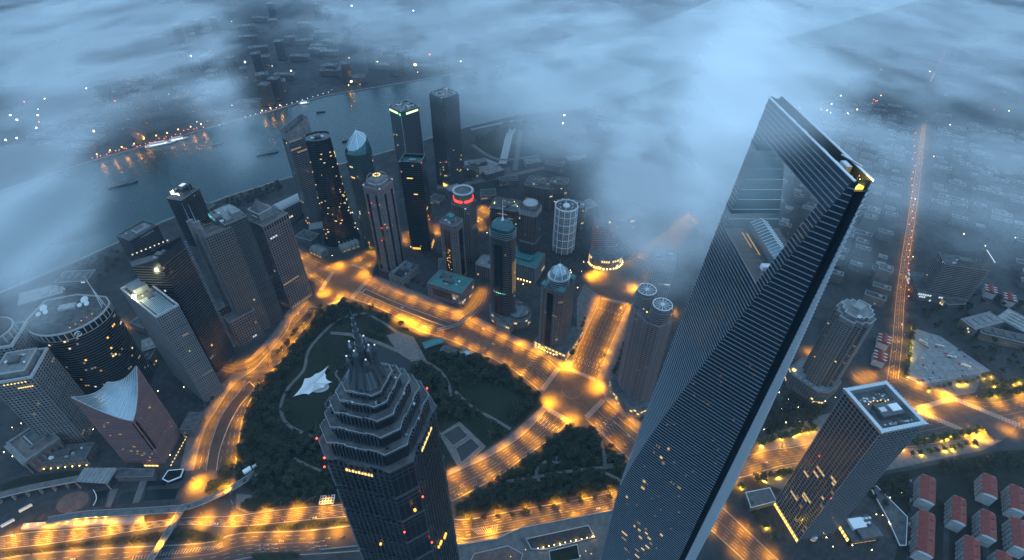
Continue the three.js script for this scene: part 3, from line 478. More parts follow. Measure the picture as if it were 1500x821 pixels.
  for (const [t, fl, len] of [[0.28, 70, 0.03], [0.25, 67, 0.04], [0.31, 66, 0.04], [0.22, 58, 0.04], [0.24, 56, 0.05], [0.62, 63, 0.05], [0.33, 43, 0.03], [0.36, 45, 0.05], [0.4, 43, 0.04], [0.44, 41, 0.05], [0.48, 45, 0.03], [0.5, 44, 0.04], [0.55, 43, 0.05], [0.6, 42, 0.04], [0.2, 38, 0.09], [0.22, 36, 0.08], [0.45, 36, 0.06], [0.47, 34, 0.07], [0.52, 38, 0.05], [0.56, 40, 0.06], [0.4, 30, 0.08], [0.3, 33, 0.05], [0.68, 47, 0.04], [0.12, 50, 0.03]]) face(t, fl * 4.1 + 0.8, len, 2.6, fl % 3 ? g1 : g2);
  for (let k = 0; k < 46; k++) face(R(0.05, 0.9), Math.floor(R(20, 96)) * 4.1 + 1, R(0.008, 0.02), 1.6, g2);
  g1.mesh('lit_window', glow(1, 0.62, 0.2, 0.9), o, 'stuff'); g2.mesh('lit_window', glow(1, 0.55, 0.2, 0.3), o, 'stuff');
}

// ---- the stepped pagoda-like tower with the spire
{
  const o = thing('stepped_tower', 'dark stepped tower with tiered crown and tall tapering spire above the park', 'building', [-73, 0, -176], 0);
  const A0 = 58 * Math.PI / 180, oct = (r, ch = 12) => [0, 1, 2, 3].flatMap((k) => { const a = A0 + k * Math.PI / 2, c = ch * Math.PI / 180; return [[r * Math.cos(a - c), r * Math.sin(a - c)], [r * Math.cos(a + c), r * Math.sin(a + c)]]; });
  // notched corners: each corner steps in twice
  const star = (r) => { const q = [], c = oct(r); for (let i = 0; i < 8; i += 2) { const p = c[i], n = c[i + 1], nx = c[(i + 2) % 8]; q.push(p, n); for (const t of [0.16, 0.3]) { const b = lerp2(n, nx, t), k = t === 0.16 ? 0.965 : 0.985; q.push([b[0] * 0.955, b[1] * 0.955], [b[0] * k, b[1] * k]); } for (const t of [0.7, 0.84]) { const b = lerp2(n, nx, t), k = t === 0.84 ? 0.965 : 0.985; q.push([b[0] * k, b[1] * k], [b[0] * 0.955, b[1] * 0.955]); } } return q; };
  const glass = stdm({ color: col(0.035, 0.042, 0.05), roughness: 0.3, metalness: 0.6 }), trim = stdm({ color: col(0.17, 0.205, 0.235), roughness: 0.35, metalness: 0.8 }), rib = stdm({ color: col(0.13, 0.15, 0.165), roughness: 0.4, metalness: 0.7 });
  const seg = [], N = 13; for (let k = 0; k <= N; k++) seg.push([336 * k / N, 35 - 3 * (k / N) ** 1.3]);
  for (let k = 0; k < N; k++) {
    const [y0, r0] = seg[k], [y1] = seg[k + 1], q0 = star(r0 - 0.5), q1 = star(r0 + 0.3);
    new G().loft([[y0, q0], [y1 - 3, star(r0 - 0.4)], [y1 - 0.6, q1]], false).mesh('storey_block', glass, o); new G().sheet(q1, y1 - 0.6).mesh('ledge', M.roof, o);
    parapet(o, star(r0 + 0.35), y1 - 0.8, 0.4, 0.25, trim).name = 'eave';
    // upright ribs
    const g = new G(), c = oct(r0 - 0.5); for (let i = 0; i < 8; i++) { const p = c[i], n = c[(i + 1) % 8], l = dist2(p, n), m = Math.round(l / 3.2), an = Math.atan2(n[1] - p[1], n[0] - p[0]); if (i % 2) for (let j = 1; j < m; j++) { const b = lerp2(p, n, j / m), kk = j / m < 0.3 || j / m > 0.7 ? 1.0 : 1.012; g.box(0.55, y1 - y0 - 1, 1.1, b[0] * kk, y0, b[1] * kk, an); } else for (let j = 0; j <= 4; j++) { const b = lerp2(p, n, j / 4); g.box(0.3, y1 - y0 - 1, 0.6, b[0], y0, b[1], an); } }
    g.mesh('rib', rib, o, 'stuff');
    const f = new G(); for (let y = y0 + 4; y < y1 - 2; y += 4) f.prism(oct(r0 - 0.25 + 0.8 * (y - y0) / (y1 - y0) - 0.6), y, y + 0.7, true); f.mesh('floor_line', rib, o, 'stuff');
  }
  // crown tiers
  const tiers = [[336, 347, 29], [347, 356, 24.8], [356, 364, 20.6], [364, 370, 16.4], [370, 374, 12.4]];
  for (const [y0, y1, r] of tiers) {
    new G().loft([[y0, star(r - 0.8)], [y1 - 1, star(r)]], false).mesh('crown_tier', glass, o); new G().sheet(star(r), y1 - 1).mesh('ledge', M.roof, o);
    parapet(o, star(r + 0.35), y1 - 1.1, 0.5, 0.28, trim).name = 'eave';
    const c = star(r + 0.2), rl = new G(); for (let i = 0; i < c.length; i++) rl.tube([c[i][0], y1 + 0.5, c[i][1]], [c[(i + 1) % c.length][0], y1 + 0.5, c[(i + 1) % c.length][1]], 0.08, 0.08, 4); rl.mesh('railing', M.steel, o);
    const g = new G(), k = oct(r); for (let i = 1; i < 8; i += 2) { const p = k[i], n = k[(i + 1) % 8], m = Math.round(dist2(p, n) / 2), an = Math.atan2(n[1] - p[1], n[0] - p[0]); for (let j = 1; j < m; j++) { const b = lerp2(p, n, j / m); g.box(0.5, y1 - y0 - 0.6, 1.2, b[0], y0, b[1], an); } } g.mesh('rib', trim, o, 'stuff');
  }
  { const q = seeded(77); for (let k = 0; k < 46; k++) { const t = tiers[Math.floor(q() * 4)], a = q() * 6.283, rr = t[2] * (0.8 + 0.1 * q()); new G().box(0.6 + q() * 1.6, 0.5 + q() * 1.4, 0.6 + q(), rr * Math.cos(a), t[1] - 0.98, rr * Math.sin(a), a).mesh('roof_unit', q() < 0.5 ? M.metal : M.darkMetal, o); } }
  // lamps glowing behind the ribs under the lowest crown ledge, on the two faces towards the camera
  { const g = new G(), k = oct(31.6); for (const i of [1, 7]) { const p = k[i], n = k[(i + 1) % 8], m = 9, an = Math.atan2(n[1] - p[1], n[0] - p[0]); for (let j = 0; j < m; j++) { const b = lerp2(p, n, 0.3 + 0.4 * j / (m - 1)); g.box(1.0, 1.7, 0.5, b[0] * 1.03, 328.5, b[1] * 1.03, an); } } g.mesh('lit_window', L.warm, o, 'stuff'); }
  // lotus crown, finials and spire
  new G().loft([[374, oct(9.5)], [384, oct(6)], [388, oct(5)]], true).mesh('spire_base', rib, o);
  for (let k = 0; k < 12; k++) { const a = A0 + k * Math.PI / 6, g = new G(); g.tube([9 * Math.cos(a), 374, 9 * Math.sin(a)], [5.6 * Math.cos(a), 390, 5.6 * Math.sin(a)], 0.5, 0.35, 5); g.mesh('spire_rib', trim, o); }
  for (let k = 0; k < 8; k++) { const a = A0 + k * Math.PI / 4, r = k % 2 ? 4.6 : 6.4, y = k % 2 ? 396 : 391, g = new G(); g.loft([[384, shift(round(1.5, 1.5, 6), r * Math.cos(a) * 0.8, r * Math.sin(a) * 0.8)], [y, shift(round(1.7, 1.7, 6), r * Math.cos(a), r * Math.sin(a))], [y + 3.2, shift(round(0.15, 0.15, 6), r * Math.cos(a) * 1.1, r * Math.sin(a) * 1.1)]]); g.mesh('crown_petal', k % 2 ? trim : rib, o); new G().dome(0.5, 0.6, r * Math.cos(a) * 1.1, y + 3, r * Math.sin(a) * 1.1, 6, 2).mesh('crown_light', L.cool, o); }
  for (let k = 0; k < 7; k++) { const y = 388 + k * 4, r = 2.7 - k * 0.33; new G().prism(round(r, r, 8), y, y + 3.6).mesh('spire_stage', rib, o); new G().prism(round(r + 0.2, r + 0.2, 8), y + 3.6, y + 3.9, true).mesh('spire_ring', trim, o); }
  new G().tube([0, 416, 0], [0, 421.5, 0], 0.4, 0.08, 6).mesh('spire_tip', trim, o);
  for (const [k, r, y] of [[3, 33, 337], [2, 33, 337], [6, 33, 337], [4, 14, 375]]) { const p = oct(r)[k]; beacon(o, p[0], y, p[1]); }
  for (const [k, y] of [[0, 302], [1, 276], [0, 246], [1, 218], [3, 310]]) { const p = oct(34.4)[k]; beacon(o, p[0] * 1.01, y, p[1] * 1.01); }
  const g = new G(), k = oct(34.6); for (const [i, t, y, w] of [[0, 0.4, 292, 1.4], [7, 0.8, 222, 1.2], [7, 0.7, 220, 3], [7, 0.5, 214, 4], [1, 0.5, 250, 1]]) { const p = lerp2(k[i], k[(i + 1) % 8], t), an = Math.atan2(k[(i + 1) % 8][1] - k[i][1], k[(i + 1) % 8][0] - k[i][0]); g.box(w, 1.6, 1.2, p[0], y, p[1], an); } g.mesh('lit_window', L.amber, o, 'stuff');
}

// ---- office tower with the open roof frame beside the red-roofed houses
{
  const f = foot([1240, 571], [1293, 632], [1354, 618], 206), o = towerAt('office_tower', 'dark glass office tower with a pale open frame around its roof', f), q = rect(f.w, f.d), y1 = 206;
  new G().prism(q, 0, y1 - 6, false, false).mesh('wall', M.glassDark, o); new G().sheet(q, y1 - 6).mesh('roof', M.roof, o);
  const fm = stdm({ color: col(0.3, 0.3, 0.31), roughness: 0.4, metalness: 0.4 });
  for (let y = 8; y < y1 - 4; y += 4.4) { const e = grown(q, 0.3), g = new G(); for (let i = 0; i < 4; i++) { const j = (i + 1) % 4, k = (p, yy) => [p[0], yy, p[1]]; g.quad(k(e[j], y), k(e[i], y), k(e[i], y + 0.6), k(e[j], y + 0.6)); g.quad(k(e[i], y + 0.6), k(q[i], y + 0.6), k(q[j], y + 0.6), k(e[j], y + 0.6)); } g.mesh('floor_band', fm, o); }
  for (let i = 0; i < 4; i++) { const a = q[i], b = q[(i + 1) % 4], an = Math.atan2(b[1] - a[1], b[0] - a[0]), n = 11; for (let k = 0; k <= n; k++) { const p = lerp2(a, b, k / n); new G().box(0.55, y1 - 5, 0.9, p[0], 0, p[1], an).mesh('mullion', fm, o); } }
  const out = grown(q, 1.4), inn = grown(q, -2), fr = new G(), k = (p, yy) => [p[0], yy, p[1]]; for (let i = 0; i < 4; i++) { const j = (i + 1) % 4; fr.quad(k(out[j], y1 - 3), k(out[i], y1 - 3), k(out[i], y1), k(out[j], y1)); fr.quad(k(out[i], y1), k(inn[i], y1), k(inn[j], y1), k(out[j], y1)); fr.quad(k(inn[i], y1 - 6), k(inn[j], y1 - 6), k(inn[j], y1), k(inn[i], y1)); }
  fr.mesh('roof_frame', M.metal, o);
  for (let i = 0; i < 4; i++) { const a = out[i], b = out[(i + 1) % 4]; for (let t = 0; t < 15; t++) { const p = lerp2(a, b, (t + 0.5) / 15), an = Math.atan2(b[1] - a[1], b[0] - a[0]); new G().box(0.3, 0.35, 3.2, p[0] * 0.96, y1 + 0.005, p[1] * 0.96, an).mesh('frame_slat', M.steel, o); } }
  new G().box(13, 5, 22, 3, y1 - 6, -3).mesh('plant_room', M.stoneDark, o); new G().box(7, 1.2, 9, 3, y1 - 1, -8).mesh('roof_hatch', M.white, o); new G().box(4.5, 0.8, 6, 3, y1 - 1, 4).mesh('roof_unit', M.metal, o);
  const r = seeded(5); for (let i = 0; i < 34; i++) new G().box(0.8 + r() * 1.6, 0.8 + r() * 1.6, 0.8 + r() * 1.6, (r() < 0.6 ? -8 - r() * 7 : 14 + r() * 2), y1 - 6, (r() - 0.5) * 34).mesh('roof_unit', r() < 0.5 ? M.metal : M.concrete, o);
  for (let i = 0; i < 7; i++) new G().box(0.8, 0.7, 0.8, -9 + r() * 3, y1 - 6 + 1.4, -12 + i * 3.4).mesh('roof_lamp', L.warm, o);
  const g = new G(), g2 = new G(), cell = (face, c, fl, n, G0) => { const a = q[face], b = q[(face + 1) % 4], an = Math.atan2(b[1] - a[1], b[0] - a[0]), ox = Math.sin(an) * 0.15, oz = -Math.cos(an) * 0.15, A = lerp2(a, b, (c + 0.1) / 11), B = lerp2(a, b, (c + n - 0.1) / 11), y = 8 + fl * 4.4 + 0.9; G0.quad([B[0] + ox, y, B[1] + oz], [A[0] + ox, y, A[1] + oz], [A[0] + ox, y + 2.6, A[1] + oz], [B[0] + ox, y + 2.6, B[1] + oz]); };
  for (let i = 0; i < 18; i++) cell(pick([2, 3, 3, 2]), Math.floor(rnd() * 10), Math.floor(R(1, 28)), 1, rnd() < 0.2 ? g : g2);
  for (const [c, fl, n] of [[3, 12, 3], [4, 11, 2], [5, 20, 2], [4, 22, 3], [1, 24, 2], [7, 17, 2], [6, 8, 3]]) { cell(2, c, fl, n, g); cell(3, c, fl, n, g2); }
  g.mesh('lit_window', glow(1, 0.62, 0.22, 0.8), o, 'stuff'); g2.mesh('lit_window', glow(1, 0.6, 0.3, 0.25), o, 'stuff');
  const lob = new G(); for (const fc of [2, 3]) for (let c = 0; c < 11; c++) { const a = q[fc], b = q[(fc + 1) % 4], an = Math.atan2(b[1] - a[1], b[0] - a[0]), ox = Math.sin(an) * 0.2, oz = -Math.cos(an) * 0.2, A = lerp2(a, b, (c + 0.12) / 11), B = lerp2(a, b, (c + 0.88) / 11); lob.quad([B[0] + ox, 0.8, B[1] + oz], [A[0] + ox, 0.8, A[1] + oz], [A[0] + ox, 6.4, A[1] + oz], [B[0] + ox, 6.4, B[1] + oz]); } lob.mesh('lobby_window', glow(1, 0.66, 0.15, 2), o, 'stuff');
  for (const [x, z] of [[out[0], 0], [out[1], 0], [out[2], 0], [out[3], 0]]) beacon(o, x[0], y1, x[1], L.cool);
  const p = lerp2(q[2], q[3], 0.7); beacon(o, p[0], 120, p[1] + 0.5); beacon(o, q[2][0] + 0.3, 96, q[2][1] + 0.3);
}
// ---- crowned residential tower with a podium, behind the office tower
{
  const f = foot([1236, 460], [1268, 478], [1303, 476], 144, 40, 44), o = towerAt('residential_tower', 'pale grey residential tower with stepped angular crown and low podium', f);
  const q = [[-9, -22], [9, -22], [9, -15], [16, -15], [16, -8], [21, -8], [21, 8], [16, 8], [16, 15], [9, 15], [9, 22], [-9, 22], [-9, 15], [-16, 15], [-16, 8], [-21, 8], [-21, -8], [-16, -8], [-16, -15], [-9, -15]]; facade(o, q, 22, 132, { body: M.glassDark, band: 1.5, step: 3.4, bandMat: M.stoneGrey, pier: 3.6, pierW: 1.1, pierMat: M.stoneGrey, lit: 14, cap: M.roof });
  for (const [y0, y1, k] of [[132, 138, 0.96], [138, 144, 0.8]]) { new G().prism(scaled(q, k), y0, y1).mesh('crown', M.stoneGrey, o); parapet(o, scaled(q, k * 1.04), y1, 1.6, 0.8, M.plaster); }
  new G().box(10, 6, 14, 0, 144, 0).mesh('plant_room', M.concrete, o); new G().box(4, 0.7, 5, 8, 144.02, 12).mesh('roof_unit', M.white, o);
  const g = new G(); for (let i = 0; i < 7; i++) g.box(1.5, 1.2, 0.6, -12 + i * 3.4, 60 + (i % 3) * 0.3, 19.6); g.mesh('lit_window', L.amber, o, 'stuff');
  const pod = chamfered(56, 52, 10); facade(o, shift(pod, -4, 6), 0, 22, { body: M.stoneDark, band: 0.8, step: 4.4, pier: 4, lit: 10, litMat: L.warm, cap: M.roofPale }); parapet(o, shift(pod, -4, 6), 22, 1.4, 1);
  new G().box(5, 1.4, 5, -26, 22.1, 22).mesh('skylight', L.warm, o); for (let i = 0; i < 6; i++) new G().box(3, 1.5, 2.4, -20 + i * 7, 22, 27).mesh('roof_unit', M.metal, o);
}
// ---- twin-drum residential tower
{
  const [a] = XZ([[948, 424]], 172), [b] = XZ([[971, 446]], 172), o = thing('twin_drum_tower', 'banded tower with two round drums topped by wheel-like roof frames', 'building', [a[0], 0, a[1]]), rb = [b[0] - a[0], b[1] - a[1]], an = Math.atan2(rb[1], rb[0]);
  const lb = { body: M.glassDark, band: 1.3, step: 3.3, bandMat: M.stonePink, bandOut: 0.9, lit: 10, cap: M.roof };
  const c = Math.cos(an), s = Math.sin(an), T = (x, z) => [x * c - z * s, x * s + z * c];
  const body = [[-11, -6], [-4, 14], [10, 20], [30, 18], [42, 10], [42, -8], [20, -11], [0, -12]].map(([x, z]) => T(x, z));
  facade(o, body, 0, 150, { ...lb, pier: 5, pierW: 0.9, pierMat: M.stoneWarm, lit: 26 }); parapet(o, body, 150, 1.4, 0.8, M.stonePink);
  for (const p of [[0, 0], rb]) {
    facade(o, shift(round(12, 12, 26), p[0], p[1]), 60, 166, { ...lb, lit: 6 }); new G().prism(shift(round(9.6, 9.6, 26), p[0], p[1]), 166, 171).mesh('drum', M.stoneGrey, o);
    const ring = new G(), sp = new G(); for (let k = 0; k < 24; k++) { const f = (r, i) => [p[0] + r * Math.cos(i / 24 * 6.28319), 172, p[1] + r * Math.sin(i / 24 * 6.28319)]; ring.tube(f(11, k), f(11, k + 1), 0.55, 0.55, 5); if (k % 2) sp.tube(f(1, k), f(11, k), 0.28, 0.28, 4); } ring.mesh('roof_ring', M.white, o); sp.mesh('roof_spoke', M.white, o, 'stuff');
    new G().prism(shift(round(2, 2, 10), p[0], p[1]), 171, 173).mesh('hub', M.white, o); mast(o, p[0], 173, p[1], 5, 0.3);
  }
  const q = T(16, 8); plant(o, 10, 10, 150, 4, 3); new G().box(1.6, 1.2, 1.6, q[0], 151, q[1]).mesh('roof_lamp', L.warm, o);
  facade(o, shift(scaled(body, 1.35), -6, 2), 0, 12, { body: M.stoneWarm, band: 0.7, step: 4, pier: 5, lit: 24, litMat: L.warm, cap: M.roof });
}
// ---- grey slab tower half lost in cloud behind the twin drums
{ const f = foot([958, 380], [990, 384], [1012, 366], 95, 32, 30), o = towerAt('slab_tower', 'hazy grey ribbed tower behind the twin-drum tower', f); facade(o, rect(32, 30), 0, 95, { body: M.glassGrey, band: 0.8, step: 3.6, pier: 2.6, pierW: 0.9, pierMat: M.stoneGrey, lit: 10 }); parapet(o, rect(32.4, 30.4), 95, 2); plant(o, 30, 26, 95, 6, 4); }
// ---- domed tower at the junction
{
  const f = foot([791, 415], [824, 428], [850, 403], 125, 34, 44), o = towerAt('domed_tower', 'brown banded tower with a grey glass dome and teal corner roofs at the junction', f), q = chamfered(34, 44, 5);
  facade(o, q, 0, 120, { body: M.glassDark, band: 1.4, step: 3.8, bandMat: M.stoneWarm, bandOut: 0.5, pier: 4.2, pierW: 0.9, pierMat: M.stoneWarm, lit: 16, cap: M.roof });
  for (const [x, z] of [[0, 22.3], [-17.3, 0]]) new G().box(x ? 1.2 : 9, 104, x ? 9 : 1.2, x, 10, z).mesh('glass_bay', M.glassBlack, o);
  for (const [x, z] of [[-12, -16], [12, -16], [12, 16], [-12, 16]]) new G().box(9, 3.2, 10, x, 120, z).mesh('corner_roof', M.teal, o);
  facade(o, round(14.5, 14.5, 28), 120, 130, { body: M.glassGrey, band: 0.6, step: 3, bandMat: M.metal, cap: null }); new G().prism(round(15.6, 15.6, 28), 130, 131.4, true).mesh('dome_ring', M.metal, o);
  new G().dome(13, 15, 0, 131.4, 0, 16, 6).mesh('dome', M.glassPale, o); for (let k = 0; k < 8; k++) { const g = new G(), a = k * Math.PI / 4; for (let j = 0; j < 6; j++) { const f = (i) => [13.1 * Math.cos(i / 6 * 1.571) * Math.cos(a), 131.4 + 15.1 * Math.sin(i / 6 * 1.571), 13.1 * Math.cos(i / 6 * 1.571) * Math.sin(a)]; g.tube(f(j), f(j + 1), 0.35, 0.35, 4); } g.mesh('dome_rib', M.white, o); }
  new G().prism(round(2.4, 2.4, 8), 145.5, 149).mesh('lantern', M.white, o); mast(o, 0, 149, 0, 9, 0.4);
  facade(o, shift(rect(52, 58), 6, -4), 0, 14, { body: M.stoneDark, band: 0.8, step: 4.6, pier: 6, lit: 40, litMat: L.warm, cap: M.roof });
  for (let i = 0; i < 6; i++) new G().box(1.2, 1.2, 0.6, -12 + i * 5, 4, 25.4).mesh('entrance_lamp', L.lamp, o);
}
// ---- slim curved tower with spire
{
  const [a] = XZ([[714, 336]], 170), [b] = XZ([[748, 346]], 170), f = { x: (a[0] + b[0]) / 2 + 5, z: (a[1] + b[1]) / 2 - 11, a: Math.atan2(b[1] - a[1], b[0] - a[0]) }, o = towerAt('curved_tower', 'slim dark tower with rounded sides, curved teal glass top and thin spire', f), w = 36, d = 28;
  const q = Array.from({ length: 32 }, (_, i) => { const t = i / 32 * 6.28319, c = Math.cos(t), s = Math.sin(t), k = 0.72; return [w / 2 * Math.sign(c) * Math.abs(c) ** k, d / 2 * Math.sign(s) * Math.abs(s) ** k]; });
  facade(o, q, 0, 158, { body: M.glassBlack, band: 1.0, step: 3.5, bandMat: M.stoneDark, bandOut: 0.5, lit: 14, cap: null });
  facade(o, q, 158, 170, { body: M.glassTeal, band: 0.4, step: 3, bandMat: M.metal, cap: null });
  new G().loft([[170, q], [175, scaled(q, 0.93)], [180, q.map((p) => [p[0] * 0.75, p[1] * 0.7])], [183, q.map((p) => [p[0] * 0.4, p[1] * 0.35])]]).mesh('glass_top', M.glassTeal, o);
  for (let k = 0; k < 4; k++) { const g = new G(), x = -9 + k * 6; for (let j = 0; j < 6; j++) { const e = (t) => [x * (1 - 0.25 * Math.abs(t)), 184 - 14 * t * t, d / 2 * t]; g.tube(e(-1 + j / 3), e(-1 + (j + 1) / 3), 0.4, 0.4, 4); } g.mesh('top_rib', M.teal, o); }
  new G().tube([0, 182, 0], [0, 188, 0], 2.4, 1, 8).mesh('spire_base', M.white, o); mast(o, 0, 188, 0, 26, 0.7, M.white);
  const g = new G(); for (const s of [-1, 1]) g.box(6, 130, 1.2, s * 3.4, 20, d / 2 + 0.2); g.mesh('glass_bay', M.glassBlack, o);
  const gl = new G(); for (let i = 0; i < 12; i++) { const t = 0.5 + i * 0.18, p = [w / 2 * Math.cos(t) * 1.035, d / 2 * Math.sin(t) * 1.05]; gl.box(2.2, 1.3, 0.5, p[0], 62, p[1] + 0.4, t + 1.57); } gl.mesh('lit_window', L.cyan, o, 'stuff');
  for (let i = 0; i < 3; i++) new G().box(0.5, 60, 0.5, 18.3, 60, -4 + i * 4).mesh('light_strip', L.dim, o);
  facade(o, shift(round(34, 26, 30), 10, -4), 0, 16, { body: M.stoneDark, band: 0.8, step: 4, pier: 5, lit: 20, cap: M.roof }); new G().dome(18, 9, 22, 16, -8, 20, 5).mesh('podium_dome', M.glassGrey, o); plant(o, 14, 12, 16, 6, 8);
  facade(o, shift(rect(22, 16), 16, 24), 0, 18, { body: M.stoneWarm, band: 1, step: 4.5, pier: 3, lit: 8, cap: M.roof }); 
}
// ---- tower with round rooftop drum
{
  const f = foot([760, 307], [785, 313], [800, 303], 119, 31, 30), o = towerAt('drum_top_tower', 'dark ribbed tower with a pale round rooftop drum above a teal-roofed podium', f), q = chamfered(31, 30, 4);
  facade(o, q, 0, 110, { body: M.glassDark, band: 0.9, step: 3.6, bandMat: M.stoneDark, pier: 4, pierW: 0.5, pierMat: M.stoneDark, lit: 8 }); new G().prism(grown(q, 0.4), 56, 60, true).mesh('plant_floor', M.stoneGrey, o); facade(o, q, 110, 119, { body: M.stoneGrey, pier: 3, pierMat: M.plaster, cap: M.roof }); parapet(o, q, 119, 1.5);
  new G().prism(round(10, 10, 24), 119, 126).mesh('drum', M.stoneGrey, o); new G().prism(round(12, 12, 28), 126, 127.4, true).mesh('drum_ring', M.plaster, o); parapet(o, round(12, 12, 28), 127.4, 0.8, 1, M.plaster);
  const pod = shift(rect(58, 46), 2, 26); facade(o, pod, 0, 34, { body: M.stoneDark, band: 1, step: 5, pier: 5, lit: 10, cap: M.teal }); parapet(o, pod, 34, 1.4); new G().box(30, 5, 12, 2, 34, 30).mesh('roof_hall', M.teal, o);
  for (let i = 0; i < 9; i++) new G().box(2, 1.1, 0.6, -22 + i * 5.6, 3, 49.6).mesh('entrance_lamp', L.lamp, o);
}
// ---- white lattice tower
{
  const [p] = XZ([[830, 302]], 92), o = thing('lattice_tower', 'white latticed round tower with small dome on its roof', 'building', [p[0], 0, p[1]], 0.3), q = round(19, 19, 12);
  facade(o, q, 0, 92, { body: M.glassGrey, band: 1.7, step: 3.5, bandMat: M.plaster, bandOut: 0.25, pier: 3.3, pierW: 0.9, pierMat: M.plaster, lit: 12, cap: M.roof });
  for (let k = 0; k < 12; k++) { const a = k / 12 * 6.28319; new G().box(1.2, 96, 1.2, 20 * Math.cos(a), 0, 20 * Math.sin(a), a).mesh('white_pier', M.white, o); }
  for (const y of [14, 30, 46, 62, 78, 92]) { const g = new G(), e = round(20.2, 20.2, 12); for (let i = 0; i < 12; i++) { const a = e[i], b = e[(i + 1) % 12]; g.tube([a[0], y, a[1]], [b[0], y, b[1]], 0.7, 0.7, 4); } g.mesh('white_ring', M.white, o); }
  parapet(o, round(20.4, 20.4, 12), 92, 2.2, 1, M.white); new G().dome(6.5, 5, 0, 92.1, 0, 16, 5).mesh('dome', M.white, o); for (let i = 0; i < 8; i++) new G().box(2.5, 1.8, 2.5, 12 * Math.cos(i), 92, 12 * Math.sin(i)).mesh('roof_unit', M.metal, o);
}
// ---- tower with the red neon band
{
  const f = foot([664, 296], [683, 301], [703, 288], 122, 30, 34), o = towerAt('neon_tower', 'brown tower with a round crown ringed by red neon', f), q = chamfered(34, 36, 6);
  facade(o, q, 0, 116, { body: M.glassDark, band: 1.2, step: 3.4, bandMat: M.stoneWarm, pier: 3.4, pierW: 0.8, pierMat: M.stoneWarm, lit: 12 });
  facade(o, round(15.5, 15.5, 26), 116, 136, { body: M.stoneWarm, band: 0.8, step: 4, bandMat: M.stonePink, cap: M.roof }); new G().prism(round(18, 18, 30), 136, 138.2, true, false).mesh('crown_ring', M.plaster, o); parapet(o, round(18, 18, 30), 136, 2.4, 4, M.plaster); new G().prism(round(12, 12, 24), 135, 137).mesh('well', M.stoneDark, o);
  const g = new G(); for (let i = 0; i < 30; i++) { const a = i / 30 * 6.28319; if (i % 6 === 5) continue; g.box(0.6, 4.4, 3.2, 16.6 * Math.cos(a), 122, 16.6 * Math.sin(a), a); } g.mesh('neon_sign', glow(1, 0.05, 0.03, 2.4), o);
}
// ---- tower with satellite roof beside it, on a teal-roofed podium
{
  const f = foot([640, 325], [667, 334], [684, 325], 112, 33, 26), o = towerAt('ribbed_tower', 'pinkish ribbed tower with dark glass bays and cooling fans on its roof', f), q = chamfered(33, 28, 5);
  facade(o, q, 0, 112, { body: M.glassDark, band: 1.2, step: 3.5, bandMat: M.stonePink, pier: 3.2, pierW: 0.9, pierMat: M.stonePink, lit: 12 }); parapet(o, q, 112, 1.8, 0.8, M.stonePink);
  new G().box(11, 92, 1, 0, 10, 14.4).mesh('glass_bay', M.glassBlack, o); new G().box(1, 92, 10, 17, 10, 0).mesh('glass_bay', M.glassBlack, o); new G().box(12, 8, 10, -4, 112, -4).mesh('plant_room', M.teal, o); mast(o, -4, 120, -4, 10, 0.5); plant(o, 26, 20, 112, 14, 9);
  const g = new G(); for (let i = 0; i < 16; i++) g.box(0.9, 1, 0.5, R(-4, 4), 18 + rnd() * 50, 15.2); g.mesh('lit_window', L.amber, o, 'stuff');
  const pf = foot([624, 416], [674, 432], [700, 408], 30, 63, 48), p = towerAt('podium_block', 'stone podium block with a teal roof at the foot of the ribbed tower', pf), pq = rect(63, 40);
  facade(p, pq, 0, 28, { body: M.stoneDark, band: 1, step: 5.5, bandMat: M.stonePink, pier: 6, pierW: 1.1, pierMat: M.stonePink, lit: 12, cap: M.teal }); parapet(p, pq, 28, 1.6); new G().box(18, 4, 10, -12, 28, -6).mesh('roof_hall', M.roof, p); plant(p, 40, 24, 28, 8, 10);
  const d = new G(); d.box(34, 14, 0.6, -4, 8, 20.3); d.mesh('glass_front', M.glassBlack, p);
}
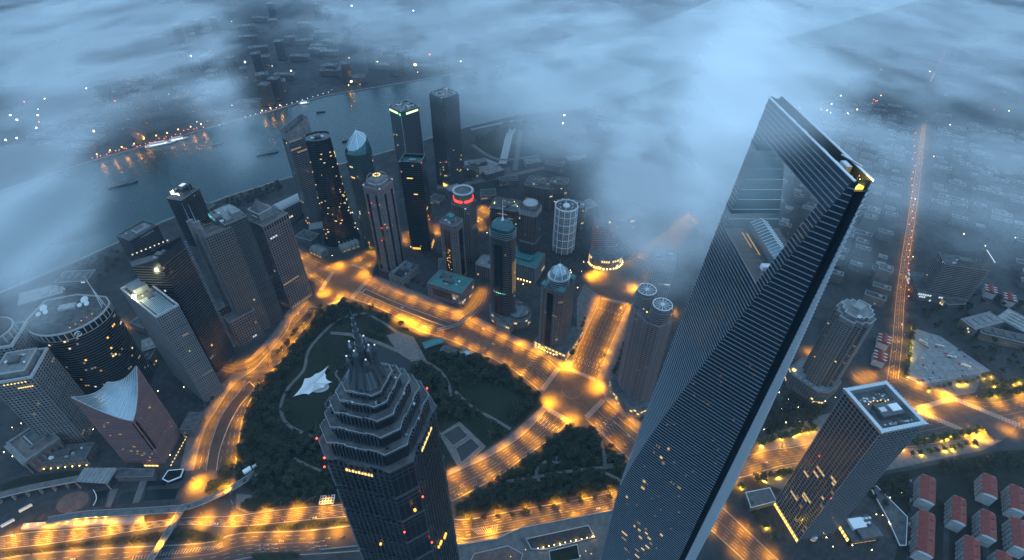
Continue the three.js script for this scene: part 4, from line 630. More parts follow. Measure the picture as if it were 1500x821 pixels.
// ---- large pinkish tower with domed crown
{
  const f = foot([532, 271], [556, 277], [582, 260], 170, 34, 38), o = towerAt('crowned_tower', 'tall pinkish stone tower with dark vertical bays and a lit arched crown', f), q = chamfered(34, 38, 4);
  facade(o, q, 0, 166, { body: M.glassDark, band: 1.5, step: 3.4, bandMat: M.stonePink, bandOut: 0.4, pier: 2.7, pierW: 1.2, pierMat: M.stonePink, pierOut: 0.45, lit: 30 });
  for (const x of [-8, 8]) new G().box(4.2, 150, 1.4, x, 6, 19.1).mesh('glass_bay', M.glassBlack, o); for (const z of [-9, 9]) new G().box(1.4, 150, 4.2, 17.1, 6, z).mesh('glass_bay', M.glassBlack, o); for (const z of [-9, 9]) new G().box(1.4, 150, 4.2, -17.1, 6, z).mesh('glass_bay', M.glassBlack, o);
  parapet(o, grown(q, 0.8), 166, 2, 1.6, M.stonePink); new G().prism(chamfered(27, 30, 6), 166, 172).mesh('crown_base', M.stonePink, o); parapet(o, chamfered(28, 31, 6), 172, 1.4, 1, M.plaster);
  for (const [x, z, a] of [[0, 14.5, 0], [14, 0, 1.571], [0, -14.5, 0], [-14, 0, 1.571]]) { const g = new G(); for (let k = 0; k < 8; k++) { const e = (i) => { const t = i / 8 * Math.PI; return [x + 9 * Math.cos(t) * Math.cos(a), 171 + 8.5 * Math.sin(t), z + 9 * Math.cos(t) * Math.sin(a)]; }; g.tube(e(k), e(k + 1), 0.9, 0.9, 5); } g.mesh('crown_arch', M.stonePink, o); }
  new G().dome(11.5, 9, 0, 172, 0, 18, 5).mesh('dome', M.stoneGrey, o); new G().prism(round(7, 7, 16), 179.2, 181).mesh('dome_cap', M.stonePink, o); for (let k = 0; k < 10; k++) new G().box(1.5, 0.8, 1.5, 5 * Math.cos(k * 0.63), 181, 5 * Math.sin(k * 0.63), k * 0.63).mesh('crown_lamp', glow(1, 0.6, 0.15, 2.2), o);
  for (const [x, z] of [[-16, 18], [16, 18], [16, -18], [-16, -18]]) { new G().dome(1.6, 2, x * 0.93, 168, z * 0.93, 8, 3).mesh('roof_globe', M.white, o); beacon(o, x, 168, z, L.red); }
  for (const [x, y] of [[-12, 120], [9, 96], [-3, 140], [4, 70]]) beacon(o, x, y, 20.2, L.beacon);
  const pf = foot([560, 398], [590, 410], [618, 388], 16, 30, 44), p = towerAt('podium_block', 'grey podium hall with stepped roofs beside the pinkish crowned tower', pf); facade(p, rect(30, 44), 0, 16, { body: M.stoneGrey, band: 0.8, step: 4, pier: 4, lit: 6, cap: M.roof }); new G().box(14, 3, 36, 2, 16, 0).mesh('roof_hall', M.glassDark, p); new G().box(5, 4, 38, -9, 16, 0).mesh('roof_wing', M.stoneGrey, p); plant(p, 24, 30, 16, 5, 12);
}
// ---- black glass tower behind it
{
  const f = foot([581, 237], [617, 239], [632, 228], 178, 37, 30), o = towerAt('black_tower', 'plain black glass tower with a recessed teal roof well', f), q = rect(37, 30);
  facade(o, q, 0, 178, { body: M.glassBlack, band: 0.5, step: 4, bandMat: M.darkMetal, bandOut: 0.12, lit: 9, cap: null }); new G().sheet(q, 172).mesh('roof', M.teal, o); parapet(o, q, 178, 1, 2, M.darkMetal); new G().box(12, 4, 8, 0, 172, 0).mesh('plant_room', M.glassTeal, o); for (const x of [-17, 17]) new G().tube([x, 178, -13], [x, 184, -13], 0.3, 0.2, 5).mesh('roof_post', M.steel, o);
  const g = new G(); g.box(10, 1.6, 0.4, -4, 148, 15.1); g.box(7, 1.4, 0.4, 3, 118, 15.1); g.mesh('lit_window', L.warm, o, 'stuff'); const h = new G(); for (let k = 0; k < 7; k++) h.box(1.6, 4, 0.4, -15 + k * 2.2, 2, 15.2), h.box(0.4, 4, 1.6, 18.7, 2 + (k % 2) * 5, -10 + k * 3); h.mesh('lobby_window', L.amber, o, 'stuff'); beacon(o, 18.5, 178, 15); beacon(o, -18.5, 178, 15, L.cool);
}
// ---- green-lit and pale twin blocks by the river
for (const [Lp, Fp, Rp, h, green] of [[[565, 155], [588, 166], [614, 156], 178, true], [[624, 136], [648, 146], [672, 133], 198, false]]) {
  const f = foot(Lp, Fp, Rp, h, 46, 46), o = towerAt('riverside_tower', green ? 'grey glass tower with green lit strips around its roof edge' : 'tall pale grey glass tower twisting slightly, nearest the river bend', f), q = chamfered(44, 44, 3);
  const rings = [], n = 12; for (let k = 0; k <= n; k++) { const t = green ? 0 : (k / n - 1) * 0.12, c = Math.cos(t), s = Math.sin(t), z = 1.03 - 0.03 * k / n; rings.push([h * k / n, q.map((p) => [(p[0] * c - p[1] * s) * z, (p[0] * s + p[1] * c) * z])]); }
  new G().loft(rings).mesh('wall', M.glassGrey, o); const g = new G(), m = stdm({ color: col(0.17, 0.19, 0.2), roughness: 0.4, metalness: 0.4 });
  for (let k = 0; k < n; k++) { const [y0, a] = rings[k], [y1, b] = rings[k + 1]; for (let fl = 0; fl < 4; fl++) { const t = fl / 4, y = y0 + (y1 - y0) * t, e = grown(a.map((p, i) => lerp2(p, b[i], t)), 0.25); g.prism(e, y, y + 0.9, false, false); } } g.mesh('spandrel', m, o, 'stuff');
  for (let i = 0; i < 4; i++) { const c = new G(), a = q[i * 2]; c.box(0.8, h - 6, 0.8, a[0] * 1.015, 0, a[1] * 1.015, 0); if (green) c.mesh('corner_strip', M.plaster, o); }
  parapet(o, q, h, 2, 1.4, m); const r = seeded(h); for (let i = 0; i < 26; i++) new G().box(1.5 + r() * 4, 1 + r() * 2, 1.5 + r() * 4, (r() - 0.5) * 36, h, (r() - 0.5) * 36).mesh('roof_unit', pick([M.metal, M.concrete, M.roofPale]), o); for (let i = 0; i < 6; i++) new G().box(0.8, 0.8, 0.8, (r() - 0.5) * 34, h + 2, (r() - 0.5) * 34).mesh('roof_lamp', L.pale, o);
  if (green) for (const [x, z, w, d] of [[-4, 22.6, 27, 0.7], [22.6, -2, 0.7, 28]]) new G().box(w, 3.4, d, x, h - 6, z).mesh('light_strip', glow(0.62, 1, 0.42, 2.2), o); if (green) { new G().box(4, 4, 0.7, 16, h - 7, 22.6).mesh('green_sign', glow(0.1, 1, 0.3, 1.6), o); }
  const w = new G(); for (let i = 0; i < (green ? 8 : 26); i++) { const s = rnd() < 0.6; s ? w.box(1.6, 1.3, 0.4, R(-20, 20), green ? R(20, 160) : R(20, 70), 22.9) : w.box(0.4, 1.3, 1.6, 22.9, R(10, 90), R(-20, 20)); } w.mesh('lit_window', L.warm, o, 'stuff'); if (!green) new G().box(14, 8, 0.5, 10, 2, 23.4).mesh('lobby_window', glow(1, 0.72, 0.15, 1.6), o);
  for (const p of [q[0], q[2], q[4], q[6]]) beacon(o, p[0], h + 2, p[1], L.cool);
}
// ---- dark green tower with a cut-diamond glass roof
{
  const [a] = XZ([[500, 222]], 196), [b] = XZ([[540, 222]], 196), o = thing('diamond_roof_tower', 'dark green glass tower with a slanted cut-diamond roof', 'building', [(a[0] + b[0]) / 2, 0, (a[1] + b[1]) / 2 - 16], -0.25), q = round(22, 20, 12);
  facade(o, q, 0, 190, { body: M.glassTeal, band: 0.7, step: 4, bandMat: M.darkMetal, bandOut: 0.25, lit: 34, cap: null });
  const cut = (p) => 205 + p[0] * 0.25 - p[1] * 0.55; new G().loft([[190, q], [cut, scaled(q, 0.8)]], false).mesh('crown_wall', M.glassTeal, o);
  const tq = scaled(q, 0.8), tp = [-1, 222, -6], g = new G(); for (let i = 0; i < 12; i++) { const u = tq[i], v = tq[(i + 1) % 12]; g.tri([v[0], cut(v), v[1]], [u[0], cut(u), u[1]], tp, [0, 0], [1, 0], [0, 1]); } g.mesh('glass_roof', M.glassPale, o);
  for (let i = 0; i < 12; i += 2) { const u = tq[i]; new G().tube([u[0], cut(u), u[1]], tp, 0.35, 0.35, 4).mesh('roof_rib', M.white, o); } mast(o, tp[0], 221, tp[2], 6, 0.3);
  
}
// ---- dark curved tower and its pale slab neighbour
{
  const [a] = XZ([[436, 208]], 205), [b] = XZ([[478, 201]], 205), o = thing('dark_curved_tower', 'broad dark glass tower with curved flank and scattered lit floors', 'building', [(a[0] + b[0]) / 2 + 6, 0, (a[1] + b[1]) / 2 - 10], 0.35);
  const lo = round(34, 26, 20), hi = round(24, 19, 20).map((p) => [Math.max(-20, Math.min(20, p[0])), p[1]]), rings = []; for (let k = 0; k <= 10; k++) { const t = Math.sqrt(k / 10); rings.push([205 * k / 10, lo.map((p, i) => lerp2(p, hi[i], t))]); }
  new G().loft(rings).mesh('wall', M.glassBlack, o); const g = new G(); for (let k = 0; k < 10; k++) for (let f = 0; f < 5; f++) { const t = f / 5, y = rings[k][0] + 20.5 * t; g.prism(grown(rings[k][1].map((p, i) => lerp2(p, rings[k + 1][1][i], t)), 0.2), y, y + 0.5, false, false); } g.mesh('spandrel', M.darkMetal, o, 'stuff');
  const w = { a: new G(), b: new G() }; for (let n = 0; n < 54; n++) { const k = Math.floor(R(0, 9)), i = Math.floor(R(1, 9)), t = rnd(), r = rings[k][1].map((p, m) => lerp2(p, rings[k + 1][1][m], t)), y = rings[k][0] + 20.5 * t, p = r[i], q = r[i + 1], an = Math.atan2(q[1] - p[1], q[0] - p[0]), c = lerp2(p, q, rnd()); (rnd() < 0.5 ? w.a : w.b).box(R(1, 3.4), 0.9, 0.8, c[0] * 1.012, y, c[1] * 1.012, an); } w.a.mesh('lit_window', L.warm, o, 'stuff'); w.b.mesh('lit_window', L.pale, o, 'stuff');
  parapet(o, hi, 205, 2, 1, M.darkMetal); mast(o, 2, 205, -6, 30, 0.4); plant(o, 26, 20, 205, 6, 21);
}
{
  const f = foot([405, 188], [420, 196], [444, 176], 192, 22, 44), o = towerAt('sloping_slab_tower', 'pale grey slab tower with a sloping open top behind the dark curved tower', f), q = rect(22, 46);
  facade(o, q, 0, 178, { body: M.glassGrey, band: 0.9, step: 3.8, bandMat: M.stoneGrey, bandOut: 0.2, lit: 24, cap: M.roof });
  const top = (p) => 200 - p[1] * 0.35; new G().loft([[178, q], [top, q]], false).mesh('screen_wall', M.stoneGrey, o); for (let i = 0; i < 5; i++) new G().box(22, 0.6, 0.8, 0, 186, -18 + i * 9).mesh('roof_beam', M.plaster, o); plant(o, 16, 36, 178, 6, 22);
}
// ---- curved-roof hall and low round pavilions at their feet
{ const f = foot([392, 295], [410, 305], [440, 275], 44, 26, 66), o = towerAt('arched_hall', 'long low hall with an arched pale roof below the sloping slab tower', f); facade(o, rect(26, 66), 0, 38, { body: M.glassGrey, band: 0.8, step: 4.5, pier: 5, lit: 8, cap: null }); const g = new G(); for (let k = 0; k < 8; k++) { const e = (i) => [13.6 * Math.cos(i / 8 * Math.PI), 38 + 7 * Math.sin(i / 8 * Math.PI)]; const u = e(k), v = e(k + 1); g.quad([v[0], v[1], 34], [u[0], u[1], 34], [u[0], u[1], -34], [v[0], v[1], -34]); g.tri([0, 38, 33.4], [u[0], u[1], 33.4], [v[0], v[1], 33.4], [0, 0], [1, 0], [1, 1]); } g.mesh('arched_roof', M.plaster, o); }
for (const [x, y, w, d, a, lab] of [[468, 372, 30, 17, 0.55, 'low grey barrel-roofed pavilion beside the road junction, nearer the pyramid tower'], [512, 364, 34, 16, -0.6, 'low grey barrel-roofed pavilion beside the road junction, nearer the crowned tower']]) {
  const p = P(x, y), o = thing('pavilion', lab, 'pavilion', [p.x, 0, p.z], -a); new G().box(w, 8, d, 0, 0, 0).mesh('wall', M.stoneGrey, o); const g = new G(); for (let k = 0; k < 6; k++) { const e = (i) => [d / 2 * 1.06 * Math.cos(i / 6 * Math.PI), 8 + 5 * Math.sin(i / 6 * Math.PI)], u = e(k), v = e(k + 1); g.quad([-w / 2, v[1], v[0]], [w / 2, v[1], v[0]], [w / 2, u[1], u[0]], [-w / 2, u[1], u[0]]); for (const s of [-1, 1]) g.tri([s * w / 2, 8, 0], [s * w / 2, u[1], u[0]], [s * w / 2, v[1], v[0]], [0, 0], [1, 0], [1, 1]); } g.mesh('barrel_roof', M.roofPale, o); for (let k = 0; k < 5; k++) new G().box(0.6, 5.6, d * 1.08, -w / 2 + (k + 0.5) * w / 5, 8, 0).mesh('roof_rib', M.concrete, o);
  for (let k = 0; k < 4; k++) new G().box(1.6, 1.4, 0.5, -w / 2 + (k + 0.6) * w / 4, 2.6, d / 2 + 0.1).mesh('entrance_lamp', L.warm, o);
}
// ---- pyramid-roofed tower
{
  const f = foot([354, 318], [385, 333], [415, 311], 159, 46, 42), o = towerAt('pyramid_tower', 'grey gridded tower with arched top storeys and a small dark pyramid roof', f), q = rect(46, 42);
  facade(o, q, 0, 150, { body: M.glassBlack, band: 1.1, step: 4.1, bandMat: M.stonePink, bandOut: 0.5, pier: 4.2, pierW: 0.9, pierMat: M.stonePink, pierOut: 0.6, lit: 6, cap: M.roof });
  facade(o, grown(q, 0.5), 150, 159, { body: M.glassBlack, pier: 4.2, pierW: 1.2, pierMat: M.stonePink, band: 1.6, step: 9, bandMat: M.stonePink, cap: M.roof }); parapet(o, grown(q, 0.7), 159, 1.4, 1, M.stonePink);
  const t = shift(rect(24, 22), -3, 3); new G().prism(t, 159, 171).mesh('attic', M.stoneGrey, o); parapet(o, grown(t, 0.5), 171, 1.2, 0.8, M.plaster); const g = new G(), ap = [-3, 188, 3], e = shift(rect(20, 18), -3, 3); for (let i = 0; i < 4; i++) { const u = e[i], v = e[(i + 1) % 4]; g.tri([v[0], 171, v[1]], [u[0], 171, u[1]], ap, [0, 0], [20, 0], [10, 16]); } g.mesh('pyramid_roof', M.stoneDark, o); new G().box(10, 1, 0.6, -2, 164, 14.3).mesh('roof_sign', M.white, o);
  const b = new G(); for (let i = 0; i < 10; i++) b.box(1.6, 4, 0.5, -20 + i * 4.4, 1, 21.3), b.box(0.5, 4, 1.6, 23.3, 1, -18 + i * 4); b.mesh('lobby_window', L.dim, o, 'stuff'); for (let i = 0; i < 10; i++) { new G().box(1.2, 9, 1.2, -21 + i * 4.6, 0, 22).mesh('column', M.stonePink, o); }
}
// ---- big twin-masted tower
{
  const f = foot([262, 312], [300, 345], [338, 318], 190, 44, 52), o = towerAt('twin_mast_tower', 'massive stone tower with two tall fins, twin masts and a glass centre bay', f), w = 44, d = 52;
  const st = { body: M.glassBlack, band: 1.3, step: 3.8, bandMat: M.stoneWarm, bandOut: 0.4, pier: 3, pierW: 1.1, pierMat: M.stoneWarm };
  // back block, two front wings, centre bay
  facade(o, shift(rect(w, 30), -2, -16), 0, 190, { ...st, bandMat: M.stoneDark, pierMat: M.stoneDark, lit: 10 }); parapet(o, shift(rect(w, 30), -2, -16), 190, 2, 1);
  for (const [s, h] of [[-1, 176], [1, 186]]) { const q = shift(rect(13, 34), s * 16, 10); facade(o, q, 0, h, { ...st, lit: 10 }); parapet(o, q, h, 2, 1, M.stoneWarm); const fin = new G(); fin.box(3, h + 22, 8, s * 14, 0, 27.5); fin.mesh('fin', M.stoneGrey, o); mast(o, s * 14, h + 22, 27.5, 26, 0.7); const f2 = new G(); f2.box(2, h + 14, 4, s * 20, 0, 26); f2.mesh('fin', M.stoneGrey, o); }
  facade(o, shift(rect(20, 26), 0, 10), 0, 168, { body: M.glassDark, band: 0.8, step: 3.8, bandMat: M.stoneGrey, lit: 0 }); const g = new G(), gd = new G(); for (let k = 0; k < 20; k++) (k % 3 ? g : gd).box(R(3, 7), 1.6, 0.4, R(-5, 5), 26 + k * 6.8 + rnd() * 3, 23.2); g.mesh('lit_window', L.pale, o, 'stuff'); gd.mesh('lit_window', L.warm, o, 'stuff');
  { const a = new G(); for (let k = 0; k < 7; k++) { const t = k / 7, e = (i) => [-10 + 20 * i / 7, 168 + 12 * Math.sin(Math.PI * i / 7)]; const u = e(k), v = e(k + 1); a.quad([u[0], u[1], 23], [v[0], v[1], 23], [v[0], v[1], 0], [u[0], u[1], 0]); a.quad([u[0], 168, 23], [v[0], 168, 23], [v[0], v[1], 23], [u[0], u[1], 23]); } a.mesh('vaulted_top', M.glassGrey, o); }
  new G().box(36, 3, 22, -6, 190, -18).mesh('roof_slab', M.roofPale, o); new G().box(16, 10, 12, 8, 190, -22).mesh('plant_room', M.stoneGrey, o); new G().box(19, 5.4, 0.6, -20, 183.4, -0.55).mesh('sign_board', stdm({ color: col(0.01, 0.1, 0.085), roughness: 0.5, emissive: col(0.01, 0.16, 0.13) }), o); strokeSign(o, [[[[0.15, 0.9], [0.85, 0.9]], [[0.5, 0.9], [0.5, 0.1]], [[0.05, 0.1], [0.95, 0.1]]], [[[0.1, 0.85], [0.9, 0.85]], [[0.15, 0.65], [0.15, 0.05]], [[0.15, 0.65], [0.85, 0.65], [0.85, 0.05]], [[0.35, 0.4], [0.65, 0.4], [0.65, 0.15], [0.35, 0.15], [0.35, 0.4]]], [[[0.1, 0.62], [0.9, 0.62]], [[0.5, 0.95], [0.5, 0.6], [0.12, 0.05]], [[0.5, 0.6], [0.9, 0.05]]], [[[0.15, 0.92], [0.9, 0.92]], [[0.2, 0.92], [0.08, 0.05]], [[0.35, 0.7], [0.85, 0.7]], [[0.4, 0.55], [0.8, 0.55], [0.8, 0.35], [0.4, 0.35], [0.4, 0.55]], [[0.6, 0.35], [0.35, 0.05]], [[0.5, 0.25], [0.9, 0.05]]]], 3.8, [-20, 184.2, -0.1], 0, L.cyan); plant(o, 30, 22, 193, 6, 31);
  for (const s of [-1, 1]) { const q = shift(rect(20, 38), s * 19, 26); facade(o, q, 0, 50, { body: M.glassBlack, band: 1.2, step: 4.6, bandMat: M.stonePink, pier: 3.6, pierW: 1.0, pierMat: M.stonePink, lit: 5 }); parapet(o, q, 50, 1.6, 1, M.stonePink); }
  new G().box(18, 4, 22, 0, 22, 32).mesh('portico_roof', M.stonePink, o); for (const x of [-7, 7]) new G().box(2.4, 22, 2.4, x, 0, 41).mesh('column', M.stonePink, o); new G().box(6, 5, 0.5, 0, 1, 23.6).mesh('entrance_lamp', L.warm, o);
  const y = new G(); for (let i = 0; i < 8; i++) y.box(0.5, 3.4, 2.6, -29.4, 1, 10 + i * 4.2); y.mesh('lobby_window', glow(1, 0.66, 0.1, 3), o);
}
// ---- small riverside tower with signs, low dark block, thin tower, slab with floodlight
{ const f = foot([240, 288], [264, 292], [296, 276], 104, 30, 44), o = towerAt('sign_tower', 'small dark riverside tower with a warm rooftop sign', f); facade(o, rect(30, 44), 0, 100, { body: M.glassBlack, band: 0.8, step: 3.6, bandMat: M.stoneDark, lit: 12 }); new G().prism(shift(rect(18, 20), -4, -8), 100, 112).mesh('plant_room', M.glassDark, o); { const wave = (n, a) => Array.from({ length: n }, (_, i) => [i / (n - 1), 0.5 + a * Math.sin(i * 2.1) + 0.08 * Math.cos(i * 3.7)]); strokeSign(o, [[wave(14, 0.28), [[0.1, 0.2], [0.9, 0.75]]], [wave(12, 0.25)]], 8, [-4, 102, 12], 0, L.white, 'sign_lettering'); strokeSign(o, [[wave(9, 0.3), [[0, 0.8], [0.8, 0.3]]]], 7, [-15.4, 102, 6], Math.PI / 2, L.white, 'sign_lettering'); } for (const p of [[-14, 20], [14, 20], [14, -20], [-14, -20], [-13, -18]]) beacon(o, p[0], 100, p[1]); parapet(o, rect(30.5, 44.5), 100, 1.5, 1); new G().box(7, 0.8, 10, -4, 112, -9).mesh('skylight', L.cool, o); mast(o, 8, 100, -10, 16, 0.3); plant(o, 26, 36, 100, 5, 33); }
{ const f = foot([167, 345], [190, 354], [230, 337], 80, 34, 50), o = towerAt('dark_block', 'broad dark riverside block with pale roof hatch and dim sign letters', f); facade(o, rect(34, 50), 0, 80, { body: M.glassDark, band: 0.9, step: 3.8, bandMat: M.stoneDark, lit: 9, cap: M.roof }); parapet(o, rect(34.6, 50.6), 80, 2, 1.5, M.stoneDark); new G().box(16, 3, 24, 2, 80, -6).mesh('roof_hall', M.roofPale, o); strokeSign(o, [[[[0.3, 0], [0.3, 1]], [[0.3, 1], [0.7, 0.8]]], [[[0.1, 0.5], [0.9, 0.5]], [[0.5, 0], [0.5, 1]]], [[[0.1, 0.2], [0.9, 0.2]], [[0.1, 0.8], [0.9, 0.8]], [[0.5, 0.2], [0.5, 0.8]]], [[[0.1, 0.1], [0.9, 0.9]], [[0.1, 0.9], [0.9, 0.1]]], [[[0.2, 0], [0.2, 1], [0.8, 1], [0.8, 0]]], [[[0.1, 0.9], [0.5, 0.5], [0.9, 0.9]], [[0.5, 0.5], [0.5, 0]]], [[[0.8, 0.9], [0.2, 0.9], [0.5, 0.5], [0.2, 0.1], [0.8, 0.1]]]], 3, [17.9, 75.4, -4], Math.PI / 2, M.white); plant(o, 26, 40, 80, 8, 34); }
{
  const o = thing('thin_slab_tower', 'thin dark glass slab tower standing behind the floodlit slab', 'building', [-432, 0, -520], -0.1), q = [[-26, 18], [17, -23], [24, -16], [18, 24], [-18, 26]];
  facade(o, q, 0, 190, { body: M.glassBlack, band: 0.7, step: 3.9, bandMat: M.stoneDark, bandOut: 0.3, lit: 26 }); new G().loft([[190, q], [(p) => 196 + p[0] * 0.35, q]], false).mesh('screen_wall', M.glassDark, o); const g = new G(); for (let y = 8; y < 198; y += 3.9) g.box(1.4, 1.2, 7.6, 20.8, y, -19.4, 0.8); g.mesh('edge_balcony', M.stoneGrey, o, 'stuff'); for (let i = 0; i < 9; i++) new G().box(1.2, 1, 1.2, -22 + i * 3.6, 198 + i * 0.5, 14 - i * 3.4).mesh('roof_lamp', L.pale, o); plant(o, 20, 20, 190, 4, 35);
}
{
  const f = foot([170, 415], [228, 462], [245, 443], 162, 84, 24), o = towerAt('floodlit_slab_tower', 'long grey slab tower with a teal louvred roof and one bright floodlight', f), q = rect(84, 26);
  facade(o, q, 0, 158, { body: M.glassBlack, band: 1.4, step: 3.6, bandMat: M.stoneGrey, bandOut: 0.3, pier: 2.4, pierW: 0.9, pierMat: M.stoneGrey, pierOut: 0.35, lit: 10, cap: M.roof }); parapet(o, grown(q, 0.6), 158, 3, 1.6, M.plaster);
  new G().box(40, 1, 20, 18, 158, 0).mesh('louvre_bed', M.teal, o); for (let i = 0; i < 12; i++) new G().box(40, 0.7, 0.6, 18, 159, -9 + i * 1.65).mesh('louvre', M.metal, o); new G().box(20, 8, 16, -26, 158, 0).mesh('plant_room', M.roofPale, o); plant(o, 30, 20, 158, 6, 36);
  const lamp = new THREE.Mesh(new THREE.SphereGeometry(2.3, 14, 10), glow(1, 0.95, 0.5, 60)); lamp.name = 'floodlight'; lamp.position.set(-8, 164, 12); o.add(lit(lamp)); new G().tube([-8, 158, 12], [-8, 163, 12], 0.3, 0.3, 5).mesh('lamp_post', M.pole, o); const pl = new THREE.PointLight(col(1, 0.92, 0.5), 800); pl.position.set(-8, 167, 12); pl.shadow.radius = 40; pl.castShadow = true; o.add(pl);
}
// ---- curved-front building with satellite dishes
{
  const o = thing('curved_front_building', 'dark curved-front office building with satellite dishes and a round emblem on its rim', 'building', [-552, 0, -484], 0), r = 44, arc = Array.from({ length: 22 }, (_, i) => { const a = -0.35 + (2.75 + 0.35) * i / 21; return [r * Math.cos(a), r * Math.sin(a)]; }), q = [...arc, [-42, -18], [-10, -30], [30, -26]];
  facade(o, q, 0, 118, { body: M.glassBlack, band: 0.9, step: 3.9, bandMat: M.stoneDark, bandOut: 0.5, lit: 60, cap: null }); facade(o, grown(q, 0.4), 118, 128, { body: M.glassBlack, pier: 4.4, pierW: 0.9, pierMat: M.plaster, pierOut: 0.7, band: 0.8, step: 10, bandMat: M.plaster, cap: M.roof }); parapet(o, grown(q, 0.8), 128, 1.4, 1.6, M.plaster);
  for (const [x, z, s] of [[-31, 2, 6.8], [-24, 8, 4.8], [-30, 12, 4.4], [10, -14, 7], [17, -8, 4.8], [10, -5, 4.4]]) { const g = new G(); g.tube([x, 128, z], [x, 130.5, z], 0.4, 0.4, 6); g.mesh('dish_post', M.pole, o); const d = new THREE.Mesh(new THREE.SphereGeometry(s, 18, 6, 0, Math.PI * 2, 0, 0.75), M.white); d.name = 'satellite_dish'; d.position.set(x, 131.5 + s * 0.72, z); d.rotation.set(Math.PI + 0.55, 0, 0); o.add(lit(d)); }
  new G().box(18, 3, 9, -6, 128, -6, -0.3).mesh('roof_hall', M.plaster, o); 
  { const a = 0.86, d = new G(); d.tube([(r + 0.9) * Math.cos(a), 123, (r + 0.9) * Math.sin(a)], [(r + 1.9) * Math.cos(a), 123, (r + 1.9) * Math.sin(a)], 4.2, 4.2, 24); d.mesh('emblem_disc', M.darkMetal, o); const e = new G(); for (let k = 0; k < 20; k++) if (k % 10 < 8) { const f = (i, rr) => [(r + 2.1) * Math.cos(a) - Math.sin(a) * rr * Math.cos(i / 20 * 6.283), 123 + rr * Math.sin(i / 20 * 6.283), (r + 2.1) * Math.sin(a) + Math.cos(a) * rr * Math.cos(i / 20 * 6.283)]; e.tube(f(k, 3.2), f(k + 1, 3.2), 0.6, 0.6, 5); } e.tube([(r + 2.1) * Math.cos(a) + Math.sin(a) * 0.9, 122.6, (r + 2.1) * Math.sin(a) - Math.cos(a) * 0.9], [(r + 2.1) * Math.cos(a) - Math.sin(a) * 0.9, 123.4, (r + 2.1) * Math.sin(a) + Math.cos(a) * 0.9], 0.6, 0.6, 5); e.mesh('emblem', M.white, o); }
  const mp = [34, -12]; for (const [dx, dz] of [[0, 0], [5, 2], [2, 5]]) { const g = new G(); g.tube([mp[0] + dx, 128, mp[1] + dz], [mp[0] + 2, 158, mp[1] + 2], 0.4, 0.25, 5); g.mesh('mast_leg', M.white, o); } mast(o, mp[0] + 2, 158, mp[1] + 2, 18, 0.4, M.white); for (let i = 0; i < 5; i++) beacon(o, 20 + i * 3, 128.5, 30 - i * 6, i % 2 ? L.red : L.amber);
  const g = new G(), g2 = new G(); for (let i = 0; i < 60; i++) { const a = R(1.9, 2.75), rr = r + 0.55; (i % 2 ? g : g2).box(R(0.8, 2.4), 1.2, 0.5, rr * Math.cos(a), R(6, 90), rr * Math.sin(a), a + 1.57); } g.mesh('lit_window', L.warm, o, 'stuff'); g2.mesh('lit_window', L.amber, o, 'stuff');
}
// ---- classical bank building on the left edge
{
  const o = thing('classical_tower', 'grey neoclassical bank tower with gridded windows and a wide domed hall', 'building', [-556, 0, -398], 0.26), st = { body: M.glassBlack, band: 1.5, step: 4, bandMat: M.stoneGrey, bandOut: 0.5, pier: 4.2, pierW: 1.5, pierMat: M.stoneGrey, pierOut: 0.6 };
  facade(o, rect(40, 44), 0, 122, { ...st, lit: 12, litMat: L.dim }); parapet(o, rect(42, 46), 122, 3, 2, M.plaster); new G().prism(rect(30, 34), 122, 130).mesh('attic', M.stoneGrey, o); parapet(o, rect(31, 35), 130, 1.6, 1, M.plaster); const g = new G(); for (let i = 0; i < 7; i++) g.box(1.2, 1.6, 0.5, -8 + i * 3.4, 118 - i * 0, 23), g.box(1.2, 1.6, 0.5, 2 + i * 2.2, 110, 23); g.mesh('lit_window', L.warm, o, 'stuff');
  const q = shift(rect(44, 40), -30, -40); facade(o, q, 0, 136, { ...st, lit: 6 }); parapet(o, grown(q, 1), 136, 3, 2, M.plaster); new G().prism(shift(round(22, 22, 26), -34, -42), 136, 146).mesh('drum', M.stoneGrey, o); parapet(o, shift(round(23, 23, 26), -34, -42), 146, 1.6, 1.4, M.plaster); new G().dome(20, 13, -34, 146, -42, 26, 7).mesh('dome', M.roof, o); for (let i = 0; i < 20; i++) { const a = i / 20 * 6.283; new G().box(1.4, 10, 1.4, -34 + 22.6 * Math.cos(a), 136, -42 + 22.6 * Math.sin(a), a).mesh('column', M.plaster, o); }
  plant(o, 26, 26, 130, 6, 41);
}
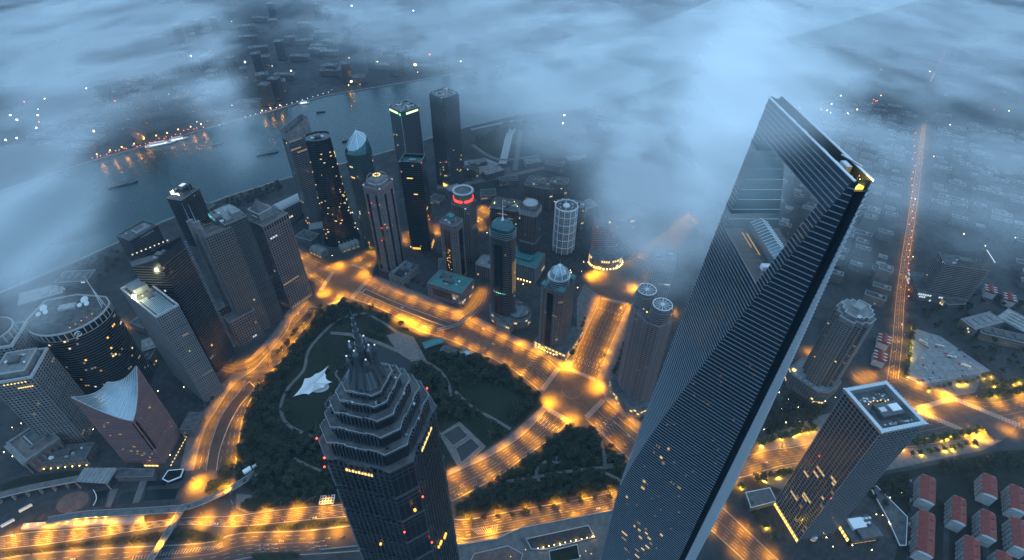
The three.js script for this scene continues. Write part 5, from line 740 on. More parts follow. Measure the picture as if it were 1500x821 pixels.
// ---- low classical hall with colonnade, lower left
{
  const p = P(52, 650, 20), o = thing('colonnaded_hall', 'low stone hall with sunken roof court and a row of columns', 'building', [p.x, 0, p.z], -0.55), q = rect(46, 36);
  new G().prism(q, 0, 24).mesh('wall', M.stoneWarm, o); parapet(o, grown(q, 0.8), 24, 2.4, 3, M.stoneGrey); new G().box(22, 3, 16, -3, 24, -2).mesh('roof_court', M.stoneDark, o); parapet(o, shift(rect(24, 18), -3, -2), 24, 4, 1, M.stoneGrey); for (let i = 0; i < 8; i++) new G().box(1.4, 2, 1.2, -12 + i * 2.6, 27, 3).mesh('roof_unit', M.metal, o);
  for (let i = 0; i < 7; i++) new G().tube([-19 + i * 6.3, 0, 20.6], [-19 + i * 6.3, 21, 20.6], 1.2, 1, 10).mesh('column', M.stonePink, o); new G().box(46, 3, 5, 0, 21, 20).mesh('entablature', M.stoneGrey, o);
  for (let i = 0; i < 6; i++) new G().tube([24.6, 0, -15 + i * 6], [24.6, 21, -15 + i * 6], 1.2, 1, 10).mesh('column', M.stonePink, o);
  const h = P(80, 632, 10), hl = thing('lit_hall', 'small stone hall with a glowing yellow skylight', 'building', [h.x, 0, h.z], -0.5); new G().box(20, 15, 20, 0, 0, 0).mesh('wall', M.stoneWarm, hl); parapet(hl, rect(21, 21), 15, 1.2, 1, M.stoneGrey); for (let i = 0; i < 4; i++) new G().box(2.2, 0.6, 10, -4.2 + i * 2.8, 15.1, 0).mesh('skylight_window', glow(1, 0.75, 0.1, 1.5), hl); 
  const b = P(95, 668, 6), lb = thing('terrace_block', 'long dark block with a lamplit terrace along its foot', 'building', [b.x, 0, b.z], 0.12); facade(lb, rect(62, 22), 0, 12, { body: M.stoneDark, band: 0.7, step: 4, pier: 5, lit: 6, cap: M.roof }); for (let i = 0; i < 8; i++) { new G().dome(0.6, 0.7, -28 + i * 8, 1.2, 13, 8, 3).mesh('terrace_lamp', L.lamp, lb); } plant(lb, 50, 16, 12, 6, 44);
}
// ---- concave-roofed tower
{
  const c = [[-464, -350], [-418, -352], [-419, -394], [-465, -392]], o = thing('concave_roof_tower', 'red-brown striped tower with a swooping concave glass roof and sharp corner peaks', 'building', [-441, 0, -372], 0), q = c.map((p) => [p[0] + 441, p[1] + 372]);
  const topAt = (p) => { const u = (p[0] + 23) / 46, v = (p[1] + 21) / 42; /* u to the right, v to the front */ const edge = (1 - u) * v * 1 + u * (1 - v) * 1, low = u * v, back = (1 - u) * (1 - v); return 86 + 42 * Math.max(0, edge - 0.35 * 4 * u * (1 - u) * v * (1 - v)) ** 1.6 * 1.02 + 16 * back - 0 * low; };
  const N = 14, E = [[-23, 21], [22, 20], [22, -22], [-23, -21]], wall = new G(), fins = new G(), bands = new G(), cut = 5;
  const per = []; for (let i = 0; i < 4; i++) for (let k = 0; k < N; k++) per.push(lerp2(E[i], E[(i + 1) % 4], k / N));
  for (let i = 0; i < per.length; i++) { const a = per[i], b = per[(i + 1) % per.length]; wall.quad([a[0], 0, a[1]], [b[0], 0, b[1]], [b[0], topAt(b), b[1]], [a[0], topAt(a), a[1]]); const an = Math.atan2(b[1] - a[1], b[0] - a[0]); for (const t of [0, 0.5]) { const p = lerp2(a, b, t); fins.box(0.7, topAt(p), 0.9, p[0], 0.01, p[1], an); } }
  wall.mesh('wall', M.glassBlack, o); fins.mesh('mullion', textured([0.22, 0.13, 0.13], [0.3, 0.18, 0.18], 20, { seed: 71, n: 128 }), o, 'stuff'); for (let y = 4; y < 126; y += 3.8) for (let i = 0; i < per.length; i++) { const a = per[i], b = per[(i + 1) % per.length]; if (Math.min(topAt(a), topAt(b)) < y + 1) continue; const an = Math.atan2(b[1] - a[1], b[0] - a[0]); bands.quad([a[0] - Math.sin(an) * 0.3, y, a[1] + Math.cos(an) * 0.3], [b[0] - Math.sin(an) * 0.3, y, b[1] + Math.cos(an) * 0.3], [b[0] - Math.sin(an) * 0.3, y + 1.1, b[1] + Math.cos(an) * 0.3], [a[0] - Math.sin(an) * 0.3, y + 1.1, a[1] + Math.cos(an) * 0.3]); } bands.mesh('spandrel', textured([0.2, 0.12, 0.12], [0.28, 0.17, 0.17], 20, { seed: 72, n: 128 }), o, 'stuff');
  const roof = new G(), f = (i, j) => { const p = [-23 + 45 * i / 12, -21.5 + 42 * j / 12]; return [p[0], topAt(p) - 0.2, p[1]]; }; for (let i = 0; i < 12; i++) for (let j = 0; j < 12; j++) roof.quad(f(i, j + 1), f(i + 1, j + 1), f(i + 1, j), f(i, j)); roof.mesh('concave_roof', M.glassPale, o); for (let i = 1; i < 12; i++) { const g = new G(); for (let j = 0; j < 12; j++) g.tube([f(i, j)[0], f(i, j)[1] + 0.2, f(i, j)[2]], [f(i, j + 1)[0], f(i, j + 1)[1] + 0.2, f(i, j + 1)[2]], 0.2, 0.2, 4); g.mesh('roof_rib', M.metal, o); }
  for (const s of [[0, 1], [1, 2], [2, 3], [3, 0]]) { const g = new G(); for (let k = 0; k < N; k++) { const a = lerp2(E[s[0]], E[s[1]], k / N), b = lerp2(E[s[0]], E[s[1]], (k + 1) / N); g.tube([a[0], topAt(a), a[1]], [b[0], topAt(b), b[1]], 0.6, 0.6, 5); } g.mesh('roof_edge', M.plaster, o); }
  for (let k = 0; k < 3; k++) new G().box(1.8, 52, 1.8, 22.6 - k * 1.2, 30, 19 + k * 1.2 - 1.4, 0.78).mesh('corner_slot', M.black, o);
  const g = new G(); for (let i = 0; i < 26; i++) { const s = rnd() < 0.6; s ? g.box(R(0.8, 3), 1, 0.5, R(-20, 18), R(8, 84), 21.4) : g.box(0.5, 1, R(0.8, 2), 22.8, R(10, 84), R(-18, 16)); } g.mesh('lit_window', L.dim, o, 'stuff');
  for (let i = 0; i < 12; i++) new G().box(0.7, 0.9, 1.8, 31 + (i % 2) * 0.3, 0.4, -26 + i * 4.4).mesh('wall_lamp', L.warm, o); facade(o, shift(rect(16, 26), 36, -30), 0, 16, { body: M.stoneDark, band: 0.7, step: 4, lit: 3 }); for (let i = 0; i < 4; i++) new G().box(3.4, 2.4, 0.6, 2 + i * 4.4, 0.6, 24).mesh('entrance_lamp', L.warm, o);
}
// ---- lit mall with a tall dark pylon, seen through cloud
{
  const p = P(888, 372, 20), o = thing('round_mall', 'round shopping mall with glowing storeys and a tall dark pylon in the cloud', 'building', [p.x, 0, p.z]); facade(o, round(30, 24, 24), 0, 22, { body: M.stoneWarm, band: 0.8, step: 5, pier: 5, lit: 40, litMat: L.warm, cap: M.roof }); facade(o, shift(rect(44, 30), 2, -34), 0, 66, { body: M.glassDark, band: 1, step: 4, bandMat: stdm({ color: col(0.4, 0.1, 0.09), roughness: 0.5 }), bandOut: 0.5, lit: 30, litMat: L.dim }); new G().box(5, 74, 4, 2, 0, -17).mesh('pylon', M.stoneDark, o); new G().box(2, 2, 2, 2, 74, -17).mesh('pylon_lamp', L.warm, o); for (let i = 0; i < 16; i++) { const a = i / 16 * Math.PI; new G().box(1.4, 1.4, 1.4, 31 * Math.cos(a), 4, 25 * Math.sin(a)).mesh('entrance_lamp', L.lamp, o); }
  const q = P(905, 345, 60), h = thing('hazy_tower', 'dim grey tower block swallowed by cloud behind the round mall', 'building', [q.x + 20, 0, q.z - 40], 0.4); facade(h, rect(46, 34), 0, 82, { body: M.glassGrey, band: 0.9, step: 3.6, lit: 14 }); parapet(h, rect(47, 35), 82, 2); plant(h, 40, 30, 82, 5, 51);
}
// ---- low lamplit blocks between the neon tower and the white lattice tower
for (const [x, y, w, d, h, a, lab, n] of [[742, 300, 56, 40, 60, 0.3, 'brown block with a lamplit roof garden behind the curved tower', 16], [792, 268, 60, 44, 46, 0.3, 'low round-cornered block with a ring of roof lamps beyond the drum-topped tower', 14], [735, 330, 30, 30, 70, 0.3, 'dim brown block tucked behind the slim curved tower', 4], [848, 300, 26, 26, 50, 0.2, 'small pale round-roofed hall beside the white lattice tower', 0], [720, 385, 50, 34, 24, 0.4, 'dark low block with roof fans between the ribbed tower and curved tower', 0], [820, 265, 34, 30, 56, 0.2, 'faint grey block in the haze above the lattice tower', 4]]) {
  const p = P(x, y, h), o = thing('city_block', lab, 'building', [p.x, 0, p.z], -a), q = chamfered(w, d, 5); facade(o, q, 0, h, { body: M.glassDark, band: 1.1, step: 3.6, bandMat: M.stoneWarm, pier: 4, pierMat: M.stoneWarm, lit: 8, cap: n ? M.roof : M.roofPale }); parapet(o, q, h, 1.4, 1); plant(o, w * 0.8, d * 0.8, h, 6, x); for (let i = 0; i < n; i++) { const t = R(0, 6.283), rr = Math.sqrt(rnd()); new G().dome(0.55, 0.6, w * 0.42 * rr * Math.cos(t), h + 0.6, d * 0.4 * rr * Math.sin(t), 8, 3).mesh('roof_lamp', pick([L.lamp, L.warm, L.amber]), o); }
}
// ---- right-hand tower with slanted roof in the haze
{ const f = foot([1390, 362], [1399, 378], [1428, 345], 86, 40, 50), o = towerAt('slant_roof_tower', 'dark hazy tower with a slanted bright roof edge among low housing', f), q = rect(34, 60); facade(o, q, 0, 70, { body: M.glassDark, band: 1.1, step: 3.4, bandMat: M.stoneGrey, bandOut: 0.7, lit: 6, cap: M.roof }); new G().loft([[70, q], [(p) => 78 - p[1] * 0.3, q]], false).mesh('screen_wall', M.stoneDark, o); new G().tube([-17, 87, -30], [17, 87, -30], 0.6, 0.6, 5).mesh('roof_light', L.cool, o); facade(o, shift(rect(60, 70), -4, 10), 0, 14, { body: M.stoneDark, band: 0.8, step: 4.5, lit: 26, litMat: L.cool, cap: M.roof }); plant(o, 28, 50, 70, 6, 61); }

// ---------------------------------------------------------------- low structures near the roads
function deck(name, label, category, poly, y0, y1, mat, parent) { // flat slab with a rim
  const c = poly.reduce((s, p) => [s[0] + p[0] / poly.length, s[1] + p[1] / poly.length], [0, 0]), o = parent ?? thing(name, label, category, [c[0], 0, c[1]]), q = poly.map((p) => [p[0] - c[0], p[1] - c[1]]);
  new G().prism(q, y0, y1, true).mesh('slab', mat, o); return { o, q, c };
}
// footbridge over the avenue: three arms on piers
{
  const c = P(266, 746, 7), o = thing('footbridge', 'three-armed grey footbridge with railings crossing the orange-lit avenue', 'bridge', [c.x, 0, c.z]);
  const arms = [[[[268, 744], [240, 790], [215, 830], [200, 856]], 7], [[[264, 745], [283, 741], [310, 730], [340, 716], [382, 688]], 7], [[[266, 746], [190, 751], [121, 755], [68, 764]], 8]];
  arms.forEach(([l, w], n) => {
    const q = resample(smooth(XZ(l, 7)), 16).map((p) => [p[0] - c.x, p[1] - c.z]), g = new G();
    for (let i = 0; i + 1 < q.length; i++) { const a = q[i], b = q[i + 1], an = Math.atan2(b[1] - a[1], b[0] - a[0]), ln = dist2(a, b), m = lerp2(a, b, 0.5); g.box(ln * 1.03, 1.1, w, m[0], 5.9 + n * 0.004, m[1], an); for (const s of [-1, 1]) new G().box(ln * 1.02, 1.2, 0.25, m[0] - Math.sin(an) * s * w / 2, 7.1, m[1] + Math.cos(an) * s * w / 2, an).mesh('railing', M.metal, o); if (i % 2) { new G().box(2.2, 0.35, 2, m[0], 7.01, m[1], an).mesh('planter', M.darkMetal, o); } if (i % 5 === 3) new G().box(1.4, 5.9, 1.4, m[0], 0, m[1], an).mesh('bridge_pier', M.concrete, o); }
    g.mesh('deck', M.paving, o);
  });
  const e = P(362, 690, 8); new G().box(9, 3.4, 5, e.x - c.x, 7.2, e.z - c.z, -0.75).mesh('stair_canopy', M.white, o); new G().box(5, 3, 4, e.x - c.x + 7, 7.2, e.z - c.z - 5, -0.75).mesh('stair_head', M.plaster, o);
}
{ // curved elevated concourse and its canopy
  const l = XZ([[-60, 742], [0, 726], [45, 715], [90, 706], [112, 702]], 8), o = thing('elevated_concourse', 'curved elevated concourse walkway with slanted pale canopy below the concave-roofed tower', 'bridge', [l[2][0], 0, l[2][1]]), q = resample(smooth(l), 18).map((p) => [p[0] - l[2][0], p[1] - l[2][1]]);
  const dg = new G(); for (let i = 0; i + 1 < q.length; i++) { const a = q[i], b = q[i + 1], an = Math.atan2(b[1] - a[1], b[0] - a[0]), m = lerp2(a, b, 0.5), ln = dist2(a, b); dg.box(ln * 1.03, 1, 9, m[0], 7, m[1], an); new G().box(ln * 1.03, 1.2, 0.4, m[0] - Math.sin(an) * 4.4, 8, m[1] + Math.cos(an) * 4.4, an).mesh('railing', M.metal, o); if (i % 2) new G().box(0.9, 7, 3.5, m[0] - Math.sin(an) * 4.2, 0, m[1] + Math.cos(an) * 4.2, an).mesh('fin_column', M.concrete, o); } dg.mesh('deck', M.paving, o);
  const cp = XZ([[123, 686], [172, 686], [157, 709], [110, 706]], 14).map((p) => [p[0] - l[2][0], p[1] - l[2][1]]); new G().prism(cp, 13, 14.4, true).mesh('canopy', M.roofPale, o); for (let i = 1; i < 8; i++) { const a = lerp2(cp[0], cp[1], i / 8), b = lerp2(cp[3], cp[2], i / 8); new G().tube([a[0], 14.5, a[1]], [b[0], 14.5, b[1]], 0.25, 0.25, 4).mesh('canopy_seam', M.metal, o); } for (const p of cp) new G().box(1, 13, 1, p[0] * 0.98, 0, p[1]).mesh('column', M.concrete, o);
  const w = deck('low_hall', 'long low flat-roofed hall at the foot of the concave-roofed tower', 'building', XZ([[174, 686], [226, 688], [224, 699], [168, 700]], 9), 0, 9, M.roof); parapet(w.o, w.q, 9, 0.8, 0.6);
  const st = XZ([[0, 712], [30, 700], [100, 690], [118, 690], [108, 700], [50, 708], [0, 720]]); flat('lawn', st, 0.05, M.grass);
}
{ // sunken plaza with brown oval floor and dark pools
  const rim = XZ([[72, 760], [92, 712], [142, 706], [300, 700], [270, 742], [120, 752]]), c = rim[0], o = thing('sunken_plaza', 'sunken plaza with brown oval paving, dark pools and pale bridges', 'plaza', [c[0], 0, c[1]]), rel = (l) => XZ(l).map((p) => [p[0] - c[0], p[1] - c[1]]);
  new G().sheet(rim.map((p) => [p[0] - c[0], p[1] - c[1]]), 0.06).mesh('floor', M.pavingDark, o); const e = P(106, 736); new G().sheet(shift(round(17, 13, 30), e.x - c[0], e.z - c[1]), 0.09).mesh('oval_paving', textured([0.1, 0.06, 0.05], [0.17, 0.11, 0.095], 20, { seed: 81 }), o);
  for (const q of [[[136, 722], [158, 718], [152, 742], [130, 744]], [[178, 722], [204, 720], [196, 738], [170, 740]], [[214, 718], [262, 716], [256, 732], [208, 734]], [[212, 706], [244, 704], [242, 712], [214, 713]]]) new G().sheet(rel(q), 0.12).mesh('pool', M.pond, o);
  for (const q of [[[162, 718], [174, 717], [162, 744], [154, 744]], [[206, 704], [216, 704], [204, 738], [194, 739]]]) { const g = new G(); g.prism(rel(q), 0.1, 1.2); g.mesh('plaza_bridge', M.paving, o); }
  const a = new G(); for (let k = 0; k < 9; k++) { const f = (i) => { const p = P(136 + 5 * Math.sin(i / 9 * 3.1), 718 + i * 2.6, 2); return [p.x - c[0], 2.4, p.z - c[1]]; }; a.tube(f(k), f(k + 1), 0.4, 0.4, 5); } a.mesh('arc_railing', M.white, o);
  const w = deck('lamplit_wall', 'low lamplit wall block along the avenue under the footbridge', 'wall', XZ([[32, 778], [36, 769], [212, 757], [212, 766]]), 0, 3, M.concrete);
  for (let i = 0; i < 9; i++) { const p = lerp2(w.q[1], w.q[2], 0.05 + i * 0.08); new G().dome(0.55, 0.6, p[0], 3.4, p[1] + 2, 8, 3).mesh('wall_lamp', L.lamp, w.o); const pl = new THREE.PointLight(SODIUM, 160); pl.position.set(p[0], 5.2, p[1] + 3); pl.shadow.radius = 15; pl.castShadow = true; w.o.add(pl); }
  const d = deck('glass_pavilion', 'small dark glass pavilion with a pale curved rim near the concave-roofed tower', 'pavilion', XZ([[238, 702], [246, 690], [268, 688], [264, 699], [246, 706]], 6), 0, 6, M.glassBlack); parapet(d.o, grown(d.q, 0.5), 5, 1.6, 0.8, M.white);
}
{ // podium with courtyard in front, between the two great towers
  const { o, q } = deck('podium_terrace', 'pale terrace roof with sunken courts between the stepped tower and the glass supertall', 'building', XZ([[668, 800], [728, 790], [762, 774], [815, 764], [900, 748], [905, 790], [880, 860], [660, 870]], 12), 0, 12, M.paving); parapet(o, q, 12, 1.2, 0.6, M.plaster);
  const c = [o.position.x, o.position.z], rel = (l, h) => XZ(l, h).map((p) => [p[0] - c[0], p[1] - c[1]]);
  for (const [l, m] of [[[[770, 790], [862, 770], [872, 788], [800, 806], [778, 806]], M.pavingDark], [[[694, 812], [744, 800], [766, 812], [760, 840], [680, 840]], textured([0.1, 0.06, 0.05], [0.17, 0.11, 0.095], 20, { seed: 82 })], [[[804, 808], [846, 798], [850, 820], [806, 828]], M.grass]]) { const p = rel(l, 12.1); new G().sheet(p, 12.06).mesh('court', m, o); parapet(o, p, 12.06, 1.1, 0.7, M.plaster); }
  for (let i = 0; i < 11; i++) { const p = P(788 + i * 8, 804 - i * 1.75, 12.6); new G().dome(0.5, 0.5, p.x - c[0], 12.5, p.z - c[1], 8, 3).mesh('terrace_lamp', L.lamp, o); if (i % 3 === 1) { const pl = new THREE.PointLight(col(1, 0.7, 0.3), 60); pl.position.set(p.x - c[0], 14.4, p.z - c[1]); pl.castShadow = true; pl.shadow.radius = 10; o.add(pl); } }
  const s = P(772, 798, 12.1); new G().box(3.2, 0.8, 16, s.x - c[0], 12.1, s.z - c[1], -0.7).mesh('escalator', M.darkMetal, o); for (const [x, y] of [[770, 806], [858, 808], [866, 812], [850, 815], [748, 816]]) { const p = P(x, y, 12.2); new G().dome(0.6, 0.6, p.x - c[0], 12.4, p.z - c[1], 8, 3).mesh('terrace_lamp', L.warm, o); }
}
{ // lamplit podium by the office tower
  const p = P(1262, 772, 14), o = thing('entrance_pavilion', 'low dark entrance building with white roof light beside the framed office tower', 'building', [p.x, 0, p.z], 0.15); new G().box(34, 10, 24, 0, 0, 0).mesh('wall', M.glassDark, o); new G().box(36, 1, 26, 0, 10, 0).mesh('roof', M.roof, o); new G().box(16, 4, 11, -2, 11, -4).mesh('roof_light', M.white, o); new G().box(24, 5, 10, 4, 11, 8).mesh('roof_wing', M.stoneDark, o); for (let i = 0; i < 5; i++) new G().box(0.5, 5, 3, -17.2, 2, -9 + i * 4).mesh('lobby_window', L.warm, o); for (let i = 0; i < 6; i++) new G().box(4, 0.8, 0.5, -14 + i * 5, 4, 12.2).mesh('lobby_window', L.dim, o); for (let i = 0; i < 5; i++) new G().box(3, 2.6, 2.4, 8 + (i % 3) * 4, 11, -8 + Math.floor(i / 3) * 5).mesh('roof_unit', M.metal, o);
  const r = P(1192, 786, 4), d = thing('rotunda', 'small glowing glass rotunda at the foot of the office tower', 'pavilion', [r.x, 0, r.z]); new G().prism(round(4.2, 4.2, 18), 0, 4).mesh('glass_wall', L.dim, d); new G().dome(4.5, 2, 0, 4, 0, 18, 4).mesh('roof', M.glassPale, d);
  const w = deck('lane_deck', 'long grey deck with a pale edge beside the red-roofed houses', 'deck', XZ([[1275, 715], [1284, 712], [1330, 758], [1328, 800], [1318, 800], [1300, 760]], 3), 0, 3, M.roof); parapet(w.o, w.q, 3, 0.8, 0.6, M.white);
  const cw = deck('side_wing', 'low roofed service wing with white edge behind the supertall', 'building', XZ([[1092, 722], [1128, 715], [1138, 735], [1100, 745]], 8), 0, 8, M.paving); parapet(cw.o, cw.q, 8, 1, 0.6, M.white);
}
// ---- park buildings
{
  const c = P(458, 564, 4), o = thing('tent_pavilion', 'white tensile tent pavilion with pointed tips on the park lawn', 'pavilion', [c.x, 0, c.z]), rel = (x, y, h) => { const p = P(x, y, h); return [p.x - c.x, h, p.z - c.z]; };
  const tips = [rel(430, 581, 2), rel(446, 555, 3), rel(462, 548, 5), rel(481, 536, 7), rel(477, 549, 5), rel(486, 560, 3), rel(474, 568, 3), rel(452, 578, 2.5)], mid = rel(461, 561, 13), g = new G();
  for (let i = 0; i < tips.length; i++) { const a = tips[i], b = tips[(i + 1) % tips.length], N = 5; const at = (t, s) => { const e = [0, 1, 2].map((k) => a[k] + (b[k] - a[k]) * s), sag = 1 - 0.16 * Math.sin(Math.PI * s) * (1 - t), r = [0, 1, 2].map((k) => mid[k] + (e[k] * (k === 1 ? 1 : sag) - mid[k]) * (1 - t)); r[1] = e[1] + (mid[1] - e[1]) * t ** 1.8; return r; }; for (let u = 0; u < N; u++) for (let v = 0; v < 4; v++) g.quad(at(u / N, (v + 1) / 4), at(u / N, v / 4), at((u + 1) / N, v / 4), at((u + 1) / N, (v + 1) / 4)); }
  g.mesh('tent_roof', M.white, o); new G().tube([mid[0], 0, mid[2]], [mid[0], 15, mid[2]], 0.3, 0.3, 6).mesh('mast', M.steel, o); for (const t of tips) new G().tube([t[0], 0, t[2]], t, 0.2, 0.2, 5).mesh('post', M.steel, o); new G().prism(shift(round(13, 9, 20), rel(468, 568, 0)[0], rel(468, 568, 0)[2]), 0.06, 0.7).mesh('stage', M.plaster, o);
  const pv = (lab, x, y, w, d, h, a, roof) => { const p = P(x, y, h), t = thing('park_pavilion', lab, 'pavilion', [p.x, 0, p.z], -a); new G().box(w, h, d, 0, 0, 0).mesh('wall', M.stoneDark, t); const e = new G(), y1 = h, y2 = h + 2.6; e.quad([-w / 2 - 1, y1, d / 2 + 1], [w / 2 + 1, y1, d / 2 + 1], [w / 2 + 1, y2, 0], [-w / 2 - 1, y2, 0]); e.quad([w / 2 + 1, y1, -d / 2 - 1], [-w / 2 - 1, y1, -d / 2 - 1], [-w / 2 - 1, y2, 0], [w / 2 + 1, y2, 0]); for (const s of [-1, 1]) e.tri([s * (w / 2 + 0.9), y1, d / 2 + 1], [s * (w / 2 + 0.9), y1, -d / 2 - 1], [s * (w / 2 + 0.9), y2, 0], [0, 0], [1, 0], [0, 1]); e.mesh('gabled_roof', roof, t); for (let i = 0; i < 6; i++) new G().box(0.3, 2.4, 0.3, -w / 2 + (i + 0.5) * w / 6, 0, d / 2 + 0.9).mesh('post', M.pole, t); return t; };
  pv('long pavilion with a bright teal roof at the park edge', 634, 502, 28, 12, 6, -0.45, M.teal); pv('grey-roofed pavilion beside the long teal pavilion', 657, 514, 22, 14, 7, 0.45, M.roof); pv('small pale teal kiosk among the park trees', 681, 517, 12, 9, 5, -0.4, M.glassPale);
  const s = deck('sunken_court', 'dark square sunken court framed by pale walls at the park edge', 'court', XZ([[643, 637], [673, 618], [712, 655], [674, 690]]), 0, 0.6, M.path); for (const l of [[[648, 638], [672, 624], [686, 640], [664, 655]], [[667, 658], [690, 643], [704, 656], [676, 680]]]) { const p = XZ(l).map((v) => [v[0] - s.c[0], v[1] - s.c[1]]); new G().sheet(p, 0.66).mesh('court_floor', M.black, s.o); parapet(s.o, p, 0.66, 1.6, 0.5, M.concrete); }
  const h = P(815, 676), sh = thing('park_shelter', 'small pale paved shelter among the trees south of the junction', 'pavilion', [h.x, 0, h.z], 0.2); new G().box(10, 3.2, 8, 0, 0, 0).mesh('roof', M.roofPale, sh); new G().box(7, 1, 5, 0, 3.2, 0).mesh('roof_light', M.glassGrey, sh);
  const fm = P(894, 676), ft = thing('park_fountain', 'square paved fountain basin in the triangular park', 'fountain', [fm.x, 0, fm.z], 0.1); new G().box(16, 0.5, 14, 0, 0, 0).mesh('basin', M.paving, ft); new G().box(9, 0.3, 7, 0, 0.51, 0).mesh('water', M.pond, ft); new G().tube([0, 0.8, 0], [0, 2.4, 0], 0.9, 0.5, 8).mesh('jet', M.concrete, ft);
}
// curved footbridge over the road north of the park, and overhead gantries
{ const l = XZ([[640, 484], [668, 477], [690, 463], [700, 452]], 6), o = thing('curved_footbridge', 'thin curved footbridge over the road between the podium and the park', 'bridge', [l[0][0], 0, l[0][1]]), q = resample(smooth(l), 14).map((p) => [p[0] - l[0][0], p[1] - l[0][1]]), g = new G(); for (let i = 0; i + 1 < q.length; i++) { const a = q[i], b = q[i + 1], an = Math.atan2(b[1] - a[1], b[0] - a[0]), m = lerp2(a, b, 0.5); g.box(dist2(a, b) * 1.05, 0.8, 4.4, m[0], 5.6, m[1], an); for (const s of [-1, 1]) new G().box(dist2(a, b) * 1.04, 1.1, 0.2, m[0] - Math.sin(an) * 2.2 * s, 6.4, m[1] + Math.cos(an) * 2.2 * s, an).mesh('railing', M.metal, o); if (i % 4 === 1) new G().box(1, 5.6, 1, m[0], 0, m[1], an).mesh('bridge_pier', M.concrete, o); } g.mesh('deck', M.paving, o); }

// ---- red-roofed walk-up houses, lower right
{
  const houseLab = ['long red-roofed house block next to the grey deck, end house of its row', 'long red-roofed house block continuing the row beside the grey deck', 'short red-roofed house between the two lanes', 'red-roofed house on the lawn furthest up towards the avenue', 'red-roofed house below the one nearest the avenue', 'red-brown roofed house at the lawn edge beside the far lane', 'long red-brown roofed house along the far lane', 'red-roofed house at the foot of the middle lane', 'red-roofed house with dark dormers at the end of the far lane'];
  const spec = [[[1361, 716], 14, 35], [[1359, 780], 14, 52], [[1407, 747], 12, 33], [[1452, 711], 13, 29], [[1450, 768], 13, 33], [[1493, 730], 13, 33], [[1496, 782], 13, 36], [[1426, 808], 13, 33], [[1474, 828], 13, 28]];
  spec.forEach(([p, w, l], i) => {
    const c = P(p[0], p[1], 19), ra = P(1361, 716, 19), rb = P(1358, 776, 19), o = thing('row_house', houseLab[i], 'house', [c.x, 0, c.z], Math.atan2(rb.x - ra.x, rb.z - ra.z)), h = 17; new G().box(w, h, l, 0, 0, 0).mesh('wall', M.plaster, o);
    const r = new G(), y1 = h, y2 = h + 3.2, X = w / 2 + 0.8, Z = l / 2 + 0.4; r.quad([-X, y1, -Z], [-X, y1, Z], [0, y2, Z], [0, y2, -Z]); r.quad([X, y1, Z], [X, y1, -Z], [0, y2, -Z], [0, y2, Z]); for (const s of [-1, 1]) r.tri([-X + 0.8, y1, s * l / 2], [X - 0.8, y1, s * l / 2], [0, y2, s * l / 2], [0, 0], [1, 0], [0, 1]); r.mesh('roof', M.redTile, o);
    for (let k = 0; k < 5; k++) for (let j = 0; j < Math.floor(l / 6); j++) { const z = -l / 2 + 3 + j * 6; new G().box(1.3, 1.1, 3.4, -w / 2 - 0.6, 1 + k * 3.2, z).mesh('balcony', M.concrete, o); }
    const g = new G(); for (let k = 0; k < 5; k++) for (let j = 0; j < Math.floor(l / 6); j++) g.box(0.2, 1.6, 1.8, -w / 2 - 0.05, 2.3 + k * 3.2, -l / 2 + 5.6 + j * 6); g.mesh('window', M.glassBlack, o, 'stuff');
    for (let j = 0; j < Math.floor(l / 14); j++) new G().box(3, 1.2, 1.6, 2.6, h + 1.6, -l / 2 + 8 + j * 13).mesh('dormer', M.darkMetal, o);
    for (const s of [-1, 1]) { const e = new G(); for (let k = 0; k < 6; k++) { const f = (n) => [w / 2 * Math.cos(n / 6 * Math.PI), h + 2.6 * Math.sin(n / 6 * Math.PI)]; const u = f(k), v = f(k + 1); e.quad([u[0], h - 1, s * (l / 2 + 0.45)], [v[0], h - 1, s * (l / 2 + 0.45)], [v[0], v[1], s * (l / 2 + 0.45)], [u[0], u[1], s * (l / 2 + 0.45)]); } e.mesh('gable', M.white, o); }
  });
  // two villas by the car park, and red and white ones near the right edge
  [[1296, 497, 'first striped red-roofed house beside the hazy straight road, further from the avenue'], [1290, 522, 'second striped red-roofed house beside the hazy straight road, nearer the avenue'], [1424, 412, 'white house with red roof beside the slant-roofed tower'], [1452, 424, 'white house with red roof in the middle of three beyond the car park'], [1480, 436, 'white house with red roof furthest along the row beyond the car park'], [1222, 478, 'red striped roof house half hidden beside the residential tower']].forEach(([x, y, lab], i) => { const p = P(x, y, 12), o = thing('villa', lab, 'house', [p.x, 0, p.z], -0.55); new G().box(14, 11, 22, 0, 0, 0).mesh('wall', M.plaster, o); const r = new G(); r.quad([-8, 11, -11.5], [-8, 11, 11.5], [0, 16, 11.5], [0, 16, -11.5]); r.quad([8, 11, 11.5], [8, 11, -11.5], [0, 16, -11.5], [0, 16, 11.5]); for (const s of [-1, 1]) r.tri([-8, 11, s * 11.1], [8, 11, s * 11.1], [0, 16, s * 11.1], [0, 0], [1, 0], [0, 1]); r.mesh('roof', M.redTile, o); for (let k = 0; k < 3; k++) new G().box(17, 0.5, 1, 0, 13.2, -7 + k * 7).mesh('roof_band', M.white, o); const g = new G(); for (let k = 0; k < 6; k++) g.box(0.2, 1.8, 1.6, -7.05, 2 + (k % 2) * 4.4, -8 + Math.floor(k / 2) * 7); g.mesh('window', M.glassBlack, o, 'stuff'); });
}
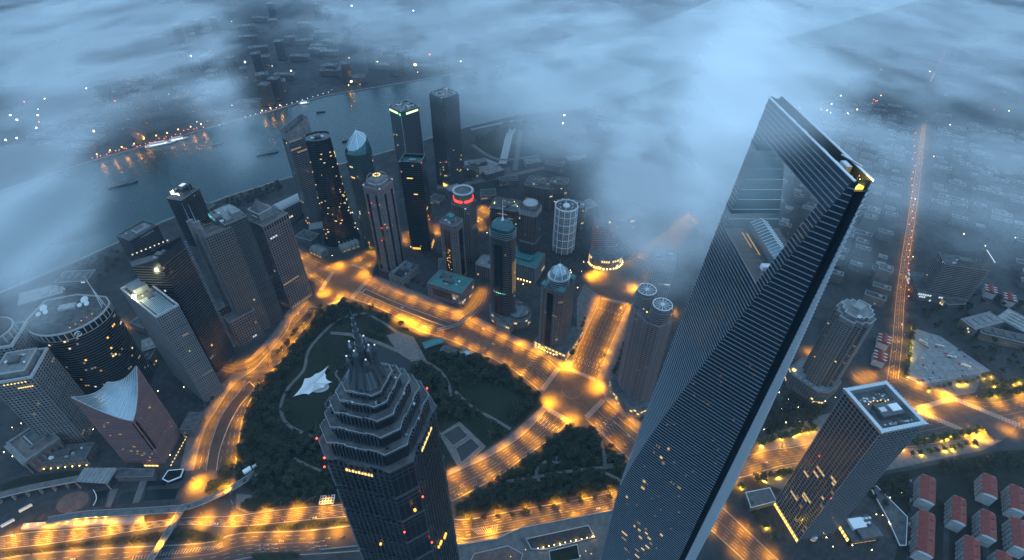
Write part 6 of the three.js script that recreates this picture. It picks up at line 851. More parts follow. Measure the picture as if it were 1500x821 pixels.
// ---- hazy housing estate on the right, the far bank city and sites by the near bank
function slab(w, h, d, mat, roof, lw = 0) { const o = new THREE.Group(); if (lw) { const g = new G(); for (let i = 0; i < lw; i++) { const y = 1.4 + 3.2 * Math.floor(rnd() * (h / 3.2 - 1)), t = R(-0.42, 0.42); rnd() < 0.5 ? g.box(1.3, 1.3, 0.2, w * t, y, d / 2 + 0.3) : g.box(0.2, 1.3, 1.3, -w / 2 - 0.3, y, d * t); } g.mesh('lit_window', pick([L.warm, L.pale, L.amber]), o, 'stuff'); } new G().prism(rect(w, d), 0, h, false, false).mesh('wall', mat, o); const g = new G(); for (let y = 3; y < h - 1; y += 3.2) g.prism(grown(rect(w, d), 0.25), y, y + 1, false, false); g.mesh('spandrel', M.stoneGrey, o, 'stuff'); new G().sheet(rect(w, d), h).mesh('roof', roof, o); parapet(o, grown(rect(w, d), 0.2), h - 0.4, 1.2, 0.8, M.concrete); new G().box(w * 0.4, 2.4, 5, 0, h, d * 0.2).mesh('stair_head', M.concrete, o); return o; }
const lampWhite = glow(1, 0.85, 0.6, 9);
{
  const protos = [slab(12, 19, 26, M.stoneDark, M.roof), slab(13, 16, 20, M.stoneDark, M.ground), slab(14, 22, 32, M.stoneDark, M.roof), slab(18, 40, 20, M.stoneDark, M.roof), slab(11, 12, 14, M.stoneDark, M.roofPale), slab(12, 18, 24, M.stoneDark, M.roof, 3), slab(13, 17, 30, M.stoneDark, M.ground, 4), slab(12, 14, 18, M.stoneDark, M.roof, 2)];
  const fogLine = XZ([[1308, 540], [1352, 180]]), dx = fogLine[1][0] - fogLine[0][0], dz = fogLine[1][1] - fogLine[0][1], l = Math.hypot(dx, dz), ux = dx / l, uz = dz / l, vx = -uz, vz = ux; let n = 0;
  for (let a = 60; a < 1250 && n < 285; a += 27) for (let b = -11; b <= 11; b++) {
    if (!b || rnd() < 0.3) continue; const off = b * 34 + (b > 0 ? 6 : -6) + R(-4, 4), x = fogLine[0][0] + ux * (a + R(-5, 5)) + vx * off, z = fogLine[0][1] + uz * a + vz * off;
    if (inside(CARPARK, x, z)) continue; const v = new THREE.Vector3(x, 15, z).project(camera); camera.updateMatrixWorld(); const px = (v.x * 0.5 + 0.5) * 1500, py = (0.5 - v.y * 0.5) * 821; if (px < 1130 || px > 1520 || py > 478 || py < 120) continue; if (b > 0 && a < 330) continue; if (b < 0 && a < 120 && b > -5) continue; if (px > 1350 && py > 330 && py < 430 && px < 1500) continue;
    const p = protos[rnd() < 0.07 ? 3 : pick([0, 1, 2, 4, 5, 6, 7])], c = p.clone(); c.name = numbered('housing_block'); c.position.set(x, 0, z); c.rotation.y = Math.atan2(-uz, ux) + Math.PI / 2 * 0 + R(-0.04, 0.04); tag(c, 'grey housing block, ' + ord(Math.abs(b)) + ' from the straight hazy road on the ' + (b > 0 ? 'depot' : 'supertall') + ' side, row ' + Math.round(a / 27), 'building', 'housing blocks of the hazy estate'); scene.add(c); n++;
  }
}
{
  // far bank: office blocks and warehouses behind the quay, thinning into the mist
  const pr = [slab(34, 30, 26, M.stoneDark, M.roof, 4), slab(26, 60, 26, M.glassDark, M.roof, 6), slab(60, 18, 24, M.stoneDark, M.roof, 3), slab(24, 95, 24, M.glassDark, M.roof, 5)]; let n = 0;
  const lw = [L.cool, L.pale, L.white]; for (let t = 0; t < 900 && n < 130; t++) { const x = R(-20, 760), y = R(20, 225); const p = P(x, y), i = farBank.findIndex((q) => q[0] > p.x); if (i < 1) continue; const q = lerp2(farBank[i - 1], farBank[i], (p.x - farBank[i - 1][0]) / (farBank[i][0] - farBank[i - 1][0])); if (p.z > q[1] - 35) continue; const c = pick([pr[0], pr[0], pr[2], pr[2], pr[1], pr[3]]).clone(); c.name = numbered('far_bank_block'); c.position.set(p.x, 0, p.z); c.rotation.y = R(-0.2, 0.5); tag(c, 'dim block of the misty city across the river', 'building', 'blocks of the city across the river'); scene.add(c); n++; }
}
{ // cleared sites, curving site roads and sheds on the near bank beyond the towers
  const strip = (l, w, y, m = M.path) => { const q = resample(smooth(XZ(l)), 24), g = new G(); for (let i = 0; i + 1 < q.length; i++) { const a = q[i], b = q[i + 1], d = dist2(a, b), nx = -(b[1] - a[1]) / d * w / 2, nz = (b[0] - a[0]) / d * w / 2; g.sheet([[a[0] + nx, a[1] + nz], [b[0] + nx, b[1] + nz], [b[0] - nx, b[1] - nz], [a[0] - nx, a[1] - nz]], y); } g.mesh('site_road', m, scene).userData.kind = 'structure'; };
  strip([[736, 240], [741, 220], [746, 198], [752, 188]], 18, 0.05, M.plaster); strip([[692, 212], [710, 225], [728, 233], [745, 234], [790, 228]], 10, 0.07); strip([[690, 268], [740, 258], [800, 245], [860, 228]], 14, 0.09); strip([[754, 250], [758, 225], [762, 190]], 12, 0.11); strip([[690, 190], [760, 176], [840, 168]], 8, 0.05, M.concrete); strip([[640, 275], [690, 268]], 14, 0.06);
  flat('cleared_site', XZ([[692, 214], [726, 236], [742, 214], [748, 192], [700, 196]]), 0.03, M.grass); flat('cleared_site', XZ([[680, 236], [712, 232], [732, 240], [700, 258], [682, 254]]), 0.03, M.concrete); flat('cleared_site', XZ([[770, 188], [850, 176], [880, 200], [800, 226], [764, 226]]), 0.03, M.ground); flat('cleared_site', XZ([[690, 262], [745, 244], [752, 252], [700, 266]]), 0.04, M.roof);
  const sheds = [[700, 236, 40, 18, 'pale roofed site shed beside the pale riverside tower'], [690, 246, 34, 14, 'second pale site shed below the first by the riverside tower'], [722, 250, 46, 22, 'long grey site hall with ribbed roof beyond the neon tower'], [745, 262, 40, 20, 'low grey roofed hall beside the curving site road'], [780, 236, 36, 24, 'low flat hall inside the bend of the site road'], [812, 240, 40, 18, 'hazy low hall past the end of the site road'], [664, 275, 30, 22, 'small flat block between the black tower and the neon tower'], [715, 282, 32, 26, 'small dark block behind the neon crown'], [840, 232, 30, 20, 'faint low hall at the edge of the cloud'], [640, 290, 26, 24, 'low grey block behind the ribbed tower'], [860, 300, 40, 30, 'faint low hall between the lattice tower and the round mall'], [655, 385, 30, 26, 'low dark hall behind the teal-roofed podium'], [330, 318, 60, 20, 'long low hall with teal-lit roof between the masted tower and the river'], [300, 300, 40, 16, 'low dark quay shed behind the small sign tower'], [230, 500, 40, 26, 'small grey block in the gap beside the floodlit slab'], [205, 520, 34, 20, 'low pillared hall between the curved-front building and floodlit slab'], [250, 410, 40, 34, 'dark low block left of the masted tower'], [210, 470, 30, 24, 'dim low block behind the floodlit slab'], [60, 430, 60, 34, 'hazy low hall with bright roof strips on the left bank'], [110, 405, 50, 30, 'low waterside hall in the mist on the left'], [470, 330, 44, 22, 'low grey block under the dark curved tower'], [450, 345, 36, 24, 'flat grey block beside the arched hall'], [560, 330, 30, 22, 'low block between the diamond-roofed and crowned towers'], [1110, 575, 30, 22, 'low hall on the dark plaza behind the supertall'], [1440, 470, 60, 24, 'long grey warehouse beyond the car park'], [1470, 490, 60, 20, 'second long grey warehouse nearer the trees'], [1490, 470, 40, 40, 'blue-roofed depot on the right beyond the car park'], [1395, 440, 30, 22, 'flat depot between the slant-roofed tower and the car park']];
  sheds.forEach(([x, y, w, d, lab], i) => { const h = 9 + (i * 7) % 9, p = P(x, y, h), o = thing('low_hall', lab, 'building', [p.x, 0, p.z], [0.3, -0.4, 0.55, 0.1][i % 4]), m = [M.roofPale, M.roof, M.concrete, M.roof][i % 4]; facade(o, rect(w, d), 0, h, { body: M.stoneDark, band: 0.6, step: 4, lit: 3, cap: m }); parapet(o, rect(w + 0.6, d + 0.6), h, 0.9, 0.6, M.concrete); for (let k = 0; k < 4; k++) new G().box(w / 7, 1.4, d * 0.6, -w / 2 + (k + 0.6) * w / 4.4, h, 0).mesh('roof_ridge', m, o); });
  const hl = scene.children.find((c) => c.userData.label?.startsWith('long low hall with teal-lit')); new G().box(50, 0.8, 6, 0, 16, 4).mesh('roof_light', L.cyan, hl);
}

// ---------------------------------------------------------------- trees and hedges
function crownGeo(seed, n = 130, r = 1) { // leaf clumps through an uneven crown
  const g = new G(), q = seeded(seed), lobes = Array.from({ length: 6 }, () => [(q() - 0.5) * 1.1, (q() - 0.35) * 0.8, (q() - 0.5) * 1.1, 0.45 + q() * 0.35]);
  for (let i = 0; i < n; i++) { const l = lobes[Math.floor(q() * 6)], a = q() * 6.283, e = Math.acos(1 - 2 * q()), k = l[3] * (0.55 + 0.45 * Math.sqrt(q())), c = [l[0] + k * Math.sin(e) * Math.cos(a), l[1] + k * Math.cos(e), l[2] + k * Math.sin(e) * Math.sin(a)], s = 0.13 + q() * 0.13, nv = new THREE.Vector3(q() - 0.5, q() * 0.9, q() - 0.5).normalize(), u = new THREE.Vector3(q() - 0.5, q() - 0.5, q() - 0.5).cross(nv).normalize(), v = nv.clone().cross(u), f = (x, y, b = 0) => [0, 1, 2].map((m) => (c[m] + u.getComponent(m) * x * s + v.getComponent(m) * y * s - nv.getComponent(m) * b * s) * r); g.quad(f(-1, -0.7, 0.3), f(1, -0.5), f(0.8, 0.9, 0.4), f(-0.7, 1)); }
  return g.geo();
}
const leafM = [[0.014, 0.03, 0.012], [0.02, 0.036, 0.012], [0.011, 0.023, 0.011], [0.027, 0.042, 0.014]].map((c, i) => new THREE.MeshPhysicalMaterial({ color: col(c[0] * 0.95, c[1] * 0.95, c[2] * 0.95), roughness: 0.9, transmission: 0.25, thickness: 0, side: THREE.DoubleSide }));
const leafLampTinted = new THREE.MeshPhysicalMaterial({ color: col(0.06, 0.075, 0.016), roughness: 0.9, transmission: 0.3, thickness: 0, side: THREE.DoubleSide });  // avenue leaves: lamp glow painted in as a brighter, yellower leaf colour
const crowns = [1, 2, 3, 4].map((s) => crownGeo(s * 13));
const trunkGeo = new G().tube([0, 0, 0], [0.03, 0.42, 0.02], 0.055, 0.035, 6).tube([0.03, 0.4, 0.02], [0.22, 0.66, 0.1], 0.03, 0.015, 5).tube([0.03, 0.42, 0.02], [-0.18, 0.68, -0.12], 0.028, 0.014, 5).geo();
const TREES = [];
const avoid = [...PATHS.map(([l, w]) => ({ line: resample(smooth(XZ(l)), 30), w: w / 2 + 3 }))], keepOut = [...LAWNS.slice(0, 4).map((q) => XZ(q)), POND, ...[[[560, 488], [626, 488], [626, 540], [560, 530]], [[612, 490], [692, 490], [692, 528], [612, 515]], [[640, 616], [715, 616], [715, 692], [640, 692]], [[428, 534], [490, 534], [490, 584], [428, 584]]].map((q) => XZ(q))];
const free = (x, z) => !keepOut.some((q) => inside(q, x, z)) && !avoid.some((a) => a.line.some((p) => Math.hypot(p[0] - x, p[1] - z) < a.w));
function wood(poly, n, gap, kind, s0, s1, test = free) { const xs = poly.map((p) => p[0]), zs = poly.map((p) => p[1]); let made = 0; for (let t = 0; t < n * 14 && made < n; t++) { const x = R(Math.min(...xs), Math.max(...xs)), z = R(Math.min(...zs), Math.max(...zs)); if (!inside(poly, x, z) || !test(x, z) || TREES.some((q) => Math.abs(q.x - x) < gap && Math.hypot(q.x - x, q.z - z) < gap)) continue; if (Math.hypot(x + 73, z + 176) < 44) continue; TREES.push({ x, z, s: R(s0, s1), kind, v: Math.floor(rnd() * 4), c: Math.floor(rnd() * 4), a: R(0, 6.28) }); made++; } }
function row(pts, gap, s0, s1, kind, jitter = 1) { const q = XZ(pts); let l = 0; for (let i = 1; i < q.length; i++) l += dist2(q[i], q[i - 1]); for (const p of resample(q, Math.max(2, Math.round(l / gap)))) TREES.push({ x: p[0] + R(-jitter, jitter), z: p[1] + R(-jitter, jitter), s: R(s0, s1), kind, v: Math.floor(rnd() * 4), c: 1 + 2 * Math.floor(rnd() * 2), a: R(0, 6.28) }); }
wood(PARK, 620, 5.2, 'park', 5, 13); wood(PARK_SE, 170, 6.2, 'triangle', 7, 11);
row([[1112, 652], [1150, 641], [1190, 632]], 9, 8, 11, 'avenue', 0.6); row([[1108, 706], [1150, 696], [1175, 690]], 8, 8, 11, 'avenue', 0.6); row([[1338, 652], [1380, 644], [1432, 634]], 9, 8, 11, 'avenue', 0.6); row([[1336, 668], [1380, 660], [1425, 652]], 10, 6, 8, 'avenue', 0.6); row([[1440, 583], [1470, 578], [1520, 572]], 9, 9, 12, 'avenue', 0.6); row([[1452, 566], [1500, 560]], 9, 8, 11, 'avenue', 2);
row([[1085, 715], [1100, 745], [1130, 790]], 10, 7, 9, 'avenue', 2); row([[1326, 552], [1332, 500], [1337, 480]], 9, 6, 9, 'avenue'); row([[1360, 572], [1420, 560], [1450, 552]], 11, 5, 7, 'avenue');
wood(XZ([[1110, 600], [1160, 585], [1215, 600], [1180, 625], [1120, 640]]), 40, 8, 'plaza', 7, 10, () => true); wood(XZ([[1360, 440], [1500, 430], [1500, 560], [1455, 545], [1385, 492], [1345, 470]]), 60, 9, 'depot', 7, 10, () => true);
wood(XZ([[1250, 715], [1330, 700], [1328, 740], [1290, 740]]), 22, 8, 'lawn', 6, 9, () => true); wood(XZ([[1378, 680], [1500, 665], [1500, 690], [1385, 700]]), 30, 8, 'lawn', 6, 9, () => true);
wood(XZ([[695, 208], [760, 172], [840, 164], [850, 176], [760, 190], [700, 215]]), 70, 11, 'bank', 7, 11, () => true); wood(XZ([[330, 296], [410, 268], [415, 280], [340, 310]]), 40, 9, 'bank', 7, 10, () => true); wood(XZ([[100, 400], [160, 370], [200, 370], [150, 410], [60, 440]]), 40, 10, 'bank', 7, 10, () => true);
row([[276, 640], [292, 610], [312, 585]], 9, 5, 7, 'street'); row([[410, 520], [440, 480], [470, 452]], 8, 6, 8, 'street'); row([[590, 405], [640, 432], [680, 452]], 12, 5, 7, 'street'); row([[900, 548], [912, 515], [930, 470]], 8, 6, 8, 'street'); row([[856, 470], [848, 500], [838, 522]], 8, 5, 7, 'street'); row([[548, 405], [556, 388], [566, 378]], 8, 6, 8, 'street'); row([[560, 405], [600, 425]], 8, 6, 8, 'street'); row([[270, 560], [292, 540], [306, 530]], 9, 5, 7, 'street'); row([[350, 500], [370, 490], [396, 470]], 9, 6, 8, 'street');
row([[690, 764], [770, 751], [890, 727]], 14, 5, 7, 'street', 1.5);
{
  const dist = (t) => Math.hypot(t.x, 575, t.z) / t.s; TREES.sort((a, b) => (a.kind === 'avenue' || a.kind === 'street' ? 0 : 1) - (b.kind === 'avenue' || b.kind === 'street' ? 0 : 1) || dist(a) - dist(b));
  const words = { park: ['dark broadleaf tree in the park below the stepped tower', 'trees of the park'], triangle: ['dark broadleaf tree in the triangular park south of the junction', 'trees of the triangular park'], avenue: ['lamp-lit yellow-green tree in a planted row beside the avenue', 'planted rows along the avenue'], plaza: ['dark tree on the plaza behind the supertall', 'trees of the dark plaza'], depot: ['dark tree around the car park and depots', 'trees around the car park'], lawn: ['dark tree on the lawn among red-roofed houses', 'trees among the red-roofed houses'], bank: ['small dark tree on the near river bank', 'trees on the near bank'], street: ['small pavement tree beside an orange-lit road', 'pavement trees'] };
  const rest = [];
  TREES.forEach((t, i) => {
    if (i >= 300) { rest.push(t); return; }
    const o = thing(t.kind === 'avenue' || t.kind === 'street' ? 'street_tree' : 'park_tree', words[t.kind][0], 'tree', [t.x, 0, t.z], t.a, words[t.kind][1]); const k = lit(new THREE.Mesh(trunkGeo, M.trunk)); k.name = 'trunk'; k.scale.setScalar(t.s); const c = lit(new THREE.Mesh(crowns[t.v], t.kind === 'avenue' ? leafLampTinted : leafM[t.c])); c.name = 'crown'; c.position.y = t.s * 0.72; c.scale.set(t.s * 0.5, t.s * 0.46, t.s * 0.5); o.add(k, c);
  });
  const m4 = new THREE.Matrix4(), e = new THREE.Euler(), qn = new THREE.Quaternion();
  for (let v = 0; v < 4; v++) { const l = rest.filter((t) => t.v === v), im = lit(new THREE.InstancedMesh(crowns[v], leafM[v], l.length)); im.name = numbered('woodland'); l.forEach((t, i) => im.setMatrixAt(i, m4.compose(new THREE.Vector3(t.x, t.s * 0.72, t.z), qn.setFromEuler(e.set(0, t.a, 0)), new THREE.Vector3(t.s * 0.5, t.s * 0.46, t.s * 0.5)))); tag(im, 'mass of dark tree crowns filling the park and verges', 'trees', null, 'stuff'); scene.add(im); }
  const tr = lit(new THREE.InstancedMesh(trunkGeo, M.trunk, rest.length)); tr.name = 'woodland_trunks'; rest.forEach((t, i) => tr.setMatrixAt(i, m4.compose(new THREE.Vector3(t.x, 0, t.z), qn.identity(), new THREE.Vector3(t.s, t.s, t.s)))); tag(tr, 'trunks under the mass of dark park trees', 'trunks', null, 'stuff'); scene.add(tr);
  // hedges and shrubs of the medians, and undergrowth along the park edge
  const hs = []; for (const q of MEDIANS) { const xs = q.map((p) => p[0]), zs = q.map((p) => p[1]); for (let t = 0; t < 500; t++) { const x = R(Math.min(...xs), Math.max(...xs)), z = R(Math.min(...zs), Math.max(...zs)); if (inside(q, x, z)) hs.push([x, z, R(1.2, 2.4)]); } }
  for (let t = 0; t < 3000 && hs.length < 3200; t++) { const q = rnd() < 0.75 ? PARK : PARK_SE, xs = q.map((p) => p[0]), zs = q.map((p) => p[1]), x = R(Math.min(...xs), Math.max(...xs)), z = R(Math.min(...zs), Math.max(...zs)); if (inside(q, x, z) && free(x, z)) hs.push([x, z, R(1.5, 3.4)]); }
  const im = lit(new THREE.InstancedMesh(crownGeo(91, 60), leafM[1], hs.length)); im.name = 'shrubbery'; hs.forEach(([x, z, s], i) => im.setMatrixAt(i, m4.compose(new THREE.Vector3(x, s * 0.35, z), qn.setFromEuler(e.set(0, i, 0)), new THREE.Vector3(s, s * 0.6, s)))); tag(im, 'low shrubs and hedges of the medians and park edges', 'shrubs', null, 'stuff'); scene.add(im);
}

// ---------------------------------------------------------------- street lamps
{
  const proto = new THREE.Group(); new G().tube([0, 0, 0], [0, 11, 0], 0.16, 0.1, 6).mesh('pole', M.pole, proto); new G().tube([0, 10.8, 0], [2.6, 11.5, 0], 0.09, 0.07, 5).mesh('arm', M.pole, proto); const head = new G().box(1.1, 0.22, 0.45, 3, 11.42, 0).mesh('lamp_head', M.pole, proto); const b = new G().box(0.4, 0.08, 0.34, 3, 11.32, 0).mesh('bulb', glow(1, 0.6, 0.15, 30), head);
  const LAMP_CD = 3900; let n = 0;
  const put = (x, z, turn, label, group, cd = LAMP_CD, tilt = 0.5) => { const o = proto.clone(); o.name = numbered('street_lamp'); o.position.set(x, 0, z); o.rotation.y = turn; tag(o, label, 'street lamp', group); const s = new THREE.SpotLight(SODIUM, cd, 0, 1.27, 0.85); s.position.set(3, 11.2, 0); s.target.position.set(3 + tilt * 3, 0, 0); s.shadow.radius = 14; s.castShadow = true; o.add(s, s.target); scene.add(o); n++; };
  const where = new Map([[roadWest, ['along the curved road beside the park', 30]], [roadNorth, ['along the wide road north of the park', 29]], [roadEast, ['along the road between the domed and twin-drum towers', 25]], [roadRing, ['along the curved road south of the park', 36]], [roadSouth, ['along the road running behind the supertall', 34]], [avenueNorth, ['along the broad avenue', 33]], [avenueSouth, ['along the near side of the broad avenue', 31]], [roadFog, ['along the straight road into the haze', 36]], [roadFogWest, ['along the road vanishing into the cloud', 32]], [roadRight, ['by the road at the car park', 32]], [roadRightEast, ['by the far right junction', 34]], [roadNW, ['on the road behind the pyramid tower', 28]], [roadNE, ['on the road beside the crowned tower', 30]], [slip, ['on the looping slip road', 22]], [lane, ['on the side lane by the podium', 22]]]);
  const sides = new Map([[roadWest, ['tower', 'park']], [roadNorth, ['tower', 'park']], [roadEast, ['dome', 'drum']], [roadRing, ['park', 'triangle']], [roadSouth, ['drum', 'triangle']], [avenueNorth, ['park', 'terrace']], [avenueSouth, ['median', 'kerb']], [roadFog, ['estate', 'depot']], [roadFogWest, ['mall', 'drum']], [roadRight, ['office', 'depot']], [roadRightEast, ['tree', 'lawn']], [roadNW, ['pavilion', 'pyramid']], [roadNE, ['pavilion', 'crown']]]);
  for (const [r, [w, gap]] of where) for (const [e, o, s] of [[r.a, r.b, 0], [r.b, r.a, 1]]) {
    let l = 0; for (let i = 1; i < e.length; i++) l += dist2(e[i], e[i - 1]); const m = Math.max(2, Math.round(l / gap)); if ((r === slip || r === lane || r === avenueSouth) && s) continue;
    const k = resample(e, m * 2 + 1), k2 = resample(o, m * 2 + 1); for (let i = 1; i < m * 2; i += 2) { const p = k[i], q = k2[i], d = Math.atan2(q[1] - p[1], q[0] - p[0]), x = p[0] - Math.cos(d) * 0.8, z = p[1] - Math.sin(d) * 0.8; if (Math.hypot(x - 124.5, z + 209) < 46 || Math.hypot(x + 73, z + 176) < 38) continue; const sv = new THREE.Vector3(x, 5, z).project(camera); if (Math.abs(sv.x) > 1.06 || sv.y < -1.14) continue; put(x, z, -d, 'tall sodium lamp ' + w + ', ' + ord((i + 1) / 2) + ' on ' + (sides.get(r) ?? ['kerb', 'kerb'])[s] + ' side', 'street lamps ' + w, LAMP_CD * (r === roadFog ? 0.17 : r === roadFogWest ? 0.3 : r === roadRing || r === roadSouth ? 0.7 : r === roadWest ? R(0.4, 0.8) : R(0.5, 1.1))); }
  }
  // brighter masts round the junctions
  for (const [x, y, t, lab] of [[800, 592, [826, 580], 'west corner of the main junction'], [836, 622, [838, 590], 'south corner of the main junction'], [826, 534, [835, 560], 'north corner of the main junction'], [880, 566, [858, 570], 'east corner of the main junction'], [470, 432, [490, 420], 'west corner of the northern junction'], [500, 440, [500, 425], 'south corner of the northern junction'], [538, 402, [520, 405], 'east corner of the northern junction'], [496, 386, [500, 400], 'north corner of the northern junction'], [862, 404, [885, 410], 'west side of the round mall junction'], [874, 396, [890, 408], 'corner by the round mall'], [934, 424, [915, 420], 'east side of the round mall junction'], [285, 706, [305, 722], 'junction at the footbridge, park side'], [340, 716, [322, 726], 'footbridge landing by the park'], [600, 470, [606, 476], 'bus bay north of the park'], [585, 466, [592, 474], 'bus bay edge north of the park'], [620, 486, [618, 478], 'plaza entrance north of the park'], [1440, 644, [1425, 625], 'near corner of the right-hand junction'], [1385, 578, [1400, 598], 'upper corner of the right-hand junction'], [1350, 602, [1380, 600], 'left corner of the right-hand junction'], [760, 502, [770, 515], 'forecourt of the curved tower'], [792, 518, [800, 512], 'forecourt of the domed tower'], [850, 490, [845, 505], 'side court of the domed tower'], [330, 508, [318, 505], 'court behind the masted tower'], [318, 536, [330, 530], 'court at the slip road loop'], [352, 352, [360, 350], 'street between the masted and pyramid towers'], [165, 478, [180, 476], 'yard between the curved-front building and floodlit slab'], [185, 480, [172, 486], 'yard behind the floodlit slab'], [1280, 548, [1270, 552], 'side road behind the residential tower'], [1184, 512, [1190, 520], 'yard beside the residential tower'], [988, 455, [980, 460], 'yard behind the twin-drum tower'], [705, 336, [704, 326], 'gap beside the neon tower']]) { const p = P(x, y), q = P(...t), d = Math.atan2(q.z - p.z, q.x - p.x); put(p.x, p.z, -d, 'bright sodium lamp mast at the ' + lab, null, LAMP_CD * (/yard|court|street|gap|side road/.test(lab) ? 0.8 : 3.2), 1.2); }
}
// small lit globes in the lamp-lit trees are real uplighters under them
TREES.filter((t) => t.kind === 'avenue').forEach((t, i) => { if (i % 2) return; const o = thing('tree_uplighter', 'small uplighter at the foot of an avenue tree', 'lamp', [t.x + 1.6, 0, t.z + 1.6], 0, 'tree uplighters'); new G().prism(round(0.28, 0.28, 8), 0, 0.35).mesh('housing', M.pole, o); new G().prism(round(0.2, 0.2, 8), 0.35, 0.4).mesh('lamp_lens', glow(1, 0.7, 0.15, 10), o); const s = new THREE.PointLight(col(1, 0.6, 0.04), 420); s.position.set(0, 0.9, 0); s.shadow.radius = 6; s.castShadow = true; o.add(s); });

// ---------------------------------------------------------------- vehicles
{
  const carM = [[0.5, 0.5, 0.52], [0.03, 0.03, 0.035], [0.2, 0.21, 0.22], [0.25, 0.03, 0.03], [0.6, 0.6, 0.6]].map((c) => new THREE.MeshPhysicalMaterial({ color: col(...c), roughness: 0.35, clearcoat: 0.8, metalness: 0.2 }));
  function car(m) { const o = new THREE.Group(); const g = new G(); g.loft([[0.35, rect(4.4, 1.75)], [0.95, rect(4.5, 1.8)]], true); g.sheet(rect(4.4, 1.75), 0.35, true); g.mesh('body', m, o); new G().loft([[0.95, shift(rect(2.7, 1.66), -0.2, 0)], [1.48, shift(rect(1.7, 1.4), -0.3, 0)]]).mesh('cabin', M.glassBlack, o); new G().box(1.5, 0.05, 1.3, -0.3, 1.49, 0).mesh('car_roof', m, o); for (const x of [-1.4, 1.4]) for (const z of [-0.8, 0.8]) new G().tube([x, 0.33, z - 0.12], [x, 0.33, z + 0.12], 0.33, 0.33, 10).mesh('wheel', M.black, o); for (const z of [-0.6, 0.6]) { new G().box(0.12, 0.18, 0.4, 2.22, 0.6, z).mesh('headlight', glow(1, 0.9, 0.7, 6), o); new G().box(0.12, 0.16, 0.4, -2.22, 0.65, z).mesh('tail_light', glow(1, 0.05, 0.03, 4), o); } return o; }
  function bus(m) { const o = new THREE.Group(); new G().box(11.5, 2.7, 2.5, 0, 0.4, 0).mesh('body', m, o); new G().box(11.2, 0.9, 2.56, 0, 1.6, 0).mesh('window', M.glassBlack, o); new G().box(3, 0.3, 1.6, 1.5, 3.1, 0).mesh('roof_unit', M.metal, o); for (const x of [-3.6, 3.8]) for (const z of [-1.1, 1.1]) new G().tube([x, 0.5, z - 0.16], [x, 0.5, z + 0.16], 0.5, 0.5, 10).mesh('wheel', M.black, o); for (const z of [-0.9, 0.9]) { new G().box(0.12, 0.22, 0.4, 5.76, 0.8, z).mesh('headlight', glow(1, 0.9, 0.7, 6), o); new G().box(0.12, 0.2, 0.3, -5.76, 0.9, z).mesh('tail_light', glow(1, 0.05, 0.03, 4), o); } return o; }
  const cars = carM.map(car), buses = [bus(carM[4]), bus(carM[2])];
  const words = new Map([[roadWest, 'car driving on the curved road beside the park'], [roadNorth, 'car driving on the wide road north of the park'], [roadEast, 'car driving between the domed and twin-drum towers'], [roadRing, 'car driving on the curved road south of the park'], [avenueNorth, 'car driving on the broad avenue'], [avenueSouth, 'car driving on the near side of the avenue'], [roadSouth, 'car driving on the road behind the supertall'], [roadFog, 'car driving on the straight road into the haze'], [roadFogWest, 'car driving on the road into the cloud']]);
  for (const [r, w] of words) { const m = r.a.length - 3; for (let k = 0; k < (r === avenueNorth || r === roadNorth || r === roadFog ? 12 : 7); k++) { const i = 1 + Math.floor(rnd() * m), ln = Math.floor(rnd() * r.lanes), t = 0.025 + 0.95 * (ln + 0.5) / r.lanes, p = lerp2(r.a[i], r.b[i], t), q = lerp2(r.a[i + 1], r.b[i + 1], t), d = Math.atan2(q[1] - p[1], q[0] - p[0]) + (ln < r.lanes / 2 ? Math.PI : 0), c = pick(cars).clone(); c.name = numbered('car'); c.position.set(p[0], r.y + 0.01, p[1]); c.rotation.y = -d; tag(c, 'small ' + w, 'car', 'cars on the roads'); scene.add(c); } }
  // parked buses, vans and cars in the car park
  [[1352, 502, 1], [1356, 508, 1], [1376, 508, 0.4], [1390, 520, 0.4], [1394, 524, 0.4], [1410, 534, 0.4], [1414, 537, 0.4]].forEach(([x, y, a], i) => { const p = P(x, y), c = buses[i % 2].clone(); c.name = numbered('bus'); c.position.set(p.x, 0.05, p.z); c.rotation.y = -a; tag(c, i % 2 ? 'grey bus parked on the pale car park' : 'white bus parked on the pale car park', 'bus', i % 2 ? 'grey parked buses' : 'white parked buses'); scene.add(c); });
  const pl = new Set(); for (let k = 0; k < 36; k++) { const x = k < 14 ? 1336 + k * 3.2 : R(1345, 1430), y = k < 14 ? 560 - k * 0.4 : R(495, 552); const p = P(x, y); if (!inside(CARPARK, p.x, p.z)) continue; const c = pick(cars).clone(); c.children.filter((m) => /light/.test(m.name)).forEach((m) => { m.material = /head/.test(m.name) ? M.white : carM[3]; }); c.name = numbered('parked_car'); c.position.set(p.x, 0.05, p.z); c.rotation.y = -(k < 14 ? 1.2 : pick([0.4, 1.9])); tag(c, 'car parked on the pale car park beside the hazy road', 'car', 'cars in the car park'); scene.add(c); }
  for (let k = 0; k < 16; k++) { const p = P(1334 - (k % 2) * 2 + k * 0.0, 706 + k * 7), c = pick(cars).clone(); c.children.filter((m) => /light/.test(m.name)).forEach((m) => { m.material = /head/.test(m.name) ? M.white : carM[3]; }); c.name = numbered('parked_car'); c.position.set(p.x, 0.06, p.z); c.rotation.y = 1.0; tag(c, 'car parked in the lane beside the red-roofed houses', 'car', 'cars in the house lane'); scene.add(c); }
  for (const [x, y] of [[424, 738], [432, 735], [440, 733], [447, 736], [454, 732], [460, 730]]) { const p = P(x, y), c = pick(cars).clone(); c.name = numbered('parked_car'); c.position.set(p.x, 0.06, p.z); c.rotation.y = 0.9; tag(c, 'car waiting with lights on beside the white grid shelter', 'car', 'cars by the grid shelter'); scene.add(c); }
